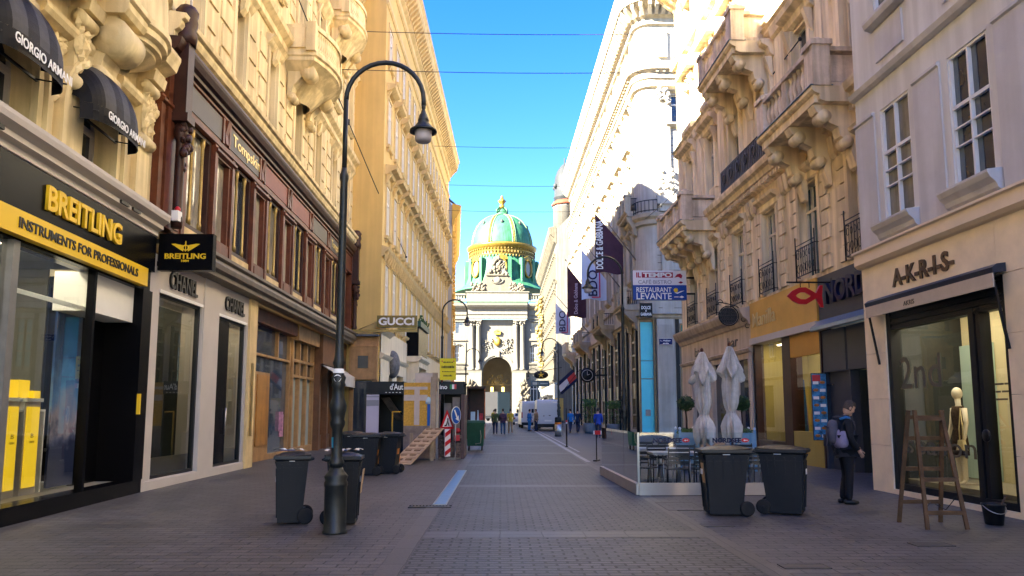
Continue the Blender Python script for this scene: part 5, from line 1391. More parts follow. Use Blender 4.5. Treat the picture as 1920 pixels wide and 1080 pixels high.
# turquoise corner panel, shaft and bronze window bands
m = MB(); 
for z0_,z1_ in ((.15,3.9),(3.96,5.2),(5.24,8.0)): m.box(9.98,10.86,53.2,53.3,z0_,z1_)
obj('turquoise_panel', m, M_turq, H3)
m = MB(); m.box(9.86,9.97,53.16,53.5,0,8.2); m.box(10.87,10.98,53.0,53.5,0,8.2); m.box(9.97,10.87,53.18,53.5,8.0,8.2); m.box(9.97,10.87,53.3,53.5,0,8.0); m.box(9.97,10.87,53.17,53.3,0,.14)
obj('panel_frame', m, M_gilded, H3)
m = MB(); m.box(10.25,10.6,53.15,53.2,1.3,1.75); obj('intercom', m, M_grey_metal, H3)
for c in cs3:
    m = MB()
    for xx in (c-1.35, c-.05, c+1.25): m.box(xx,xx+.10,-.02,.3,.3,8.0)
    for z in (.3,1.3,2.6,3.6,4.75,5.8,6.8,7.85): m.box(c-1.25,c+1.25,.02,.3,z,z+.13)
    m.box(c-1.25,c+1.25,.05,.3,2.73,3.6)
    m.place(MS); f = obj('bronze_window_band', m, M_gilded, H3)
    m = MB(); m.quad((c-1.3,.2,.3),(c+1.3,.2,.3),(c+1.3,.2,8.0),(c-1.3,.2,8.0)); m.place(MS); obj('pane', m.mesh('pane', False), M_pane, f)
    m = MB(); m.box(c+1.38,c+1.52,-.22,-.02,0,8.2); m.place(MS); obj('dark_mullion', m, M_black, f)
m = MB()
for xx in (12.8, 13.3, 13.84): m.box(xx,xx+.09,53.05,53.3,.3,7.9)
for z in (.3,1.6,2.95,4.5,5.6,6.8,7.8): m.box(12.89,13.84,53.07,53.3,z,z+.11)
m.box(12.89,13.84,53.1,53.3,3.06,4.5)
f = obj('bronze_window_band', m, M_gilded, H3)
m = MB(); m.quad((12.8,53.22,.3),(13.9,53.22,.3),(13.9,53.22,7.9),(12.8,53.22,7.9)); obj('pane', m.mesh('pane', False), M_teal_glass, f)
m = MB(); m.box(12.45,12.72,52.95,53.3,.0,8.2); obj('dark_mullion', m, M_black, f)
# balconies of the first floor: corner one and three along the street
def white_balcony(x0_, x1_, z, out):
    m = MB()
    m.mold(x0_, x1_, [(out-.3,z-.4),(out-.1,z-.3),(out-.1,z-.15),(out,z-.1),(out+.06,z),(.0,z)])
    for x in (x0_+.35, x1_-.35): m.bracket(x, .5, [(.04,z-1.9),(.3,z-1.7),(.35,z-1.3),(out*.8,z-.7),(out*.9,z-.4),(.04,z-.4)])
    for x in (x0_+.3, (x0_+x1_)/2, x1_-.3): m.box(x-.28,x+.28,-out-.02,-out+.4,z+.002,z+1.15); m.box(x-.34,x+.34,-out-.08,-out+.46,z+1.15,z+1.28)
    m.place(MS); b = obj('balcony', m, M_ivory_trim, H3)
    m = MB()
    for a, c_ in ((x0_+.58,(x0_+x1_)/2-.28),((x0_+x1_)/2+.28,x1_-.58)):
        m.rod((a,-out+.15,z+1.05),(c_,-out+.15,z+1.05),.03); m.rod((a,-out+.15,z+.1),(c_,-out+.15,z+.1),.03)
        k = int((c_-a)/.16)
        for i in range(k+1): m.rod((a+(c_-a)*i/k,-out+.15,z+.1),(a+(c_-a)*i/k,-out+.15,z+1.05),.02)
        for i in range(0,k,2):
            xx = a+(c_-a)*(i+.5)/k; m.tube([(xx+.14*math.cos(q*.785),-out+.14,z+.55+.22*math.sin(q*.785)) for q in range(8)],.03,5,closed=True)
    for sx in (x0_+.3,x1_-.3):
        for i in range(6): m.rod((sx,-out+.4+i*(out-.4)/6,z+.1),(sx,-out+.4+i*(out-.4)/6,z+1.05),.02)
        m.rod((sx,-out+.4,z+1.05),(sx,0,z+1.05),.03)
    m.place(MS); obj('iron_railing', m, M_iron, b)
white_balcony(-3.4, .15, 9.4, 1.3)
white_balcony(-16.5, -11.0, 9.2, 1.35)
white_balcony(-32.5, -27.0, 9.2, 1.35)
white_balcony(-46.0, -41.5, 9.2, 1.35)
white_balcony(-3.6, .2, 16.4, .9)
# corner balcony ledge with iron railing at the second floor
m = MB()
cp = [(R3c[0]+1.55*math.cos(R(180+90*i/8)), R3c[1]+1.55*math.sin(R(180+90*i/8))) for i in range(9)]
for z in (16.15,16.9): m.tube([(p[0],p[1],z) for p in cp], .035, 6)
for i in range(9): m.rod((cp[i][0],cp[i][1],16.05),(cp[i][0],cp[i][1],16.9),.025)
obj('iron_railing', m, M_iron, H3)

# street-name plate and small black shop plate on it
sp_ = thing('street_plate', 'small dark blue street name plate on the white fluted pier', 'sign', (11.7, 52.80, 6.55))
m = MB(); m.box(-.46,.46,-.03,.0,-.24,.24); obj('plate', m, mat('enamel_blue', (.012,.02,.10), .25, .05, 2), sp_)
m = MB(); e=.02; m.box(-.46,.46,-.035,-.031,.215,.235); m.box(-.46,.46,-.035,-.031,-.235,-.215); obj('border', m, M_white, sp_)
letters('1., Wallner-', .11, M_white, sp_, (0,-.032,.07), .72, .003, .003); letters('stra\u00dfe', .09, M_white, sp_, (0,-.032,-.11), .40, .003, .003)
bp_ = thing('shop_plate', 'small black plate with white lettering under the blue restaurant sign', 'sign', (10.30, 52.62, 8.25))
m = MB(); m.box(-.45,.45,-.06,.0,.0,1.05); obj('plate', m, M_black, bp_)
m = MB(); m.box(-.1,.1,.001,.6,.3,.7); obj('bracket', m, M_iron, bp_)
letters('DOLCE', .22, M_white, bp_, (0,-.062,.72), .66, .004, .006); letters('&', .14, M_white, bp_, (0,-.062,.50), .1, .004, .004); letters('GABBANA', .2, M_white, bp_, (0,-.062,.25), .78, .004, .006)

# ------------------------------------------------------------------ restaurant sign box hung across the side street corner
rsn = thing('restaurant_sign', 'white over blue restaurant sign box hung out from the far end of the beige building', 'sign', (6.05, 34.0, 6.72))
m = MB(); m.box(0,2.48,-.14,.14,.68,1.36); obj('white_box', m, mat('sign_white', (.68,.68,.74), .35, .04, 1), rsn)
m = MB(); m.box(0,2.48,-.14,.14,0,.675); obj('blue_box', m, mat('sign_blue', (.008,.055,.30), .35, .06, 1), rsn)
m = MB(); m.box(.42,1.86,-.150,-.141,1.02,1.27); obj('red_field', m, mat('sign_crimson', (.32,.01,.035), .35), rsn)
M_crim = MATS['sign_crimson']
letters('IL', .22, M_crim, rsn, (.27,-.142,1.145), .22, .006, .012); letters('TEMPO', .19, M_white, rsn, (1.14,-.151,1.145), 1.34, .006, .012)
letters('CAF\u00c9\u00b7BISTRO', .17, mat('sign_grey', (.24,.25,.30), .5), rsn, (1.02,-.142,.84), 1.55, .004, .002)
letters('RESTAURANT', .23, M_white, rsn, (.97,-.142,.46), 1.62, .004, .004); letters('LEVANTE', .30, M_white, rsn, (.97,-.142,.16), 1.62, .004, .006)
m = MB(); m.lathe([(0,0),(.10,0),(.10,.008),(0,.008)],14)
for i,p in enumerate(m.v): m.v[i] = (p[0]+1.98,-.142-p[2],p[1]+.44)
obj('sun_emblem', m, mat('sign_yellow', (.80,.55,.03), .4), rsn)
m = MB(); m.extr([(1.90,-.146,.33),(2.05,-.146,.27),(2.2,-.146,.34),(2.38,-.146,.42),(2.22,-.146,.40),(2.08,-.146,.34)], (0,.006,0)); m.extr([(2.12,-.146,.12),(2.25,-.146,.18),(2.36,-.146,.12),(2.25,-.146,.07)], (0,.006,0)); m.box(1.9,2.1,-.146,-.14,.11,.14); obj('wave_emblem', m, M_white, rsn)
m = MB(); m.extr([(1.92,-.146,1.02),(2.05,-.146,1.18),(2.2,-.146,1.22),(2.3,-.146,1.12),(2.25,-.146,.98),(2.1,-.146,1.06)], (0,.006,0)); m.extr([(2.1,-.146,.80),(2.22,-.146,.86),(2.33,-.146,.80),(2.22,-.146,.74)], (0,.006,0)); obj('dancer_emblem', m, M_crim, rsn)
m = MB(); m.box(-.02,0,-.15,.15,0,1.38); m.box(2.48,2.9,-.04,.04,.25,.33); m.box(2.48,2.9,-.04,.04,1.0,1.08); obj('bracket', m, M_black, rsn)

# ------------------------------------------------------------------ flags on poles leaning out from the palace front
def cloth(w_top, pts, seed=1, amp=.06):
    pass
M_plum = mat('plum_flag_cloth', (.055,.020,.034), .8, .2, 2)
M_sky = mat('pale_blue_flag_cloth', (.56,.66,.84), .8, .06, 1)
M_navy = mat('navy_print', (.010,.018,.10), .7); M_pink = mat('magenta_print', (.50,.02,.12), .7)
def flag(Y, xl, xr, ztl, ztr, zb, m_, lab, txt, tw, tcol, pole, under=None, th=.4):
    t = thing('flag', lab, 'flag', (xr, Y, 0), 0, 'flags on poles along the white palace')
    W = xr - xl
    g = MB(); nx, nz = 14, 16; V = []
    for side in (0, 1):
        for i in range(nx+1):
            u = i/nx; zt = ztl + (ztr-ztl)*u
            for k in range(nz+1):
                v = k/nz; z = zt + (zb-zt)*v
                V.append((-W + W*u, .07*math.sin(u*7+v*2)*(.3+v) + (.006 if side else 0), z + .08*math.sin(u*6)*v))
    F = []; st = (nx+1)*(nz+1)
    for s in (0,1):
        for i in range(nx):
            for k in range(nz):
                a = s*st + i*(nz+1)+k; F.append((a,a+nz+1,a+nz+2,a+1))
    g.add(V, F, True)
    obj('cloth', g.mesh('cloth', False), m_, t)
    g = MB(); g.tube([pole[0], pole[1]], [.05,.03], 8); g.ball(pole[1], .07, 8, 6); obj('pole', g, mat('pale_pole', (.16,.14,.12), .5), t)
    if txt:
        me = text_mesh(txt, th, tw, .03, .012); o = obj('lettering', me.copy(), None, t); o.data.materials.clear(); o.data.materials.append(tcol)
        o.rotation_euler = (0, R(-90), 0); o.location = (-W*(.86 if tw > 3 else .56), -.14, zb + tw/2 + .3)
    if under:
        g = MB(); cx = -W*.56 + th*.5 + .16; z0 = zb + .3
        g.box(cx, cx+.10, -.16, -.13, z0-.15, z0+tw*.93); g.box(cx-.62, cx, -.16, -.13, z0-.15, z0-.06); obj('underline', g, under, t)
flag(55.0, 7.05, 9.15, 16.5, 14.0, 11.9, M_plum, 'dark plum flag with white lettering, the nearest on the palace front', 'DOLCE & GABBANA', 3.7, M_white, ((.95,0,12.9),(-2.2,0,17.2)), th=.5)
flag(62.0, 6.75, 8.85, 15.3, 12.6, 10.95, M_sky, 'pale blue flag with navy letters behind the nearest plum flag', 'BDO', 2.2, M_navy, ((1.15,0,12.0),(-2.2,0,16.2)), M_pink, th=.75)
flag(71.0, 6.35, 8.15, 15.6, 13.3, 10.6, M_plum, 'dark plum flag hanging between the two pale blue flags', 'Dolce & Gabbana', 3.0, mat('lilac_print', (.42,.34,.45), .8), ((1.75,0,12.3),(-1.95,0,16.2)), th=.34)
flag(82.0, 6.0, 7.65, 13.6, 11.8, 10.1, M_sky, 'pale blue flag with navy letters, the farthest on the palace front', 'BDO', 2.3, M_navy, ((2.1,0,10.2),(-1.75,0,14.6)), M_pink, th=.7)
# slanted small flag and shop signs farther down
ff = thing('shop_flag', 'small slanted navy, white and red flag above the parked vans', 'flag', (8.1, 84, 5.6))
Fm = [mat('flag_navy', (.015,.02,.07), .8), MATS['sign_white'], MATS['signal_red']]
def para(a,b,c,d): 
    g = MB(); g.extr([a,b,c,d], (0,.03,0)); return g
obj('navy_stripe', para((-1.9,0,-.9),(-.1,0,.75),(.1,0,.45),(-1.7,0,-1.2)), Fm[0], ff)
obj('lower_stripe', para((-1.5,-.002,-1.85),(.35,-.002,-.25),(.5,-.002,-.5),(-1.3,-.002,-2.1)), Fm[0], ff)
obj('white_field', para((-1.7,0,-1.2),(-.72,0,-.30),(-.45,0,-.95),(-1.45,0,-1.84)), Fm[1], ff)
obj('red_field', para((-.70,0,-.30),(.1,0,.44),(.36,0,-.22),(-.43,0,-.95)), Fm[2], ff)
g = MB(); g.rod((.9,0,.9),(-1.6,.02,-2.2),.035); obj('pole', g, M_iron, ff)
ck = thing('round_sign', 'round black clock-like shop sign jutting from the palace front near the vans', 'sign', (8.05, 70, 5.0))
g = MB(); g.lathe([(.0,-.12),(.62,-.12),(.7,-.06),(.7,.06),(.62,.12),(0,.12)],20)
for i,p in enumerate(g.v): g.v[i] = (p[0],p[2],p[1])
obj('disc', g, M_black, ck)
g = MB(); g.tube([(.5*math.cos(a*math.pi/10),-.135,.5*math.sin(a*math.pi/10)) for a in range(20)],.03,5,closed=True); g.bar((0,-.14,0),(0,-.14,.36),.05,.02,(0,1,0)); g.bar((0,-.14,0),(.22,-.14,.1),.05,.02,(0,1,0)); obj('dial_mark', g, M_ltgrey_stone, ck)
g = MB(); g.box(.7,1.95,-.06,.06,-.08,.08); g.tube([(.75,0,.1),(1.2,0,.6),(1.9,0,.7)],.04,6); obj('bracket', g, M_iron, ck)

# ------------------------------------------------------------------ right 4: white house standing forward, then the turret
M_house = mat('weathered_house_stone', (.135,.126,.108), .85, .14, .6, .2, 20, streak=.2); M_house_trim = mat('weathered_house_trim', (.115,.10,.072), .85, .2, 1.5, .3, 15, streak=.25)
J = right_frame('gable_end_house', 'white house standing forward beyond the palace, its blank gable end facing the street', 'building', (8.1,108), -.003)
LJ = 40
cj = [-(2.2+2.9*i) for i in range(13)]
m = MB(); m.wall(-LJ, 0, 0, 28.6, [(c-.6,c+.6,z,z+2.6) for c in cj for z in (6.5,11.2,16.5,21.5)], .3); m.box(-LJ+.02,-.02,.4,10,0,28.6); m.quad((0,0,0),(0,0,28.6),(0,10,28.6),(0,10,0))
m.extr([(0,.2,28.6),(0,10,28.6),(0,10,34),(0,5.5,34)], (-LJ,0,0))
obj('wall', m, M_house, J)
m = MB()
for z,o_ in ((10,.25),(15.3,.3),(20.3,.3)): m.mold(-LJ, .02, [(.04,z),(o_*.6,z+.15),(o_,z+.4),(.04,z+.5)])
m.mold(-LJ, .04, [(.05,26.3),(.3,26.6),(.35,27.2),(.95,27.7),(1.1,28.3),(1.1,28.7),(.05,28.9)])
x = -LJ+.3
while x < 0: m.bracket(x,.3,[(.3,26.6),(.4,26.6),(.9,27.4),(.9,27.65),(.3,27.65)]); x += .7
obj('cornice', m, M_house_trim, J)
sm = ped(1.2, 2.6, 2, 21); sm.materials.append(M_house_trim)
for c in cj:
    for z in (6.5,11.2,16.5,21.5): window(J, c, z, 1.2, 2.6, .2, frame=M_white_frame, pane=M_pane, nx=2, surround=sm)
m = MB(); rnd = random.Random(12)
for i in range(150):
    t = rnd.random(); m.ball((-LJ+5+9*rnd.random(), -.5-1.0*rnd.random()*abs(math.sin(t*9)), 9.5+13*t), rnd.uniform(.18,.45), 6, 5)
obj('gilded_ornament', m, mat('gilded_stone', (.20,.14,.045), .6, .2, 2), J)
m = MB(); m.box(-20,-9,-.9,-.02,4.0,4.2); m.extr([(-34,-.02,4.6),(-34,-1.6,3.5),(-34,-1.6,3.3),(-34,-.02,4.4)], (13,0,0)); obj('shop_awning', m, M_black, J)
m = MB()
for c in cj: m.box(c-1.1,c+1.1,-.03,-.01,.4,3.6)
obj('shop_pane', m, M_pane, J)
tu = thing('turret', 'grey domed roof turret rising behind the white palace', 'turret', (10.2,117,3.0))
m = MB(); m.lathe([(1.75,30),(1.75,32.6),(1.85,32.7),(1.85,32.9),(1.7,33),(1.7,35.0),(1.55,36.2),(1.15,37.3),(.6,38.1),(.12,38.5),(.1,39.4),(0,39.5)],8); obj('dome', m, mat('zinc_grey', (.034,.037,.040), .6, .2, 1, spec=.1), tu)
m = MB(); m.lathe([(1.9,26.0),(1.9,31.0),(2.0,31.1),(2.0,31.4)],8); obj('stone_base', m, M_house, tu)
m = MB(); m.lathe([(2.2,31.42),(2.1,31.75),(1.78,32.2)],8); obj('tile_skirt', m, mat('orange_tile', (.16,.04,.018), .8, .2, 3), tu)
m = MB()
for a in range(8):
    q = R(22.5+45*a); m.ball((1.72*math.cos(q),1.72*math.sin(q),34.6),.34,8,6,(1,1,1.2))
obj('round_window', m, M_dark_in, tu)

# ------------------------------------------------------------------ the domed palace gate at the end of the street
GX, GY = -.95, 175.0
K = thing('domed_gate', 'white baroque palace gate with a green and gold dome closing the view', 'palace', (GX, GY, 0))
M_gate = mat('gate_white_stone', (.14,.127,.102), .8, .07, .25, .15, 10, streak=.12)
M_gate2 = mat('gate_relief_stone', (.125,.105,.075), .8, .14, 1.2, .3, 8, streak=.2)
M_copper = mat('verdigris_copper', (.030,.135,.068), .6, .26, .35, .1, 8, streak=.35)
M_goldleaf = mat('gold_leaf', (.17,.105,.014), .45, .30, 1.5, metal=.35)
m = MB()
holes = [(-3.45,3.45,0,14.4,'a')]
for s in (-1,1): holes += [(s*8.9-.95,s*8.9+.95,20.0,22.6),(s*8.9-1.2,s*8.9+1.2,13.2,17.4,'a'),(s*8.9-1.2,s*8.9+1.2,4.0,8.4,'a')]
for s in (-1,1):
    for q in (13,17): holes += [(s*q-.95,s*q+.95,20.0,22.6),(s*q-1.2,s*q+1.2,13.2,17.4,'a')]
m.wall(-30,30,0,23.2,holes,1.2)
m.box(-30,-4.0,1.3,16,0,23); m.box(4.0,30,1.3,16,0,23); m.box(-4.0,4.0,1.3,16,15,23)
obj('wall', m, M_gate, K)
m = MB(); m.box(-4.0,4.0,15.5,15.8,0,15); m.box(-4.02,-3.95,1.2,15.5,0,15); m.box(3.95,4.02,1.2,15.5,0,15)
obj('passage', m, mat('passage_stone', (.30,.26,.21), .85, .2, .3), K)
m = MB(); m.box(-1.6,1.6,15.2,15.45,0,6.6); obj('painted_light_panel', m, mat('painted_light_beyond', (.12,.15,.17), .8), K)  # pale panel painted as the light at the passage's far end
m = MB(); rnd = random.Random(6)
for i in range(60):
    a = rnd.uniform(0,math.pi); r = rnd.uniform(.3,2.8); m.ball((r*math.cos(a),9,8.3+r*.9*math.sin(a)),rnd.uniform(.12,.3),6,4)
m.rod((-3.9,9,8.2),(3.9,9,8.2),.12)
obj('iron_overthrow', m, mat('old_gold', (.32,.24,.10), .5, .3, 2), K)
m = MB()
for x in (-1.35,1.35): m.box(x-.35,x+.35,8.5,9.1,6.5,7.6)
obj('lantern', m, mat('lit_lantern', (.9,.65,.15), emit=(1,.7,.15), estr=.5), K)
m = MB()
for rr, d in ((4.15,.5),(3.75,.3)):
    for i in range(20):
        a0, a1 = math.pi*i/20, math.pi*(i+1)/20; ri = rr-.42
        m.extr([(-rr*math.cos(a0),-d,10.95+rr*math.sin(a0)),(-rr*math.cos(a1),-d,10.95+rr*math.sin(a1)),(-ri*math.cos(a1),-d,10.95+ri*math.sin(a1)),(-ri*math.cos(a0),-d,10.95+ri*math.sin(a0))], (0,d,0))
m.box(-.5,.5,-.8,0,14.3,15.8)
obj('arch_moulding', m, M_gate, K)
for x in (-5.9,-4.4,4.4,5.9):
    m = MB(); m.box(x-.75,x+.75,-1.5,.0,0,10.6); m.lathe([(.72,11.2),(.72,11.6),(.58,11.8),(.6,14),(.5,21.4),(.56,21.5),(.56,21.7)],16,(x,-.75,0))
    for i in range(22): m.ball((x+rnd.uniform(-.55,.55),-.75+rnd.uniform(-.55,.1),rnd.uniform(21.7,22.7)),rnd.uniform(.14,.26),6,4)
    m.box(x-.7,x+.7,-1.45,0,22.7,23.1)
    obj('column', m, M_gate, K)
m = MB()
for x0_,x1_,y_ in ((-30,-7,0),(-7,7,-1.0),(7,30,0)):
    m.mold(x0_,x1_,[(.1,23.2),(.3,23.3),(.3,24.2),(.5,24.3),(.5,25.4),(.9,25.7),(1.3,25.9),(1.6,26.3),(1.7,26.8),(.1,27.1)], y=y_)
    m.mold(x0_,x1_,[(.1,10.5),(.4,10.6),(.5,11.0),(.6,11.2),(.1,11.3)], y=y_ if y_ == 0 else -.8) if y_ == 0 else None
for s in (-1,1): m.mold(min(s*3.6,s*7),max(s*3.6,s*7),[(.6,10.5),(.8,10.6),(.9,11.0),(1.0,11.19),(.1,11.19)], y=-.6)
obj('entablature', m, M_gate, K)
m = MB(); m.box(-30,30,-1.65,-1.2,27.1,27.3); obj('copper_flashing', m, M_copper, K)
m = MB(); m.box(-7.3,7.3,-1.2,1.0,27.12,29.5); m.box(-7.5,7.5,-1.4,1.1,29.5,29.75)
for s in (-1,1):
    m.box(min(s*7.5,s*30),max(s*7.5,s*30),-.9,-.2,28.9,29.3); m.box(min(s*7.5,s*30),max(s*7.5,s*30),-.9,-.2,27.31,27.6)
    for i in range(34): m.box(s*(7.9+.62*i)-.15,s*(7.9+.62*i)+.15,-.75,-.35,27.6,28.9)
    for q in (12.5,17.5,24): m.box(s*q-.5,s*q+.5,-1.0,-.1,27.3,29.5)
obj('attic', m, M_gate, K)
# sculpture group
m = MB()
m.extr([(-6.4,-.8,29.75),(6.4,-.8,29.75),(5.2,-.8,31.2),(3.8,-.8,31.6),(3.0,-.8,33.4),(2.4,-.8,33.9),(-2.4,-.8,33.9),(-3.0,-.8,33.4),(-3.8,-.8,31.6),(-5.2,-.8,31.2)], (0,1.4,0))
m.box(-2.7,2.7,-1.1,.8,33.6,33.95)
for i in range(130):
    t = rnd.random(); hw = 2.3*(1-t)**.7+.35
    m.ball((rnd.uniform(-hw,hw),-.6+rnd.uniform(-.4,.3),33.9+4.0*t),rnd.uniform(.18,.42),7,5,(1,1,rnd.uniform(1,1.8)))
for s in (-1,1):
    for i in range(50): m.ball((s*rnd.uniform(3.0,6.3),-.9,29.8+rnd.uniform(0,2.0)),rnd.uniform(.18,.42),7,5)
m.tube([(0,-1,35.4),(1.9,-1.1,37.0)],.14,6)
obj('sculpture_group', m, M_gate2, K)
m = MB()
for i in range(18): a = math.pi*i/17; m.ball((1.4*math.cos(a),-.95,32.6-.9*math.sin(a)),.14,6,4)
m.ball((0,-1.0,32.5),.8,10,7,(1,.3,1)); obj('carved_mask', m, M_gate, K)
for s in (-1,1):   # statues beside the arch
    m = MB(); m.box(s*6.2-1.8,s*6.2+1.8,-2.4,-.2,0,2.4)
    for i in range(70):
        t = rnd.random(); m.ball((s*6.2+rnd.uniform(-1.5,1.5)*(1-t*.6),-1.4+rnd.uniform(-.6,.6),2.6+6.2*t),rnd.uniform(.22,.5),7,5,(1,1,rnd.uniform(1,1.7)))
    m.tube([(s*6.2,-1.6,6.5),(s*4.9,-1.8,8.0)],.2,6); m.tube([(s*6.2,-1.6,5.5),(s*7.6,-1.8,7.2)],.22,6)
    obj('statue', m, M_gate2, K)
m = MB(); m.ball((0,-.3,18.0),.85,14,10,(1,.35,1.3)); obj('gilded_shield', m, M_goldleaf, K)
m = MB(); m.ball((0,-.5,18.0),.48,12,8,(1,.35,1.3)); m.box(-.7,.7,-.5,-.2,19.7,20.2); obj('yellow_crest', m, mat('bright_gilt', (.72,.50,.05), .4), K)
m = MB()
for i in range(7): m.ball((-.75+.25*i,-.35,20.3+.35*math.sin(math.pi*i/6)),.2,6,4)
obj('crown', m, mat('red_gilt', (.45,.12,.05), .5), K)
m = MB()
for s in (-1,1):
    for i in range(40): m.ball((s*rnd.uniform(1.1,3.6),-.15,rnd.uniform(15.4,18.6)),rnd.uniform(.12,.28),6,4)
    m.mold(s*8.9-1.5,s*8.9+1.5,[(.05,12.4),(.4,12.6),(.5,12.9),(.05,13.0)]); m.mold(s*8.9-1.3,s*8.9+1.3,[(.05,22.65),(.25,22.7),(.05,22.9)])
    for i in range(9): m.box(s*8.9-1.3+.3*i-.08,s*8.9-1.3+.3*i+.08,-.42,-.2,11.35,12.3)
    m.extr([(s*8.9-1.7,-.3,18.2),(s*8.9+1.7,-.3,18.2),(s*8.9+1.7,-.3,18.4),(s*8.9,-.3,19.4),(s*8.9-1.7,-.3,18.4)],(0,.3,0))
    for sx in (-1,1): m.box(s*8.9+sx*1.35-.15,s*8.9+sx*1.35+.15,-.2,0,13.0,17.8)
obj('wall_relief', m, M_gate, K)
for s in (-1,1):
    for q in (8.9,13,17):
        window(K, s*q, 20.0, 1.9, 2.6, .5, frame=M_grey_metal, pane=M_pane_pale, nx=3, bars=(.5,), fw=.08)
        window(K, s*q, 13.2, 2.4, 4.2, .5, frame=M_white_frame, pane=mat('tan_window_glass', (.22,.19,.14), .1, .3, 1), nx=4, bars=(.5,.25), fw=.1)
    window(K, s*8.9, 4.0, 2.4, 4.4, .5, frame=M_white_frame, pane=M_pane, nx=3, fw=.1)
# dome
dz = 1.6
DX, DY = 1.05, 14.0     # dome centre inside the palace, relative to the facade
def zz(z): return 1.6 + (z-1.6)*1.08
m = MB()
m.lathe([(12.2,zz(29.2)),(11.9,zz(29.6)),(10.6,zz(30.2)),(9.4,zz(31.2)),(8.9,zz(32.6)),(8.6,zz(34)),(8.3,zz(37.4))],32,(DX,DY,0))
obj('drum', m, M_copper, K)
m = MB(); n_ = 20; pr = []
for i in range(n_+1):
    a = math.pi/2*i/n_; pr.append((max(1.9,8.05*math.cos(a)**.85), zz(40.0)+ (zz(48.3)-zz(40.0))*math.sin(a)))
m.lathe(pr,48,(DX,DY,0)); dome = obj('dome', m, M_copper, K)
m = MB()
for k in range(8):
    a = R(22.5+45*k)
    for da in (-.05,.05):
        m.tube([(DX+(r+.05)*math.cos(a+da*(8/max(r,3))),DY+(r+.05)*math.sin(a+da*(8/max(r,3))),z) for r,z in pr],.17,6)
obj('rib', m, mat('pale_verdigris', (.10,.19,.09), .6, .15, 1), dome)
m = MB()
for k in range(8):
    a = R(22.5+45*k); m.tube([(DX+(r+.12)*math.cos(a),DY+(r+.12)*math.sin(a),z) for r,z in pr],.13,6)
obj('gilt_rib', m, M_goldleaf, dome)
m = MB()
for k in range(8):
    a = R(45*k); i = 9; r,z = pr[i]
    m.ball((DX+(r+.02)*math.cos(a),DY+(r+.02)*math.sin(a),z),.42,8,6,(1,1,1.5))
obj('vent_window', m, M_dark_in, dome)
m = MB(); m.lathe([(8.2,zz(37.3)),(8.4,zz(37.6)),(8.25,zz(37.8)),(8.3,zz(38.9)),(8.5,zz(39.1)),(9.0,zz(39.7)),(9.0,zz(40.1)),(8.05,zz(40.35))],48,(DX,DY,0)); obj('gilded_band', m, M_goldleaf, K)
m = MB()
for k in range(64):
    a = 2*math.pi*k/64; m.box(DX+8.42*math.cos(a)-.16,DX+8.42*math.cos(a)+.16,DY+8.42*math.sin(a)-.16,DY+8.42*math.sin(a)+.16,zz(37.85),zz(38.4))
    m.ball((DX+8.45*math.cos(a),DY+8.45*math.sin(a),zz(38.85)),.2,6,4); m.ball((DX+8.4*math.cos(a+.049),DY+8.4*math.sin(a+.049),zz(37.2)),.2,6,4,(1,1,1.8))
obj('gilt_relief', m, mat('dull_gilt', (.15,.10,.025), .5, .3, 3, metal=.3), K)
for k in range(8):
    a = R(-90+45*k+22.5) if False else R(-90 + 45*k + 0.0)
    a = R(-90 + 45*k + 22.5*0)
    m = MB()
    o_ = 0
    M_ = Matrix.Translation((DX+8.9*math.cos(a),DY+8.9*math.sin(a),0)) @ Matrix.Rotation(a+math.pi/2,4,'Z')
    m.tube([(1.15*math.cos(q*math.pi/10),-.35,zz(34.2)+2.1*math.sin(q*math.pi/10)) for q in range(20)],.28,8,closed=True)
    m.extr([(-1.6,-.3,zz(36.0)),(1.6,-.3,zz(36.0)),(1.2,-.3,zz(36.7)),(0,-.3,zz(37.2)),(-1.2,-.3,zz(36.7))],(0,.6,0))
    m.place(M_); f = obj('oval_window', m, M_goldleaf, K)
    m = MB(); m.extr([(1.1*math.cos(q*math.pi/10),-.25,zz(34.2)+2.05*math.sin(q*math.pi/10)) for q in range(20)],(0,.3,0)); m.place(M_); obj('pane', m, mat('dome_window_glass', (.16,.15,.13), .3, .2, 1), f)
    m = MB()
    for s in (-1,1): m.box(s*1.9-.45,s*1.9+.45,-.5,.6,zz(31.0),zz(36.6))
    m.place(M_); obj('pilaster', m, M_copper, K)
m = MB(); m.lathe([(1.95,zz(48.2)),(2.0,zz(48.5)),(1.3,zz(49.0)),(1.2,zz(49.3)),(.5,zz(50.0))],16,(DX,DY,0))
for k in range(4):
    a = R(45+90*k); m.tube([(DX+1.7*math.cos(a),DY+1.7*math.sin(a),zz(48.6)),(DX+1.9*math.cos(a),DY+1.9*math.sin(a),zz(49.4)),(DX+1.0*math.cos(a),DY+1.0*math.sin(a),zz(50.2))],.3,6)
obj('lantern_base', m, M_copper, K)
m = MB(); m.lathe([(.45,zz(49.9)),(.9,zz(50.3)),(.75,zz(50.7)),(.45,zz(51.0)),(.85,zz(51.5)),(.95,zz(51.9)),(.6,zz(52.4)),(.3,zz(52.7)),(.35,zz(53.0)),(0,zz(53.4))],14,(DX,DY,0))
for k in range(6): m.ball((DX+.85*math.cos(k),DY+.85*math.sin(k),zz(51.9)),.25,6,4)
obj('finial', m, M_goldleaf, K)
# pale house behind the gate on the left
bh = thing('far_house', 'pale plain house end showing between the ochre cornice and the dome', 'building', (-13,215,0))
m = MB(); m.box(-6,1,0,8,0,34); obj('wall', m, M_gate, bh)
m = MB(); m.extr([(-6.3,-.3,34),(1.3,-.3,34),(0,4,36),(-5,4,36)],(0,8,0)); obj('roof', m, MATS['zinc_grey'], bh)
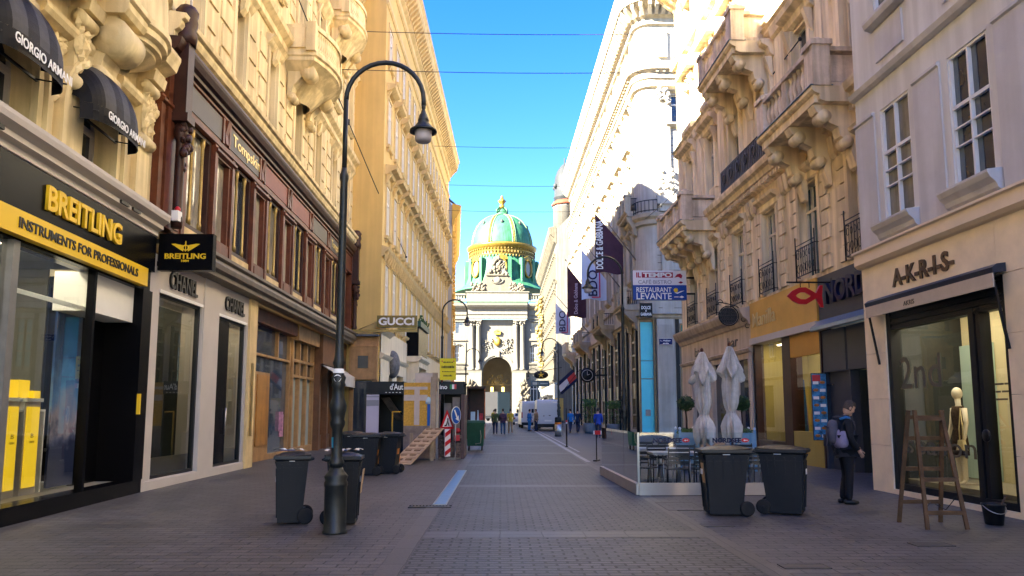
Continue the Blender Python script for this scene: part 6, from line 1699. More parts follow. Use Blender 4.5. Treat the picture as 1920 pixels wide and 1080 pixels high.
# ------------------------------------------------------------------ street lamps
M_lampgreen = mat('lamp_iron', (.018,.022,.022), .42, .35, 5, .15, 60, spec=.5, metal=.3)
M_lampglass = mat('frosted_lamp_glass', (.40,.36,.36), .35, .06, 3, spec=.5)
def make_lamp(label, loc, rz):
    t = thing('street_lamp', label, 'street lamp', loc, rz, 'street lamps with curved arms')
    m = MB(); m.lathe([(.165,0),(.165,.03),(.148,.05),(.148,.60),(.158,.62),(.158,.66),(.140,.69),(.16,.74),(.13,.78),(.10,.82),(.085,.86)], 20)
    obj('base', m, M_lampgreen, t)
    m = MB(); m.lathe([(.085,.86),(.10,.90),(.105,.93),(.085,.96),(.075,1.0),(.072,1.36),(.10,1.42),(.105,1.46),(.09,1.50),(.10,1.56),(.112,1.62),(.118,1.68),(.10,1.74),(.085,1.78),(.078,1.92),(.10,1.96),(.085,2.0),(.10,2.06),(.075,2.10),(.068,2.2),(.085,2.26),(.072,2.3),(.062,2.36),(.055,2.5),(.052,4.80),(.062,4.84),(.062,4.90),(.045,4.94),(.038,5.0)], 16)
    obj('shaft', m, M_lampgreen, t)
    P = [(0,0,5.0),(0,0,6.0)]
    for i in range(17):
        a = math.pi - math.pi*i/16; P.append((.55+.55*math.cos(a), 0, 6.0+.56*math.sin(a)))
    P += [(1.1,0,5.92)]
    m = MB(); m.tube(P, .034, 10); obj('arm', m, M_lampgreen, t)
    m = MB(); m.lathe([(.0,5.94),(.03,5.93),(.03,5.88),(.02,5.87),(.03,5.84),(.045,5.80),(.06,5.78),(.075,5.72),(.08,5.70),(.07,5.68),(.12,5.62),(.125,5.60),(.19,5.56),(.195,5.53),(.16,5.54),(0,5.57)], 18, (1.1,0,0)); obj('lamp_hood', m, M_lampgreen, t)
    m = MB(); m.lathe([(.125,5.56),(.12,5.44),(.11,5.40),(.08,5.38),(0,5.375)], 16, (1.1,0,0)); obj('lamp_shade', m, M_lampglass, t)
    return t
lamp = make_lamp('tall dark iron street lamp with stickers on its shaft, standing among the rubbish bins', (-2.21,10.2,0), 0)
for loc, rz, lab in (((-2.62,33,0),0,'iron street lamp with a curved arm behind the market stalls'),((-2.8,59,0),0,'iron street lamp with a curved arm farthest down the left side'),((3.87,23.6,0),math.pi,'iron street lamp with a curved arm beside the glass terrace, in front of the flags'),((3.86,50.6,0),math.pi,'iron street lamp with a curved arm rising behind the steel litter bin'),((4.2,86,0),math.pi,'iron street lamp with a curved arm farthest down the right side')):
    dup(lamp, loc, rz, lab)
m = MB(); m.lathe([(.0805,2.12),(.0715,2.18)],16,a0=R(-170),a1=R(-10),cap=False); m.lathe([(.0755,1.97),(.0765,1.99)],8)
obj('pale_sticker', m, MATS['white_paint'], lamp)
m = MB(); m.lathe([(.0735,1.12),(.0735,1.26)],10,a0=R(-165),a1=R(-120),cap=False); obj('blue_sticker', m, mat('sticker_blue', (.03,.30,.42), .4), lamp)
m = MB()
for i in range(14): a = 2*math.pi*i/14; m.quad((.0,-.084,2.05),(.05*math.cos(a),-.083,2.05+.05*math.sin(a)),(.05*math.cos(a+.45),-.083,2.05+.05*math.sin(a+.45)),(.0,-.084,2.05))
obj('round_sticker', m.mesh('round_sticker', False), MATS['white_paint'], lamp)

# ------------------------------------------------------------------ wheelie bins
M_bin = mat('dark_bin_plastic', (.010,.012,.015), .55, .15, 2.5, .08, 60, spec=.22)
M_lid = mat('dark_lid_plastic', (.012,.013,.016), .40, .2, 2.5, .08, 60, spec=.4)
M_tyre = mat('rubber', (.012,.012,.012), .75, .2, 8)
def make_bin(label, loc, rz, w=.58, d=.70, h=1.0, tilt=0.0):
    t = thing('wheelie_bin', label, 'wheelie bin', loc, rz, 'dark wheeled rubbish bins')
    m = MB()
    b0 = .86; zb = .03
    m.taper(-w*b0/2, w*b0/2, -d*.40, d*.30, zb, -w*.47, w*.47, -d*.48, d*.46, h*.90)
    m.taper(-w*.47, w*.47, -d*.48, d*.46, h*.902, -w*.51, w*.51, -d*.52, d*.50, h*.925); m.box(-w*.51,w*.51,-d*.52,d*.50,h*.926,h*.955)
    m.taper(-w*.30, w*.30, -d*.47, -d*.40, h*.80, -w*.36, w*.36, -d*.53, -d*.46, h*.90)
    for s in (-1,1):
        m.bar((s*w*.30, -d*.425, .10),(s*w*.36, -d*.475, h*.8),.03,.02,(0,1,0))
        for yy in (-.30,-.08,.14,.30): m.bar((s*w*.405, d*yy*.86, .16),(s*w*.472, d*yy, h*.86),.028,.014,(1,0,0))
        m.bar((s*w*.470,-d*.42,h*.80),(s*w*.470,d*.40,h*.80),.012,.02)
    m.box(-w*.33, w*.33, d*.28, d*.40, .08, .22)
    obj('body', m, M_bin, t)
    m = MB(); n = 8
    rows = []
    for i in range(n+1):
        u = -1+2*i/n
        rows.append([( u*w*.54, (-d*.56 + d*1.08*k/6), h*.955 + .012 + .055*(1-abs(u)**3)*(1-abs(k/3-1)**3) + .03*(k/6)) for k in range(7)])
    for i in range(n):
        for k in range(6): m.add([rows[i][k],rows[i+1][k],rows[i+1][k+1],rows[i][k+1]],[(0,1,2,3)],True)
    m.box(-w*.54,w*.54,-d*.56,-d*.53,h*.93,h*.975); m.box(-w*.54,-w*.515,-d*.53,d*.50,h*.935,h*.98); m.box(w*.515,w*.54,-d*.53,d*.50,h*.935,h*.98); m.box(-w*.54,w*.54,d*.50,d*.53,h*.94,h*1.0)
    obj('lid', m, M_lid, t)
    m = MB(); m.rod((-w*.42,d*.60,h*.93),(w*.42,d*.60,h*.93),.016,8)
    for x in (-w*.40,0,w*.40): m.bar((x,d*.46,h*.91),(x,d*.605,h*.93),.05,.03)
    obj('handle', m, M_bin, t)
    m = MB(); m.box(-w*.12,w*.12,-d*.502,-d*.492,h*.60,h*.68); m.box(w*.475,w*.482,-d*.10,d*.06,h*.90,h*.918); m.box(-w*.482,-w*.475,-d*.02,d*.14,h*.90,h*.918); obj('label_plate', m, M_white, t)
    for s in (-1,1):
        m = MB(); m.lathe([(.06,-.03),(.095,-.034),(.115,-.025),(.12,0),(.115,.025),(.095,.034),(.06,.03)],20)
        for i,p in enumerate(m.v): m.v[i] = (s*(w*.42)+p[2]+s*.02, d*.40+p[0], .12+p[1])
        wo = obj('wheel', m, M_tyre, t)
        m = MB(); m.lathe([(.0,-.036),(.025,-.040),(.03,-.02),(.06,-.02),(.06,.02),(.03,.02),(.025,.032),(0,.022)],14)
        for i,p in enumerate(m.v): m.v[i] = (s*(w*.42)+p[2]+s*.02, d*.40+p[0], .12+p[1])
        obj('rim', m, M_bin, wo)
    m = MB(); m.rod((-w*.42,d*.40,.12),(w*.42,d*.40,.12),.014,6); obj('axle', m, M_black, t)
    t.scale = (.95,.95,.97)
    return t
b1 = make_bin('dark wheelie bin with litter on its lid, left of the front street lamp', (-3.04,11.12,0), R(-76), .46,.50,1.02)
b2 = dup(b1, (-2.28,11.05,0), R(95), 'dark wheelie bin half hidden behind the front street lamp')
b3 = make_bin('large dark wheelie bin with an orange sticker in the row behind the front lamp', (-3.42,19.35,0), R(-88), .60,.74,1.07)
b4 = dup(b3, (-2.98,19.95,0), R(-95), 'dark wheelie bin at the right end of the row behind the front lamp')
b5 = dup(b3, (-4.05,20.7,0), R(90), 'dark wheelie bin at the left end of the row behind the front lamp')
b6 = dup(b3, (3.52,11.95,0), R(-93), 'dark wheelie bin with a torn paper label by the terrace corner')
b7 = dup(b3, (4.50,12.05,0), R(62), 'plain dark wheelie bin between the labelled bin and the standing man')
M_paper = mat('torn_paper', (.40,.28,.18), .9, .3, 9); M_orange_st = mat('orange_sticker', (.50,.17,.03), .6, .3, 6)
def sticker(b, x, y0, y1, z0, z1, m_): 
    g = MB(); g.box(min(x,x+.006),max(x,x+.006),y0,y1,z0,z1); obj('sticker', g, m_, b)
g = MB(); g.taper(-.12,.12,-.262,-.256,.45,-.12,.12,-.300,-.29,.80); obj('sticker', g, M_paper, b2)
g = MB(); g.taper(-.10,.10,-.330,-.325,.50,-.10,.10,-.362,-.354,.82); obj('sticker', g, M_paper, b6)
for bb in (b3, b4):
    g = MB(); g.taper(-.285,-.278,.08,.28,.28,-.292,-.285,.08,.28,.62); g.taper(-.10,.16,.245,.252,.3,-.10,.16,.30,.305,.66); obj('sticker', g, M_orange_st, bb)
# litter on the lids
for b_, lab, seed, zt in ((b1,'scraps of paper lying on the lid of the front left bin',1,1.04),(b2,'crumpled plastic wrap lying on the lid of the bin behind the lamp',2,1.04)):
    loc = b_.location
    t = thing('paper_scrap', lab, 'litter', (loc.x, loc.y, zt))
    m = MB(); rnd = random.Random(seed)
    for i in range(5):
        x, y, a = rnd.uniform(-.2,.2), rnd.uniform(-.12,.12), rnd.uniform(0,3.1); l, w = rnd.uniform(.06,.15), rnd.uniform(.04,.08); c_, s_ = math.cos(a), math.sin(a)
        m.add([(x-l*c_,y-l*s_,.0),(x,y,.025),(x+l*c_,y+l*s_,.005),(x+l*c_-w*s_,y+l*s_+w*c_,.012),(x-w*s_,y+w*c_,.03),(x-l*c_-w*s_,y-l*s_+w*c_,.01)],[(0,1,4,5),(1,2,3,4)])
    obj('paper', m, M_white if seed == 1 else mat('clear_wrap', (.5,.5,.5), .2), t)
    m = MB(); m.box(-.16,.05,-.1,-.04,.0,.012); obj('blue_scrap', m, mat('blue_plastic', (.03,.07,.2), .4), t)

# ------------------------------------------------------------------ glass-walled restaurant terrace
te = thing('glass_terrace', 'low glass terrace screen with a brushed steel base around the restaurant tables', 'terrace screen', (2.65,14.55,0), R(1))
m = MB(); m.box(0,2.42,-.05,.04,.012,.24); m.box(-.05,.04,.045,4.75,.012,.22); m.box(2.423,2.9,-.05,.04,.012,.24)
obj('steel_base', m, mat('terrace_steel', (.56,.50,.46), .34, .08, 2, metal=.75), te)
m = MB(); m.box(-.03,2.4,-.035,.02,-.0,.011); m.box(-.03,.02,.02,4.7,0,.011); obj('shadow_gap', m, M_black, te)
tg = clear_glass('terrace_glass', (.86,.93,.93), .04)
m = MB(); m.quad((.02,-.005,.24),(1.46,-.005,.24),(1.46,-.005,1.20),(.02,-.005,1.20)); m.quad((1.48,-.005,.24),(2.9,-.005,.24),(2.9,-.005,1.20),(1.48,-.005,1.20))
for a,b in ((.03,1.55),(1.58,3.1),(3.13,4.7)): m.quad((-.005,a,.22),(-.005,b,.22),(-.005,b,1.20),(-.005,a,1.20))
obj('glass_screen', m.mesh('glass_screen', False), tg, te)
M_navyl = mat('navy_lettering', (.010,.012,.045), .4)
for x in (.56, 1.72):
    letters('NORDSEE', .085, M_navyl, te, (x,-.010,1.05), .56, .004, .006)
    m = MB(); m.extr([(x+.36+.075*math.cos(q*math.pi/8),-.012,1.05+.042*math.sin(q*math.pi/8)) for q in range(16)],(0,.004,0)); fm = obj('fish_mark', m, MATS['signal_red'], te)
    m = MB(); m.extr([(x+.32,-.016,1.05),(x+.35,-.016,1.065),(x+.38,-.016,1.05),(x+.40,-.016,1.065),(x+.40,-.016,1.035),(x+.38,-.016,1.05),(x+.35,-.016,1.035)],(0,.003,0)); obj('white_fish', m, M_white, fm)
m = MB(); m.box(-.02,.02,.02,.06,.22,1.2); obj('post', m, M_steel, te)
M_chair = mat('black_chair_plastic', (.014,.015,.018), .4, .2, 4, spec=.5); M_alu = mat('aluminium', (.55,.55,.56), .3, .06, 5, metal=.9)
M_tabletop = mat('pale_table_top', (.45,.45,.46), .3, .06, 3)
def make_chair(label, loc, rz):
    t = thing('terrace_chair', label, 'chair', loc, rz, 'terrace chairs behind the glass screen')
    m = MB()
    for i in range(6): m.box(-.21,.21,-.21+.07*i,-.21+.07*i+.058,.44,.46)
    obj('seat', m, M_chair, t)
    m = MB()
    for z in (.56,.64,.72,.80): m.box(-.21,.21,.21+.25*(z-.46)*.5,.23+.25*(z-.46)*.5,z,z+.06)
    obj('backrest', m, M_chair, t)
    for sx in (-1,1):
        m = MB(); m.rod((sx*.22,-.2,0),(sx*.21,-.19,.64),.013,6); obj('leg', m, M_alu if sx > 0 else M_chair, t)
        m = MB(); m.tube([(sx*.22,.24,0),(sx*.21,.20,.45),(sx*.21,.31,.88)],.013,6); obj('leg', m, M_chair, t)
        m = MB(); m.box(sx*.215-.02,sx*.215+.02,-.2,.22,.64,.665); obj('armrest', m, M_chair, t)
    return t
def make_table(label, loc, rz):
    t = thing('terrace_table', label, 'table', loc, rz, 'terrace tables behind the glass screen')
    m = MB(); m.box(-.60,.60,-.35,.35,.71,.745); m.box(-.62,.62,-.37,.37,.745,.76); obj('tabletop', m, M_tabletop, t)
    m = MB(); m.rod((0,0,.05),(0,0,.71),.035,10); obj('column', m, M_alu, t)
    m = MB(); m.bar((-.35,0,.025),(.35,0,.025),.06,.05); m.bar((0,-.28,.025),(0,.28,.025),.06,.049); obj('foot', m, M_alu, t)
    return t
t0 = make_table('pale rectangular terrace table nearest the steel corner of the screen', (3.75,15.95,0), 0)
dup(t0, (3.75,17.75,0), 0, 'pale terrace table in the second row behind the glass corner'); dup(t0, (5.35,16.1,0), 0, 'pale terrace table behind the two right-hand wheelie bins')
c0 = make_chair('black terrace chair at the left end of the front table', (3.0,15.75,0), R(60))
for (x,y,a,lab) in ((3.55,15.35,180,'black terrace chair with its back to the front glass, left one'),(4.1,15.38,176,'black terrace chair with its back to the front glass, middle one'),(4.75,15.4,184,'black terrace chair with its back to the front glass, right one'),
    (3.5,16.62,5,'black terrace chair behind the front table, left one'),(4.1,16.6,-6,'black terrace chair behind the front table, right one'),(3.1,17.3,20,'black terrace chair at the left end of the second table'),(3.55,18.45,0,'black terrace chair behind the second table, left one'),(4.1,18.4,0,'black terrace chair behind the second table, right one'),(5.2,15.45,180,'black terrace chair seen between the two right-hand bins'),(5.5,16.85,0,'black terrace chair behind the right-hand table')):
    dup(c0, (x,y,0), R(a), lab)
it = thing('napkin_holder', 'small white napkin box standing on the front terrace table', 'napkin box', (3.62,15.9,.761))
m = MB(); m.box(-.06,.06,-.04,.04,0,.09); obj('box', m, M_white, it); m = MB(); m.box(-.045,.045,-.025,.025,.09,.11); obj('napkins', m, M_paper, it)
# folded parasols
M_canvas = mat('grey_white_canvas', (.66,.60,.53), .9, .20, 3.5, .6, 26, streak=.35)
def parasol(label, loc, sc, seed):
    t = thing('folded_parasol', label, 'parasol', loc, 0, 'folded cream parasols on the terrace')
    rnd = random.Random(seed); m = MB(); seg = 90
    pr = [(3.34,.035),(3.31,.07),(3.2,.10),(3.05,.155),(2.9,.205),(2.76,.26),(2.70,.255),(2.66,.20),(2.5,.17),(2.3,.18),(2.05,.185),(1.85,.165),(1.72,.13),(1.63,.10),(1.58,.105),(1.5,.15),(1.38,.18),(1.25,.22),(1.12,.215),(1.0,.20),(.86,.16)]
    ph = [rnd.uniform(0,6.28) for _ in range(4)]
    vs = []; nz = len(pr)
    for k,(z,r) in enumerate(pr):
        for i in range(seg):
            a = 2*math.pi*i/seg
            sq = 1 + (.38 if 2.62 < z < 2.95 else .10)*abs(math.cos(2*a+.5))**6
            f = 1 + .30*(abs(math.sin(5*a+ph[0]+z*.35))-.6) + .16*(abs(((a*11/6.2832+ph[1]+z*.5) % 1)*2-1)-.5) + .12*(abs(((a*17/6.2832+ph[2]-z*.9) % 1)*2-1)-.5) + (.18*math.sin(5*a+ph[2]) if z < 1.5 else 0)
            dz = (.10*math.sin(5*a+ph[3]) - .18*abs(math.cos(2*a+.5))**6*(1 if 2.62 < z < 2.95 else 0)) if (z < 1.2 or 2.62 < z < 2.95) else 0
            vs.append((r*sq*f*math.cos(a), r*sq*f*math.sin(a), (z+dz)*sc))
    fs = [(k*seg+i, k*seg+(i+1)%seg, (k+1)*seg+(i+1)%seg, (k+1)*seg+i) for k in range(nz-1) for i in range(seg)]
    m.add(vs, fs, False); obj('canopy', m, M_canvas, t)
    m = MB(); m.lathe([(.095,-.02),(.112,0),(.095,.02)],14,(0,0,1.61*sc)); obj('tie', m, mat('canvas_tie', (.42,.38,.34), .8), t)
    m = MB(); m.rod((0,0,.08),(0,0,3.33*sc),.026,8); obj('pole', m, M_wood_dark, t)
    m = MB(); m.lathe([(.03,3.35*sc),(.045,3.37*sc),(.045,3.42*sc),(.02,3.45*sc),(0,3.46*sc)],10); obj('finial', m, M_wood_red, t)
    m = MB(); m.box(-.3,.3,-.3,.3,0,.08); obj('foot', m, M_grey_metal, t)
    return t
parasol('folded cream parasol, the shorter left one of the terrace pair', (5.27,19.5,0), .945, 1)
parasol('folded cream parasol, the taller right one of the terrace pair', (5.93,19.3,0), .985, 5)
# pale blue planters with clipped trees
M_bluewood = mat('pale_blue_paint', (.24,.42,.55), .5, .06, 3); M_leaf = mat('dark_leaf', (.035,.075,.020), .55, .5, 6, spec=.4); M_leaf2 = mat('fresh_leaf', (.075,.15,.03), .5, .5, 6, spec=.4)
def leaves(m, n, f, s, rnd):
    for i in range(n):
        p = Vector(f()); a = Vector((rnd.gauss(0,1),rnd.gauss(0,1),rnd.gauss(0,1))).normalized(); b = a.orthogonal().normalized(); q = s*rnd.uniform(.6,1.3)
        m.add([tuple(p-a*q), tuple(p+b*q*.5), tuple(p+a*q), tuple(p-b*q*.5)], [(0,1,2,3)])
def planter(label, tlabel, x, y, seed):
    t = thing('planter_box', label, 'planter', (x,y,0), 0, 'pale blue planter boxes')
    m = MB()
    for s in (-1,1):
        for q in (-1,1): m.box(s*.25-.03,s*.25+.03,q*.25-.03,q*.25+.03,0,1.10)
    for k in range(8):
        m.box(-.218+.0545*k,-.218+.0545*k+.05,-.262,-.23,.12,.98); m.box(-.218+.0545*k,-.218+.0545*k+.05,.23,.262,.12,.98)
    m.box(-.26,-.235,-.219,.219,.12,.98); m.box(.235,.26,-.219,.219,.12,.98); m.box(-.219,.219,-.265,-.225,.982,1.03); m.box(-.219,.219,-.229,.229,.12,.92)
    obj('box', m, M_bluewood, t)
    m = MB()
    for s in (-1,1):
        for q in (-1,1): m.ball((s*.25,q*.25,1.14),.042,10,7)
    obj('finial', m, M_white, t)
    p = thing('topiary_tree', tlabel, 'clipped tree', (x,y,.93), 0, 'clipped ball trees')
    m = MB(); rnd = random.Random(seed)
    leaves(m, 160, lambda: (rnd.uniform(-.23,.23), rnd.uniform(-.23,.23), .05+rnd.uniform(0,.16)), .05, rnd); obj('underplanting', m, M_leaf2, p)
    m = MB(); m.tube([(0,0,-.005),(.01,0,.4),(-.01,.01,.72)],[.03,.024,.02],8); obj('trunk', m, M_wood_dark, p)
    m = MB()
    def f():
        v = Vector((rnd.gauss(0,1),rnd.gauss(0,1),rnd.gauss(0,1))).normalized()*(.235*rnd.random()**.28*(1+.06*rnd.gauss(0,1))); return (v.x, v.y, v.z*.93+.90)
    leaves(m, 1100, f, .035, rnd); obj('crown', m, M_leaf, p)
planter('pale blue slatted planter box left of the folded parasols','ball-shaped clipped tree in the planter left of the folded parasols',5.18,21.0,3)
planter('pale blue slatted planter box right of the folded parasols','ball-shaped clipped tree partly hidden behind the taller folded parasol',6.62,20.6,9)

# ------------------------------------------------------------------ stepladder and bucket
ld = thing('stepladder', 'old wooden stepladder standing open before the limestone shop window', 'ladder', (6.1,10.72,0), 0)
M_oldwood = mat('old_ladder_wood', (.12,.065,.03), .7, .35, 6, .2, 50, streak=.3)
def rail(x0,y0,x1,y1,m): m.bar((x0,y0,0),(x1,y1,1.62),.05,.035,(0,1,0))
m = MB(); rail(-.28,-.36,-.18,-.03,m); rail(.27,-.36,.20,-.03,m); obj('front_rail', m, M_oldwood, ld)
m = MB(); rail(-.30,.34,-.235,.03,m); rail(.31,.34,.255,.03,m); obj('rear_rail', m, M_oldwood, ld)
m = MB()
for z in (.22,.66,1.08,1.50):
    t_ = z/1.62; m.bar((-.28+.10*t_,-.36+.33*t_,z),(.27-.07*t_,-.36+.33*t_,z),.03,.055)
for z in (.30,.78,1.22,1.52):
    t_ = z/1.62; m.bar((-.30+.065*t_,.34-.31*t_,z),(.31-.055*t_,.34-.31*t_,z),.03,.055)
obj('rung', m, M_oldwood, ld)
m = MB(); m.tube([(-.22,-.2,.42),(-.15,-.05,.24),(-.05,.1,.2),(.1,.2,.3)],.006,5); m.tube([(.24,-.2,.42),(.2,0,.22),(.14,.15,.28)],.006,5); obj('cord', m, M_black, ld)
bk = thing('bucket', 'black plastic bucket with a brush handle standing below the shop window', 'bucket', (7.02,10.78,0))
m = MB(); m.lathe([(.0,.006),(.105,.006),(.115,.01),(.148,.27),(.158,.28),(.158,.30),(.148,.30),(.145,.285),(.11,.03),(0,.03)],22); obj('body', m, M_black, bk)
m = MB(); m.tube([(.155*math.cos(a),.155*math.sin(a)-.0,.28-.11*math.sin(-a)) for a in [R(180+180*i/10) for i in range(11)]],.006,6); obj('handle', m, M_steel, bk)
m = MB(); m.rod((.05,.05,.05),(.20,.02,.40),.014,8); obj('brush_handle', m, M_oldwood, bk)

# ------------------------------------------------------------------ market stalls, hoarding, ramp, signs
M_osb = mat('chipboard', (.58,.32,.05), .75, .28, 16); M_plank = mat('raw_plank', (.38,.29,.20), .75, .22, 5, streak=.25); M_oldboard = mat('stained_board', (.23,.18,.15), .85, .4, 3)
M_pallet = mat('pallet_wood', (.40,.28,.18), .8, .25, 6, .2, 40)
s1 = thing('market_stall', 'black-framed market stall with a dark sign fascia left of the plywood boards', 'stall', (-4.0,26.0,0))
m = MB(); m.box(-.66,.63,-.06,.0,2.20,2.64); m.box(-.66,.63,.0,2.2,2.58,2.64); m.box(-.66,-.62,.0,2.2,0,2.58); m.box(.59,.63,.0,2.2,0,2.58); m.box(-.62,.59,2.1,2.16,0,2.58); obj('casing', m, M_black, s1)
letters("d'Aut", .20, M_white, s1, (.38,-.062,2.46), .46, .004, .006)
m = MB()
for i in range(5): m.box(.0+.12*i,.05+.12*i,-.064,-.058,2.25,2.27)
obj('small_print', m, M_white, s1)
m = MB(); m.box(-.65,-.22,-.04,.0,0.0,2.19); obj('pale_panel', m, mat('lilac_white_panel', (.46,.43,.52), .6, .06), s1)
m = MB(); m.box(-.65,-.22,-.055,-.041,1.80,2.0); m.box(-.65,-.22,-.05,-.041,2.1,2.13); obj('panel_notice', m, mat('grey_notice', (.25,.25,.27), .7), s1)
m = MB(); m.box(.23,.27,-.04,.02,.0,1.62); m.box(.27,.55,-.04,.02,1.58,1.62); obj('yellow_frame', m, mat('ochre_rail', (.50,.27,.02), .5), s1)
m = MB(); m.bar((-.15,.9,2.1),(.3,1.8,1.3),.35,.03); m.box(-.15,.2,.6,1.0,0,.9); obj('stall_goods', m, M_oldboard, s1)
s2 = thing('market_stall', 'black-framed market stall with a small green, white and red flag on its fascia', 'stall', (-1.72,26.0,0))
m = MB(); m.box(-.44,.44,-.06,.0,2.20,2.64); m.box(-.44,.44,.0,2.0,2.58,2.64); m.box(-.44,-.41,.0,2.0,0,2.58); m.box(-.40,.41,1.9,1.96,0,2.58); obj('casing', m, M_black, s2)
m = MB(); m.box(.405,.44,-.02,2.0,0,2.2); m.box(.33,.40,-.03,.03,0,2.2); m.box(-.44,-.38,-.03,.03,0,2.2); obj('brown_side', m, mat('plum_brown_panel', (.10,.06,.055), .6, .3, 3), s2)
letters('ino', .15, M_white, s2, (-.28,-.062,2.45), .26, .004, .004)
for i,mm in enumerate((mat('flag_green', (.02,.25,.08), .6), M_white, MATS['signal_red'])):
    m = MB(); m.box(-.06+.075*i,.015+.075*i,-.068,-.061,2.38,2.54); obj('flag_stripe', m, mm, s2)
m = MB(); m.box(-.40,.32,-.02,.5,.0,.55); rnd = random.Random(11)
for i in range(26): m.ball((rnd.uniform(-.38,.3), -.03, rnd.uniform(.05,.75)), rnd.uniform(.04,.075), 8, 5, (1,.5,1))
obj('stacked_logs', m, mat('cut_logs', (.14,.10,.075), .9, .7, 10), s2)
m = MB(); m.box(.02,.28,.2,.24,.6,2.1); m.box(-.3,-.05,.5,.9,.56,1.9); obj('stall_goods', m, mat('dusty_grey_board', (.24,.21,.19), .8, .2, 3), s2)
m = MB(); m.ball((.22,-.05,.95),.10,8,6); m.box(.1,.3,-.06,.0,.6,.8); obj('red_bag', m, mat('red_bag', (.42,.03,.04), .5, .4, 8), s2)
hb = thing('plywood_hoarding', 'plywood and plank hoarding patched together between the two market stalls', 'hoarding', (-2.85,25.95,0))
m = MB(); m.box(-.51,.40,.0,.03,1.12,2.60); obj('chipboard', m, M_osb, hb)
m = MB(); m.box(-.51,.40,.001,.032,0.0,1.118); obj('stained_board', m, M_oldboard, hb)
m = MB(); m.box(-.15,.03,-.03,-.002,1.15,2.42); m.box(-.51,-.151,-.026,-.002,1.98,2.18); m.box(.031,.30,-.026,-.002,1.98,2.18); m.box(-.51,.3,-.02,-.002,2.36,2.46); m.box(-.14,.46,.04,.08,2.47,2.94); obj('pale_plank', m, mat('pale_board', (.52,.44,.38), .8, .12, 3), hb)
m = MB(); m.box(.30,.40,-.03,-.002,1.12,1.86); obj('blue_sheet', m, mat('blue_sheet', (.008,.09,.36), .45), hb)
m = MB(); m.lathe([(.0,2.12),(.06,2.08),(.1,1.98),(.1,1.865),(0,1.86)],10,(.34,-.02,0),sy=.2); obj('white_sheet', m, mat('pale_sheet', (.40,.55,.65), .6), hb)
m = MB(); m.box(.42,.60,-.06,.06,0,2.80); m.box(.44,.64,.07,.16,2.3,2.95); obj('timber_post', m, M_plank, hb)
rp = thing('wooden_ramp', 'pallet-wood ramp leaning up to the plywood hoarding', 'ramp', (-2.95,23.0,0))
m = MB()
a0 = Vector((-.40,-.1,.03)); a1 = Vector((.42,2.35,1.05)); W = Vector((.62,-.05,0))
nrm = (a1-a0).cross(W).normalized()*-1
if nrm.z < 0: nrm = -nrm
def rq(t0_,t1_,h0,h1,w0=0,w1=1):
    P = [a0+(a1-a0)*t0_+W*w0, a0+(a1-a0)*t0_+W*w1, a0+(a1-a0)*t1_+W*w1, a0+(a1-a0)*t1_+W*w0]
    m.extr([tuple(p+nrm*h0) for p in P], tuple(nrm*(h1-h0)))
rq(0,1,-.03,0)
for i in range(8): rq(.03+.122*i,.03+.122*i+.09,.0012,.018,.02,.98)
obj('deck', m, M_pallet, rp)
m = MB()
for i in range(8):
    for w0,w1 in ((.12,.42),(.58,.88)): rq(.03+.122*i+.055,.03+.122*i+.085,.019,.05,w0,w1)
obj('cleat', m, mat('dark_pallet_wood', (.26,.17,.10), .8, .3, 6), rp)
m = MB(); m.box(.62,.74,1.75,1.85,0,.72); m.box(-.1,.0,2.2,2.3,0,.9); obj('leg', m, M_plank, rp)
ys = thing('yellow_poster', 'bright yellow notice board with black print mounted above the right market stall', 'notice', (-1.85,25.9,2.66))
m = MB(); m.box(-.28,.28,-.02,.02,0.03,.78); obj('board', m, mat('acid_yellow', (.72,.62,.01), .5, .04), ys)
M_dprint = mat('dark_print', (.04,.03,.01), .6)
m = MB(); rnd = random.Random(14)
for z, h_, w_ in ((.62,.05,.16),(.44,.09,.22),(.30,.04,.20),(.15,.06,.15)):
    x = -w_
    while x < w_:
        k = rnd.uniform(.02,.045); m.box(x,x+k,-.024,-.0205,z,z+h_*rnd.uniform(.7,1)); x += k + .012
obj('black_print', m, M_dprint, ys)
m = MB()
for s in (-1,1): m.extr([(s*.2-.03,-.024,.66),(s*.2+.03,-.024,.66),(s*.2,-.024,.72)],(0,.003,0)); m.rod((s*.2,.03,-.06),(s*.2,.03,.5),.015)
obj('red_mark', m, MATS['signal_red'], ys)
tsn = thing('warning_sign', 'red-edged triangular roadworks warning sign beside the right market stall', 'road sign', (-1.83,25.55,1.02), R(52))
m = MB(); m.extr([(-.36,0,0),(.36,0,0),(.0,0,.64)],(0,.02,0)); obj('red_border', m, MATS['signal_red'], tsn)
m = MB(); m.extr([(-.235,-.004,.075),(.235,-.004,.075),(.0,-.004,.49)],(0,.003,0)); obj('white_field', m, M_white, tsn)
m = MB(); m.ball((.02,-.008,.33),.035,8,6,(1,.2,1)); m.extr([(-.03,-.008,.1),(.05,-.008,.30),(.0,-.008,.31),(-.09,-.008,.1)],(0,.003,0)); m.extr([(.02,-.008,.2),(.06,-.008,.1),(.1,-.008,.1),(.05,-.008,.25)],(0,.003,0)); m.extr([(-.17,-.008,.09),(-.05,-.008,.09),(-.11,-.008,.16)],(0,.003,0)); obj('worker_symbol', m, M_letter_black, tsn)
m = MB(); m.rod((0,.03,-1.02),(0,.03,.4),.022,8); m.box(-.2,.2,-.1,.2,-1.02,-.96); obj('post', m, M_steel, tsn)
rsn2 = thing('direction_sign', 'round blue road sign with a white slanted arrow beside the triangular sign', 'road sign', (-1.53,25.6,1.48), R(56))
m = MB(); m.extr([(.26*math.cos(a*math.pi/14),0,.30*math.sin(a*math.pi/14)) for a in range(28)],(0,.02,0)); obj('white_rim', m, M_white, rsn2)
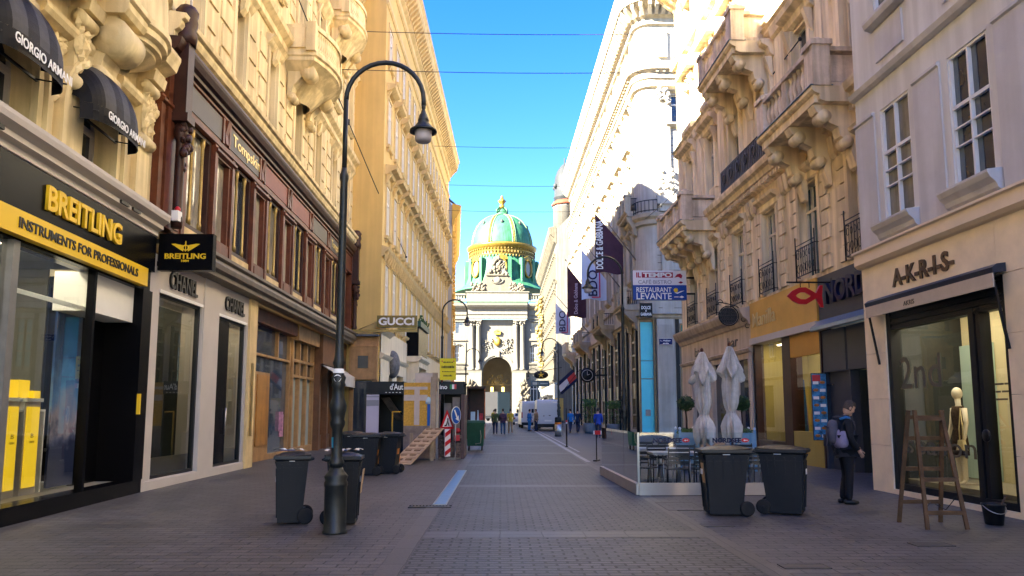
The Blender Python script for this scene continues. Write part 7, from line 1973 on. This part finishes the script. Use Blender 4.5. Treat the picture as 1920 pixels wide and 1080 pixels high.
m = MB(); m.extr([(.235*math.cos(a*math.pi/14),-.004,.275*math.sin(a*math.pi/14)) for a in range(28)],(0,.003,0)); obj('blue_disc', m, mat('sign_signal_blue', (.01,.09,.40), .35), rsn2)
m = MB(); m.extr([(-.13,-.008,.17),(-.08,-.008,.20),(.07,-.008,-.05),(.13,-.008,-.0),(.13,-.008,-.19),(-.05,-.008,-.12),(.01,-.008,-.09)],(0,.003,0)); obj('arrow', m, M_white, rsn2)
m = MB(); m.rod((0,.03,-1.48),(0,.03,.2),.022,8); m.box(-.15,.15,-.1,.2,-1.48,-1.43); obj('post', m, M_steel, rsn2)
cb = thing('chevron_board', 'red and white chevron board standing under the triangular sign', 'road sign', (-1.80,25.45,.10), R(50))
m = MB(); m.box(-.13,.13,0,.02,0,.92); obj('white_board', m, M_white, cb)
m = MB()
for k in range(3):
    z = .02+.31*k; m.extr([(-.13,-.004,z),(.13,-.004,z+.14),(.13,-.004,z+.28),(-.13,-.004,z+.15)],(0,.003,0))
obj('red_stripe', m, MATS['signal_red'], cb)
m = MB(); m.rod((0,.03,-.1),(0,.03,.9),.02,8); m.box(-.2,.2,-.1,.2,-.1,-.04); obj('post', m, M_steel, cb)
s3 = thing('market_stall', 'open market stall with a dark interior behind the green dumpster', 'stall', (-1.52,45,0))
m = MB(); m.box(-.56,-.50,0,2.2,0,3.1); m.box(-.56,.56,-.1,2.2,2.98,3.12); m.box(-.5,.5,2.1,2.16,0,2.98); m.box(-.56,.56,.3,2.1,.7,.8); obj('frame', m, M_wood_dark, s3)
m = MB(); m.box(.50,.56,0,.08,0,2.98); obj('orange_post', m, mat('rust_orange', (.42,.12,.04), .6), s3)
m = MB(); m.box(-.32,-.05,.2,.24,.9,1.6); m.taper(.05,.2,.2,.3,.9,.1,.14,.2,.24,1.7); obj('pale_board', m, MATS['pale_sheet'], s3)
m = MB(); m.box(.22,.42,.2,.5,.8,1.5); obj('red_goods', m, MATS['red_bag'], s3)
dp = thing('dumpster', 'green four-wheeled dumpster parked beside the road in front of the open stall', 'dumpster', (-1.07,31.6,0))
M_dgreen = mat('dumpster_green', (.012,.075,.035), .5, .2, 3)
m = MB(); m.taper(-.33,.33,-.40,.4,.20,-.37,.37,-.48,.5,1.10); m.box(-.40,.40,-.52,.52,1.10,1.16)
for x in (-.2,0,.2): m.bar((x,-.42,.25),(x,-.50,1.08),.03,.02,(0,1,0))
obj('body', m, M_dgreen, dp)
m = MB(); m.taper(-.39,.39,-.52,.52,1.162,-.36,.36,-.45,.45,1.24); obj('lid', m, mat('dumpster_lid', (.012,.06,.032), .5), dp)
for sx in (-1,1):
    for sy in (-1,1):
        m = MB(); m.lathe([(.04,-.025),(.095,-.025),(.095,.025),(.04,.025)],14)
        for i,p in enumerate(m.v): m.v[i] = (sx*.27+p[2], sy*.33+p[0], .097+p[1])
        m.bar((sx*.27,sy*.33,.1),(sx*.27,sy*.33,.21),.05,.04,(1,0,0)); obj('castor', m, M_tyre, dp)
m = MB(); m.tube([(.2,-.47,.9),(.24,-.49,.6),(.22,-.46,.32),(.0,-.45,.28)],.014,6); obj('strap', m, mat('pale_strap', (.45,.42,.28), .7), dp)

# ------------------------------------------------------------------ litter bin, marker post, barrier, pots
lb = thing('litter_bin', 'round steel litter bin with an orange band on the right side of the roadway', 'litter bin', (3.74,49.5,0))
m = MB(); m.lathe([(.22,0),(.22,.78)],20); obj('body', m, M_steel, lb)
m = MB(); m.lathe([(.225,.78),(.225,.90)],20); obj('orange_band', m, mat('orange_band', (.62,.18,.02), .5), lb)
m = MB(); m.lathe([(.22,.901),(.22,1.18),(.19,1.24),(0,1.25)],20); m.lathe([(.23,0),(.23,.05),(.22,.052)],20); m.box(-.14,.14,-.235,-.2,.98,1.1); obj('cap', m, M_black, lb)
mp = thing('marker_post', 'thin dark post with a red and white band by the pavement edge', 'post', (3.0,34.55,0))
m = MB(); m.rod((0,0,0),(0,0,1.75),.035,8); m.lathe([(.08,0),(.08,.03),(.036,.035)],10); obj('shaft', m, M_black, mp)
m = MB(); m.lathe([(.037,1.05),(.037,1.13)],8); obj('white_band', m, M_white, mp); m = MB(); m.lathe([(.038,1.13),(.038,1.22)],8); obj('red_band', m, MATS['signal_red'], mp)
ba = thing('barrier', 'low red and white barrier beam on dark feet behind the terrace glass', 'barrier', (3.55,24.6,0), R(-20))
m = MB(); m.box(-.55,.55,-.02,.02,.86,.98); obj('white_beam', m, M_white, ba)
m = MB()
for k in range(3): m.box(-.5+.4*k,-.3+.4*k,-.026,.026,.855,.985)
obj('red_stripe', m, MATS['signal_red'], ba)
m = MB()
for s in (-1,1): m.rod((s*.45,0,.03),(s*.45,0,.86),.02); m.box(s*.45-.06,s*.45+.06,-.25,.25,0,.04)
obj('foot', m, M_black, ba)
def pot(label, x, y, r, h, top, seed):
    t = thing('plant_pot', label, 'potted plant', (x,y,0), 0, 'large potted bushes by the palace front')
    m = MB(); m.lathe([(r*.72,0),(r*.9,h*.3),(r,h*.95),(r,h),(r*.9,h),(r*.88,h*.9),(0,h*.88)],20); obj('pot', m, mat('blue_grey_glaze', (.16,.20,.25), .45, .1, 3), t)
    m = MB(); rnd = random.Random(seed)
    for i in range(14): a = rnd.uniform(0,6.28); rr = r*.6*rnd.random(); m.rod((rr*math.cos(a),rr*math.sin(a),h*.85),(rr*1.2*math.cos(a),rr*1.2*math.sin(a),top-.3),.014,5)
    obj('stem', m, mat('brown_stems', (.10,.07,.04), .8), t)
    m = MB(); leaves(m, 750, lambda: (lambda a, q: (r*1.1*q*math.cos(a), r*1.1*q*math.sin(a), rnd.uniform(h*.9,top) if rnd.random() < .35 else rnd.uniform(top-.55,top)))(rnd.uniform(0,6.28), rnd.random()**.5), .075, rnd); obj('foliage', m, M_leaf2, t)
pot('large blue-grey pot with a tall bamboo bush beside the parked vans', 6.65, 56.5, .52, .75, 2.55, 2)
pot('large blue-grey pot with a bamboo bush nearest the corner of the palace', 8.35, 56.0, .5, .7, 2.4, 6)
yb = thing('yellow_board', 'yellow advertising board on the pavement beyond the white vans', 'notice', (6.0,78,0))
m = MB(); m.box(-.45,.45,-.03,.03,.7,3.0); obj('panel', m, mat('warm_yellow', (.62,.45,.12), .5), yb)
m = MB(); m.box(-.42,-.36,-.02,.02,0,.7); m.box(.36,.42,-.02,.02,0,.7); obj('leg', m, M_black, yb)
m = MB(); m.ball((0,-.05,2.0),.18,8,6,(1,.2,1)); m.box(-.12,.15,-.05,-.031,1.1,1.8); obj('dark_figure', m, M_dark_in, yb)
hs1 = thing('hanging_sign', 'black oval hanging sign with a gilt star, high on the right beyond the vans', 'sign', (5.3,100,6.5))
m = MB(); m.ball((0,0,0),1.0,14,8,(1,.12,.55)); m.rod((0,0,.5),(2.8,0,1.0),.05); m.ball((.3,0,-1.15),.8,12,8,(1,.12,.4)); obj('oval', m, M_black, hs1)
m = MB()
for k in range(5): a = R(90+72*k); m.extr([(.0,-.15,0),(.14*math.cos(a-.5),-.15,.14*math.sin(a-.5)),(.5*math.cos(a),-.15,.5*math.sin(a)),(.14*math.cos(a+.5),-.15,.14*math.sin(a+.5))],(0,.02,0))
obj('gilt_star', m, MATS['bright_gilt'], hs1)
hs2 = thing('hanging_sign', 'blue-grey horizontal shop sign board under the black oval sign', 'sign', (4.9,98,4.9))
m = MB(); m.box(-1.0,1.4,-.08,.08,0,.75); obj('board', m, mat('slate_blue_sign', (.06,.12,.17), .5), hs2)
m = MB(); m.box(-.8,.0,-.1,-.081,.2,.55); m.box(.2,1.2,-.1,-.081,.3,.45); m.box(1.4,3.2,-.03,.03,.35,.42); obj('pale_mark', m, mat('pale_mark', (.35,.45,.5), .5), hs2)

# ------------------------------------------------------------------ vehicles
M_van = mat('white_car_paint', (.52,.55,.60), .28, .03, 1, spec=.6); M_tail = mat('tail_lamp_red', (.40,.01,.015), .2); M_carglass = mat('car_glass', (.02,.025,.03), .04, .2, 1, spec=.9)
def wheel(parent, x, y, r=.34, w=.22):
    m = MB(); m.lathe([(r*.62,-w/2),(r*.9,-w/2),(r,-w*.35),(r,w*.35),(r*.9,w/2),(r*.62,w/2)],22)
    for i,p in enumerate(m.v): m.v[i] = (x+p[2], y+p[0], r+p[1])
    t = obj('wheel', m, M_tyre, parent)
    m = MB(); m.lathe([(0,-w*.42),(r*.2,-w*.45),(r*.62,-w*.3),(r*.62,w*.3),(r*.2,w*.45),(0,w*.42)],16)
    for i,p in enumerate(m.v): m.v[i] = (x+p[2], y+p[0], r+p[1])
    obj('rim', m, M_grey_metal, t)
def sideprofile(mb, prof, hw, tumble=.07, zt=1.0):
    """car shell: side outline [(y,z)] with width narrowing above zt"""
    n = len(prof); zs = max(z for _, z in prof)
    def wx(z): return hw*(1 - tumble*max(0,(z-zt))/(zs-zt))
    for s in (-1,1): mb.add([(s*wx(z),y,z) for y,z in prof], [tuple(range(n)) if s > 0 else tuple(range(n))[::-1]])
    for i in range(n):
        j = (i+1) % n; a, b = prof[i], prof[j]
        mb.quad((-wx(a[1]),a[0],a[1]),(wx(a[1]),a[0],a[1]),(wx(b[1]),b[0],b[1]),(-wx(b[1]),b[0],b[1]))
def van(label, loc, rz, sc=1.0):
    t = thing('delivery_van', label, 'van', loc, rz, 'white vans parked on the right')
    m = MB(); sideprofile(m, [(0,.35),(0,1.1),(.03,2.2),(.10,2.52),(.3,2.62),(3.9,2.60),(4.35,2.45),(5.0,1.55),(5.75,1.2),(5.85,.9),(5.85,.35)], 1.0, .10, 1.2); obj('body', m, M_van, t)
    m = MB(); m.box(-.98,.98,-.06,.02,.36,.58); m.box(-.9,.9,-.005,.0,.3,.36); obj('bumper', m, M_dark_in, t)
    for s in (-1,1):
        m = MB(); m.box(s*.93-.06,s*.93+.05,-.012,.10,1.0,1.55); obj('tail_lamp', m, M_tail, t)
        m = MB(); m.box(min(s*.015,s*.84),max(s*.015,s*.84),-.010,.02,.62,2.32); d = obj('rear_door', m, M_van, t)
        if s > 0: m = MB(); m.box(.06,.22,-.022,-.011,1.25,1.31); obj('handle', m, M_black, d)
    m = MB(); m.box(-.30,.30,-.022,-.011,.78,.92); obj('number_plate', m, M_white, t)
    m = MB(); m.ball((-.35,-.012,1.25),.06,8,6,(1,.2,1)); obj('badge', m, M_grey_metal, t)
    m = MB()
    for s in (-1,1): m.extr([(s*.962,4.1,1.6),(s*.962,4.9,1.6),(s*.92,4.45,2.25),(s*.92,4.1,2.25)],(s*.02,0,0))
    m.add([(-.85,5.0,1.62),(.85,5.0,1.62),(.82,4.42,2.38),(-.82,4.42,2.38)],[(0,1,2,3)]); obj('cab_window', m, M_carglass, t)
    m = MB()
    for s in (-1,1): m.box(s*1.1-.1,s*1.1+.1,4.75,4.85,1.5,1.85)
    obj('mirror', m, M_black, t)
    for x in (-.86,.86):
        for y in (1.1,4.7): wheel(t, x, y)
    t.scale = (sc,sc,sc)
    return t
v1 = van('white panel van parked nearest, seen from behind next to the litter bin', (3.95,63.5,0), 0)
dup(v1, (2.95,73,0), R(2), 'white panel van parked second, half hidden behind the nearest van')
cr = thing('parked_car', 'small silver car with red tail lamps stopped ahead of the vans', 'car', (2.3,92,0))
m = MB(); sideprofile(m, [(0,.35),(-.05,.7),(.05,.95),(.35,1.02),(.75,1.42),(2.3,1.45),(3.0,1.0),(3.9,.85),(4.0,.6),(4.0,.35)], .85, .22, .9); obj('body', m, M_van, cr)
m = MB(); m.add([(-.62,.36,1.05),(.62,.36,1.05),(.56,.70,1.40),(-.56,.70,1.40)],[(0,1,2,3)]);
for i,p in enumerate(m.v): m.v[i] = (p[0],p[1]-.03,p[2]+.02)
obj('rear_window', m, M_carglass, cr)
for s in (-1,1): m = MB(); m.box(s*.7-.13,s*.7+.13,-.07,.1,.72,.92); obj('tail_lamp', m, M_tail, cr)
m = MB(); m.box(-.25,.25,-.075,-.05,.5,.62); obj('number_plate', m, M_white, cr)
for x in (-.72,.72):
    for y in (.75,3.2): wheel(cr, x, y, .3, .2)
tr = thing('box_truck', 'box truck with dark side and pale rear before the gate arch', 'truck', (.45,128,0), R(32))
m = MB(); m.box(-1.2,1.2,.0,.04,.9,4.9); obj('rear_door', m, mat('pale_blue_panel', (.025,.05,.07), .5, .05), tr)
m = MB(); m.box(-1.25,1.25,.042,6,.9,5.0); obj('box', m, mat('dark_tarpaulin', (.012,.011,.011), .7, .2, 2), tr)
m = MB(); m.box(-1.1,1.1,6.1,7.8,.6,3.2); obj('cab', m, M_van, tr)
m = MB(); m.box(-1.0,1.0,.2,7.6,.5,.88); obj('chassis', m, M_black, tr)
for x in (-.95,.95):
    for y in (1.2,6.8): wheel(tr, x, y, .48, .3)
# ------------------------------------------------------------------ people
def skin_mesh(pts, edges, root=0, sub=2):
    me = bpy.data.meshes.new('skin'); me.from_pydata([p[0] for p in pts], edges, [])
    o = bpy.data.objects.new('skin', me); COL.objects.link(o)
    md = o.modifiers.new('skin', 'SKIN')
    if not me.skin_vertices: me.attributes.new('skin', 'FLOAT', 'POINT')
    sv = me.skin_vertices[0].data
    for i, p in enumerate(pts):
        r = p[1]; sv[i].radius = (r, r) if not isinstance(r, tuple) else r
        sv[i].use_root = (i == root)
    md.use_smooth_shade = True
    ss = o.modifiers.new('sub', 'SUBSURF'); ss.levels = sub; ss.render_levels = sub
    dg = bpy.context.evaluated_depsgraph_get(); dg.update()
    out = bpy.data.meshes.new_from_object(o.evaluated_get(dg))
    bpy.data.objects.remove(o); bpy.data.meshes.remove(me)
    return out
def join_into(me, mb):
    bm = bmesh.new(); bm.from_mesh(me)
    me2 = mb.mesh('part'); bm.from_mesh(me2); bm.to_mesh(me); bm.free(); bpy.data.meshes.remove(me2)
    for p in me.polygons: p.use_smooth = True
    return me
M_skin = mat('skin', (.50,.30,.21), .55, .06, 6, spec=.35)
def figure(label, loc, rz, J, top, legs, shoes=None, hair=None, fat=1.0, bag=None, group=None, shirt=None, sc=1.0):
    """J: joint positions of a figure facing -y, 1.8 m tall"""
    t = thing('person', label, 'person', loc, rz, group)
    pel, chest, neck, head = J['pelvis'], J['chest'], J['neck'], J['head']
    P = [(pel,.11),(tuple((a+b)/2 for a,b in zip(pel,chest)),.10),(chest,.12),(neck,.055),(tuple(a*.55+b*.45 for a,b in zip(neck,head)),.05)]
    E = [(0,1),(1,2),(2,3),(3,4)]
    for s in 'LR':
        i = len(P); P += [(J['sh'+s],.06),(J['el'+s],.04),(J['wr'+s],.028)]; E += [(2,i),(i,i+1),(i+1,i+2)]
        i = len(P); P += [(J['hip'+s],.09),(J['kn'+s],.055),(J['an'+s],.04)]; E += [(0,i),(i,i+1),(i+1,i+2)]
    me = skin_mesh(P, E, 0, 1)
    h = MB(); H = Vector(head); D = Vector(J.get('look',(0,-1,-.1))).normalized(); S = D.cross(Vector((0,0,1))).normalized(); U = S.cross(D)
    def hp(a,b,c): return tuple(H + S*a + D*b + U*c)      # right, forward, up
    M_ = Matrix((S, D, U)).transposed().to_4x4(); M_.translation = H
    i0 = len(h.v); h.lathe([(0,-.125),(.042,-.118),(.062,-.085),(.075,-.03),(.081,.03),(.078,.075),(.058,.112),(.03,.126),(0,.13)],16,sx=.95,sy=1.18); h.place(M_, i0)
    i0 = len(h.v); h.ball((0,.095,-.012),.018,8,6,(.8,1.1,1.6)); h.ball((0,.075,-.095),.03,8,6,(1,.8,.7)); h.ball((0,.088,-.062),.016,8,5,(1.5,.6,.4))
    for s in (-1,1): h.ball((s*.079,-.005,-.005),.026,8,6,(.35,.8,1.25)); h.ball((s*.031,.083,.018),.013,8,6,(1.3,.6,.7)); h.ball((s*.031,.082,.040),.017,8,5,(1.5,.5,.4))
    h.place(M_, i0)
    for s in 'LR':
        w = Vector(J['wr'+s]); e = Vector(J['el'+s]); d = (w-e).normalized(); q = d.orthogonal().normalized(); n = d.cross(q)
        sg = 1 if s == 'L' else -1
        fwd = Vector((0,-1,0)); q = (fwd - d*fwd.dot(d)).normalized(); n = d.cross(q)
        h.tube([tuple(w), tuple(w+d*.04), tuple(w+d*.09)], [.024,.032,.028], 8)
        for k,(o_,l) in enumerate(((-.026,.066),(-.009,.078),(.009,.074),(.025,.058))):
            b = w + d*.085 + q*o_; h.tube([tuple(b), tuple(b+d*l*.5 + n*.006*sg), tuple(b+d*l*.85 + n*.022*sg)], [.0095,.0088,.007], 6)
        b = w + d*.03 + q*.028; h.tube([tuple(b), tuple(b+q*.022+d*.03), tuple(b+q*.026+d*.062)], [.011,.010,.008], 6)
    join_into(me, h)
    obj('body', me, M_skin, t)
    # trousers
    P = [((pel[0],pel[1],pel[2]+.06),.145*fat)]; E = []
    for s in 'LR':
        hp_, k, a = J['hip'+s], J['kn'+s], J['an'+s]
        i = len(P); P += [((hp_[0],hp_[1],hp_[2]-.02),.108*fat),(tuple((x+y)/2 for x,y in zip(hp_,k)),.095),(k,.076),(tuple((x+y)/2 for x,y in zip(k,a)),.075),((a[0],a[1],a[2]-.03),.066)]
        E += [(0,i),(i,i+1),(i+1,i+2),(i+2,i+3),(i+3,i+4)]
    obj('trousers', skin_mesh(P, E, 0, 1), legs, t)
    # jacket / top with sleeves
    mid = tuple((a+b)/2 for a,b in zip(pel,chest))
    P = [((pel[0],pel[1],pel[2]-.10),(.15*fat,.135*fat)),((pel[0],pel[1],pel[2]+.03),(.165*fat,.14*fat)),(mid,(.15*fat,.125*fat)),(chest,(.165*fat,.125*fat)),(tuple(a*.35+b*.65 for a,b in zip(chest,neck)),(.115,.095))]; E = [(0,1),(1,2),(2,3),(3,4)]
    for s in 'LR':
        i = len(P); P += [(J['sh'+s],.082),(J['el'+s],.06),(J['wr'+s],.046)]; E += [(3,i),(i,i+1),(i+1,i+2)]
    obj('jacket', skin_mesh(P, E, 1, 1), top, t)
    m = MB()
    for s in 'LR':
        a = Vector(J['an'+s]); f = Vector(J.get('toe'+s,(0,-1,0))).normalized(); r = f.cross(Vector((0,0,1)))
        i0 = len(m.v); m.lathe([(.0,-.03),(.035,-.028),(.045,0),(.045,.14),(.032,.20),(.0,.22)],12,sx=1,sy=.9)
        M2 = Matrix((r, Vector((0,0,1)), f)).transposed().to_4x4(); M2.translation = Vector((a.x,a.y,a.z-.045)) - f*.05; m.place(M2, i0)
    for i,p in enumerate(m.v): m.v[i] = (p[0],p[1],max(p[2],.004) if loc[2] == 0 else p[2])
    obj('shoes', m, shoes or M_black, t)
    m = MB(); i0 = 0
    m.lathe([(.080,-.05),(.087,.02),(.084,.08),(.062,.120),(.03,.135),(0,.138)],16,a0=R(165),a1=R(375),sx=.97,sy=1.17,cap=False)
    m.lathe([(.0845,.055),(.083,.08),(.062,.121),(.03,.136),(0,.139)],16,sx=.97,sy=1.17,cap=False); m.place(M_)
    obj('hair', m, hair or mat('dark_hair', (.03,.02,.015), .7, .3, 20), t)
    t.scale = (sc,sc,sc)
    return t
def stand(**kw):
    J = dict(pelvis=(0,0,.98), chest=(0,0,1.36), neck=(0,.0,1.50), head=(0,-.02,1.68), look=(0,-1,-.1))
    for s,x in (('L',1),('R',-1)):
        J.update({'sh'+s:(x*.185,0,1.42),'el'+s:(x*.235,.03,1.14),'wr'+s:(x*.225,-.05,.90),'hip'+s:(x*.095,0,.93),'kn'+s:(x*.10,-.015,.50),'an'+s:(x*.105,.03,.09)})
    J.update(kw); return J
def walk(sg=1, **kw):
    J = stand()
    J.update({'knL':(.10,-.14*sg-.03,.51),'anL':(.10,-.20*sg+.02,.10+(.04 if sg < 0 else 0)),'knR':(-.10,.08*sg-.06,.50),'anR':(-.10,.28*sg,.10+(.05 if sg > 0 else 0)),
              'elL':(.235,.10*sg,1.15),'wrL':(.22,.02*sg-.08,.92),'elR':(-.235,-.04*sg,1.15),'wrR':(-.22,-.20*sg-.02,.95)})
    J.update(kw); return J
C_ = lambda n,c: mat(n, c, .85, .15, 8, .1, 60)
# the man in front of the dark entrance: head bent, backpack, facing right
Jm = stand(neck=(0,-.02,1.50), head=(0,-.09,1.665), look=(.12,-1,-.55), elR=(-.245,-.02,1.14), wrR=(-.20,-.16,.93), elL=(.24,-.02,1.14), wrL=(.17,-.20,.98), anL=(.105,.06,.09), anR=(-.105,.02,.09), toeR=(-.12,-1,0), toeL=(.25,-1,0))
man = figure('man in black with a grey backpack, head bowed, standing by the dark shop entrance', (6.06,13.22,0), R(82), Jm, C_('black_cloth', (.011,.011,.014)), C_('black_trousers', (.010,.010,.013)), None, mat('cropped_hair', (.06,.042,.032), .8, .4, 60), fat=1.22)
# lavender shirt showing at the back between jacket and backpack
obj('shirt', skin_mesh([((-.035,.075,.93),(.215,.145)),((-.035,.075,1.12),(.21,.14)),((-.03,.06,1.32),(.20,.13))], [(0,1),(1,2)], 0, 2), C_('lavender_shirt', (.20,.18,.28)), man)
m = MB(); m.lathe([(.10,1.44),(.115,1.48),(.105,1.53),(.085,1.545)],16,sy=.85); obj('hood', m, MATS['black_cloth'], man)
bp = thing('backpack', 'grey backpack worn by the man in black', 'backpack', (6.06,13.22,0), R(82))
P = [((0,.20,1.02),(.14,.09)),((0,.225,1.18),(.155,.11)),((0,.21,1.36),(.14,.10)),((0,.18,1.47),(.09,.06))]
obj('bag', skin_mesh(P, [(0,1),(1,2),(2,3)], 0, 2), C_('grey_pack_cloth', (.075,.072,.095)), bp)
m = MB(); m.box(-.10,.10,.315,.34,1.0,1.2); m.tube([(-.1,.30,1.32),(0,.33,1.35),(.1,.30,1.32)],.012,6); obj('pocket', m, C_('dark_pack_cloth', (.035,.034,.045)), bp)
m = MB()
for s in (-1,1): m.tube([(s*.10,.16,1.50),(s*.13,.02,1.53),(s*.15,-.13,1.40),(s*.17,-.10,1.2),(s*.16,.12,1.05)],.02,6)
obj('strap', m, MATS['dark_pack_cloth'], bp)
m = MB(); m.tube([(-.16,.12,1.47),(-.17,.02,1.505),(-.16,-.05,1.49)],.024,6); obj('blue_strap', m, C_('blue_strap_cloth', (.02,.12,.32)), bp)
# people farther down the street
C1,C2,C3,C4,C5,C6 = C_('olive_cloth',(.07,.09,.03)),C_('plum_cloth',(.06,.03,.05)),C_('mustard_cloth',(.40,.27,.02)),C_('bright_blue_cloth',(.02,.16,.42)),C_('navy_cloth',(.02,.03,.07)),C_('jeans_cloth',(.03,.07,.14))
tan = C_('tan_cloth',(.28,.19,.11))
figure('walker in an olive top and dark trousers, left of the trio in the roadway', (-.42,53,0), R(180), walk(1), C1, C5, group='people walking far down the street')
figure('walker in a plum jacket and jeans, middle of the trio in the roadway', (.12,52.6,0), R(178), walk(-1), C2, C6, fat=1.12, group='people walking far down the street')
figure('walker in a mustard top and tan trousers, right of the trio in the roadway', (.68,56,0), R(185), walk(1), C3, tan, mat('orange_shoes', (.5,.15,.04), .6), group='people walking far down the street')
figure('person in bright blue standing by the left side of the nearest van', (2.35,62.6,0), R(120), stand(), C4, C4, group='people walking far down the street', fat=1.1)
figure('person in a tan coat beside the rear wheel of the nearest van', (2.85,61.6,0), R(-60), stand(), tan, C5, group='people walking far down the street')
figure('walker in a blue jacket and dark trousers right of the litter bin', (5.2,56.5,0), R(200), walk(-1), C4, C5, group='people walking far down the street')
figure('walker in a dark coat beside the walker in the blue jacket', (5.85,57.5,0), R(160), walk(1), C5, C5, group='people walking far down the street')
figure('walker with a blue jacket passing the palace corner near the terrace', (5.75,44.6,0), R(170), walk(1), C_('royal_blue_cloth',(.02,.06,.35)), C5, group='people walking far down the street')
figure('distant person in dark clothes near the gate on the left', (-2.2,84,0), R(180), walk(1), C5, C5, group='people walking far down the street')
figure('distant person in a yellow vest near the gate', (-.9,88,0), R(0), walk(-1), C_('yellow_vest',(.50,.50,.03)), C5, group='people walking far down the street')

# ------------------------------------------------------------------ overhead wires
M_wire = mat('overhead_cable', (.02,.02,.022), .6)
def wire(label, a, b, sag=.25, r=.017, knots=()):
    t = thing('overhead_wire', label, 'wire', a, 0, 'wires stretched across the street')
    A_ = Vector(a); B_ = Vector(b); n = 14
    P = [tuple((B_-A_)*i/n + Vector((0,0,-sag*math.sin(math.pi*i/n)))) for i in range(n+1)]
    m = MB(); m.tube(P, r, 5); obj('cable', m, M_wire, t)
    m = MB()
    for e in (P[0],P[-1]): m.ball(e, r*3, 8, 6)
    for k in knots: p = P[k]; m.rod((p[0],p[1],p[2]-.12),(p[0],p[1],p[2]+.12),r*2.6)
    obj('anchor', m, M_wire, t)
wire('highest wire crossing the strip of sky', (-7.45,33.6,19.5), (9.02,33.6,19.5), .12)
wire('second highest wire crossing the strip of sky', (-7.45,33.0,17.3), (9.02,33.0,17.3), .12)
wire('wire crossing the sky just below the street lamp head', (-5.5,58,22.8), (10.05,58,22.8), .12)
wire('wire crossing the sky just above the turret', (-5.3,68,22.7), (9.93,68,22.7), .12)
wire('lowest wire crossing the sky at the height of the gilt finial', (-5.27,71.5,21.2), (9.9,71.5,21.2), .12)
wire('dark cable slanting down across the ochre and yellow facades on the left', (-7.2,21.0,16.6), (-5.7,44.0,10.8), .2, .022, (3,6))
wire('dark cable slanting across the beige and white facades on the right', (9.1,21.5,12.9), (10.5,53.2,15.6), .5, .022, (7,11))
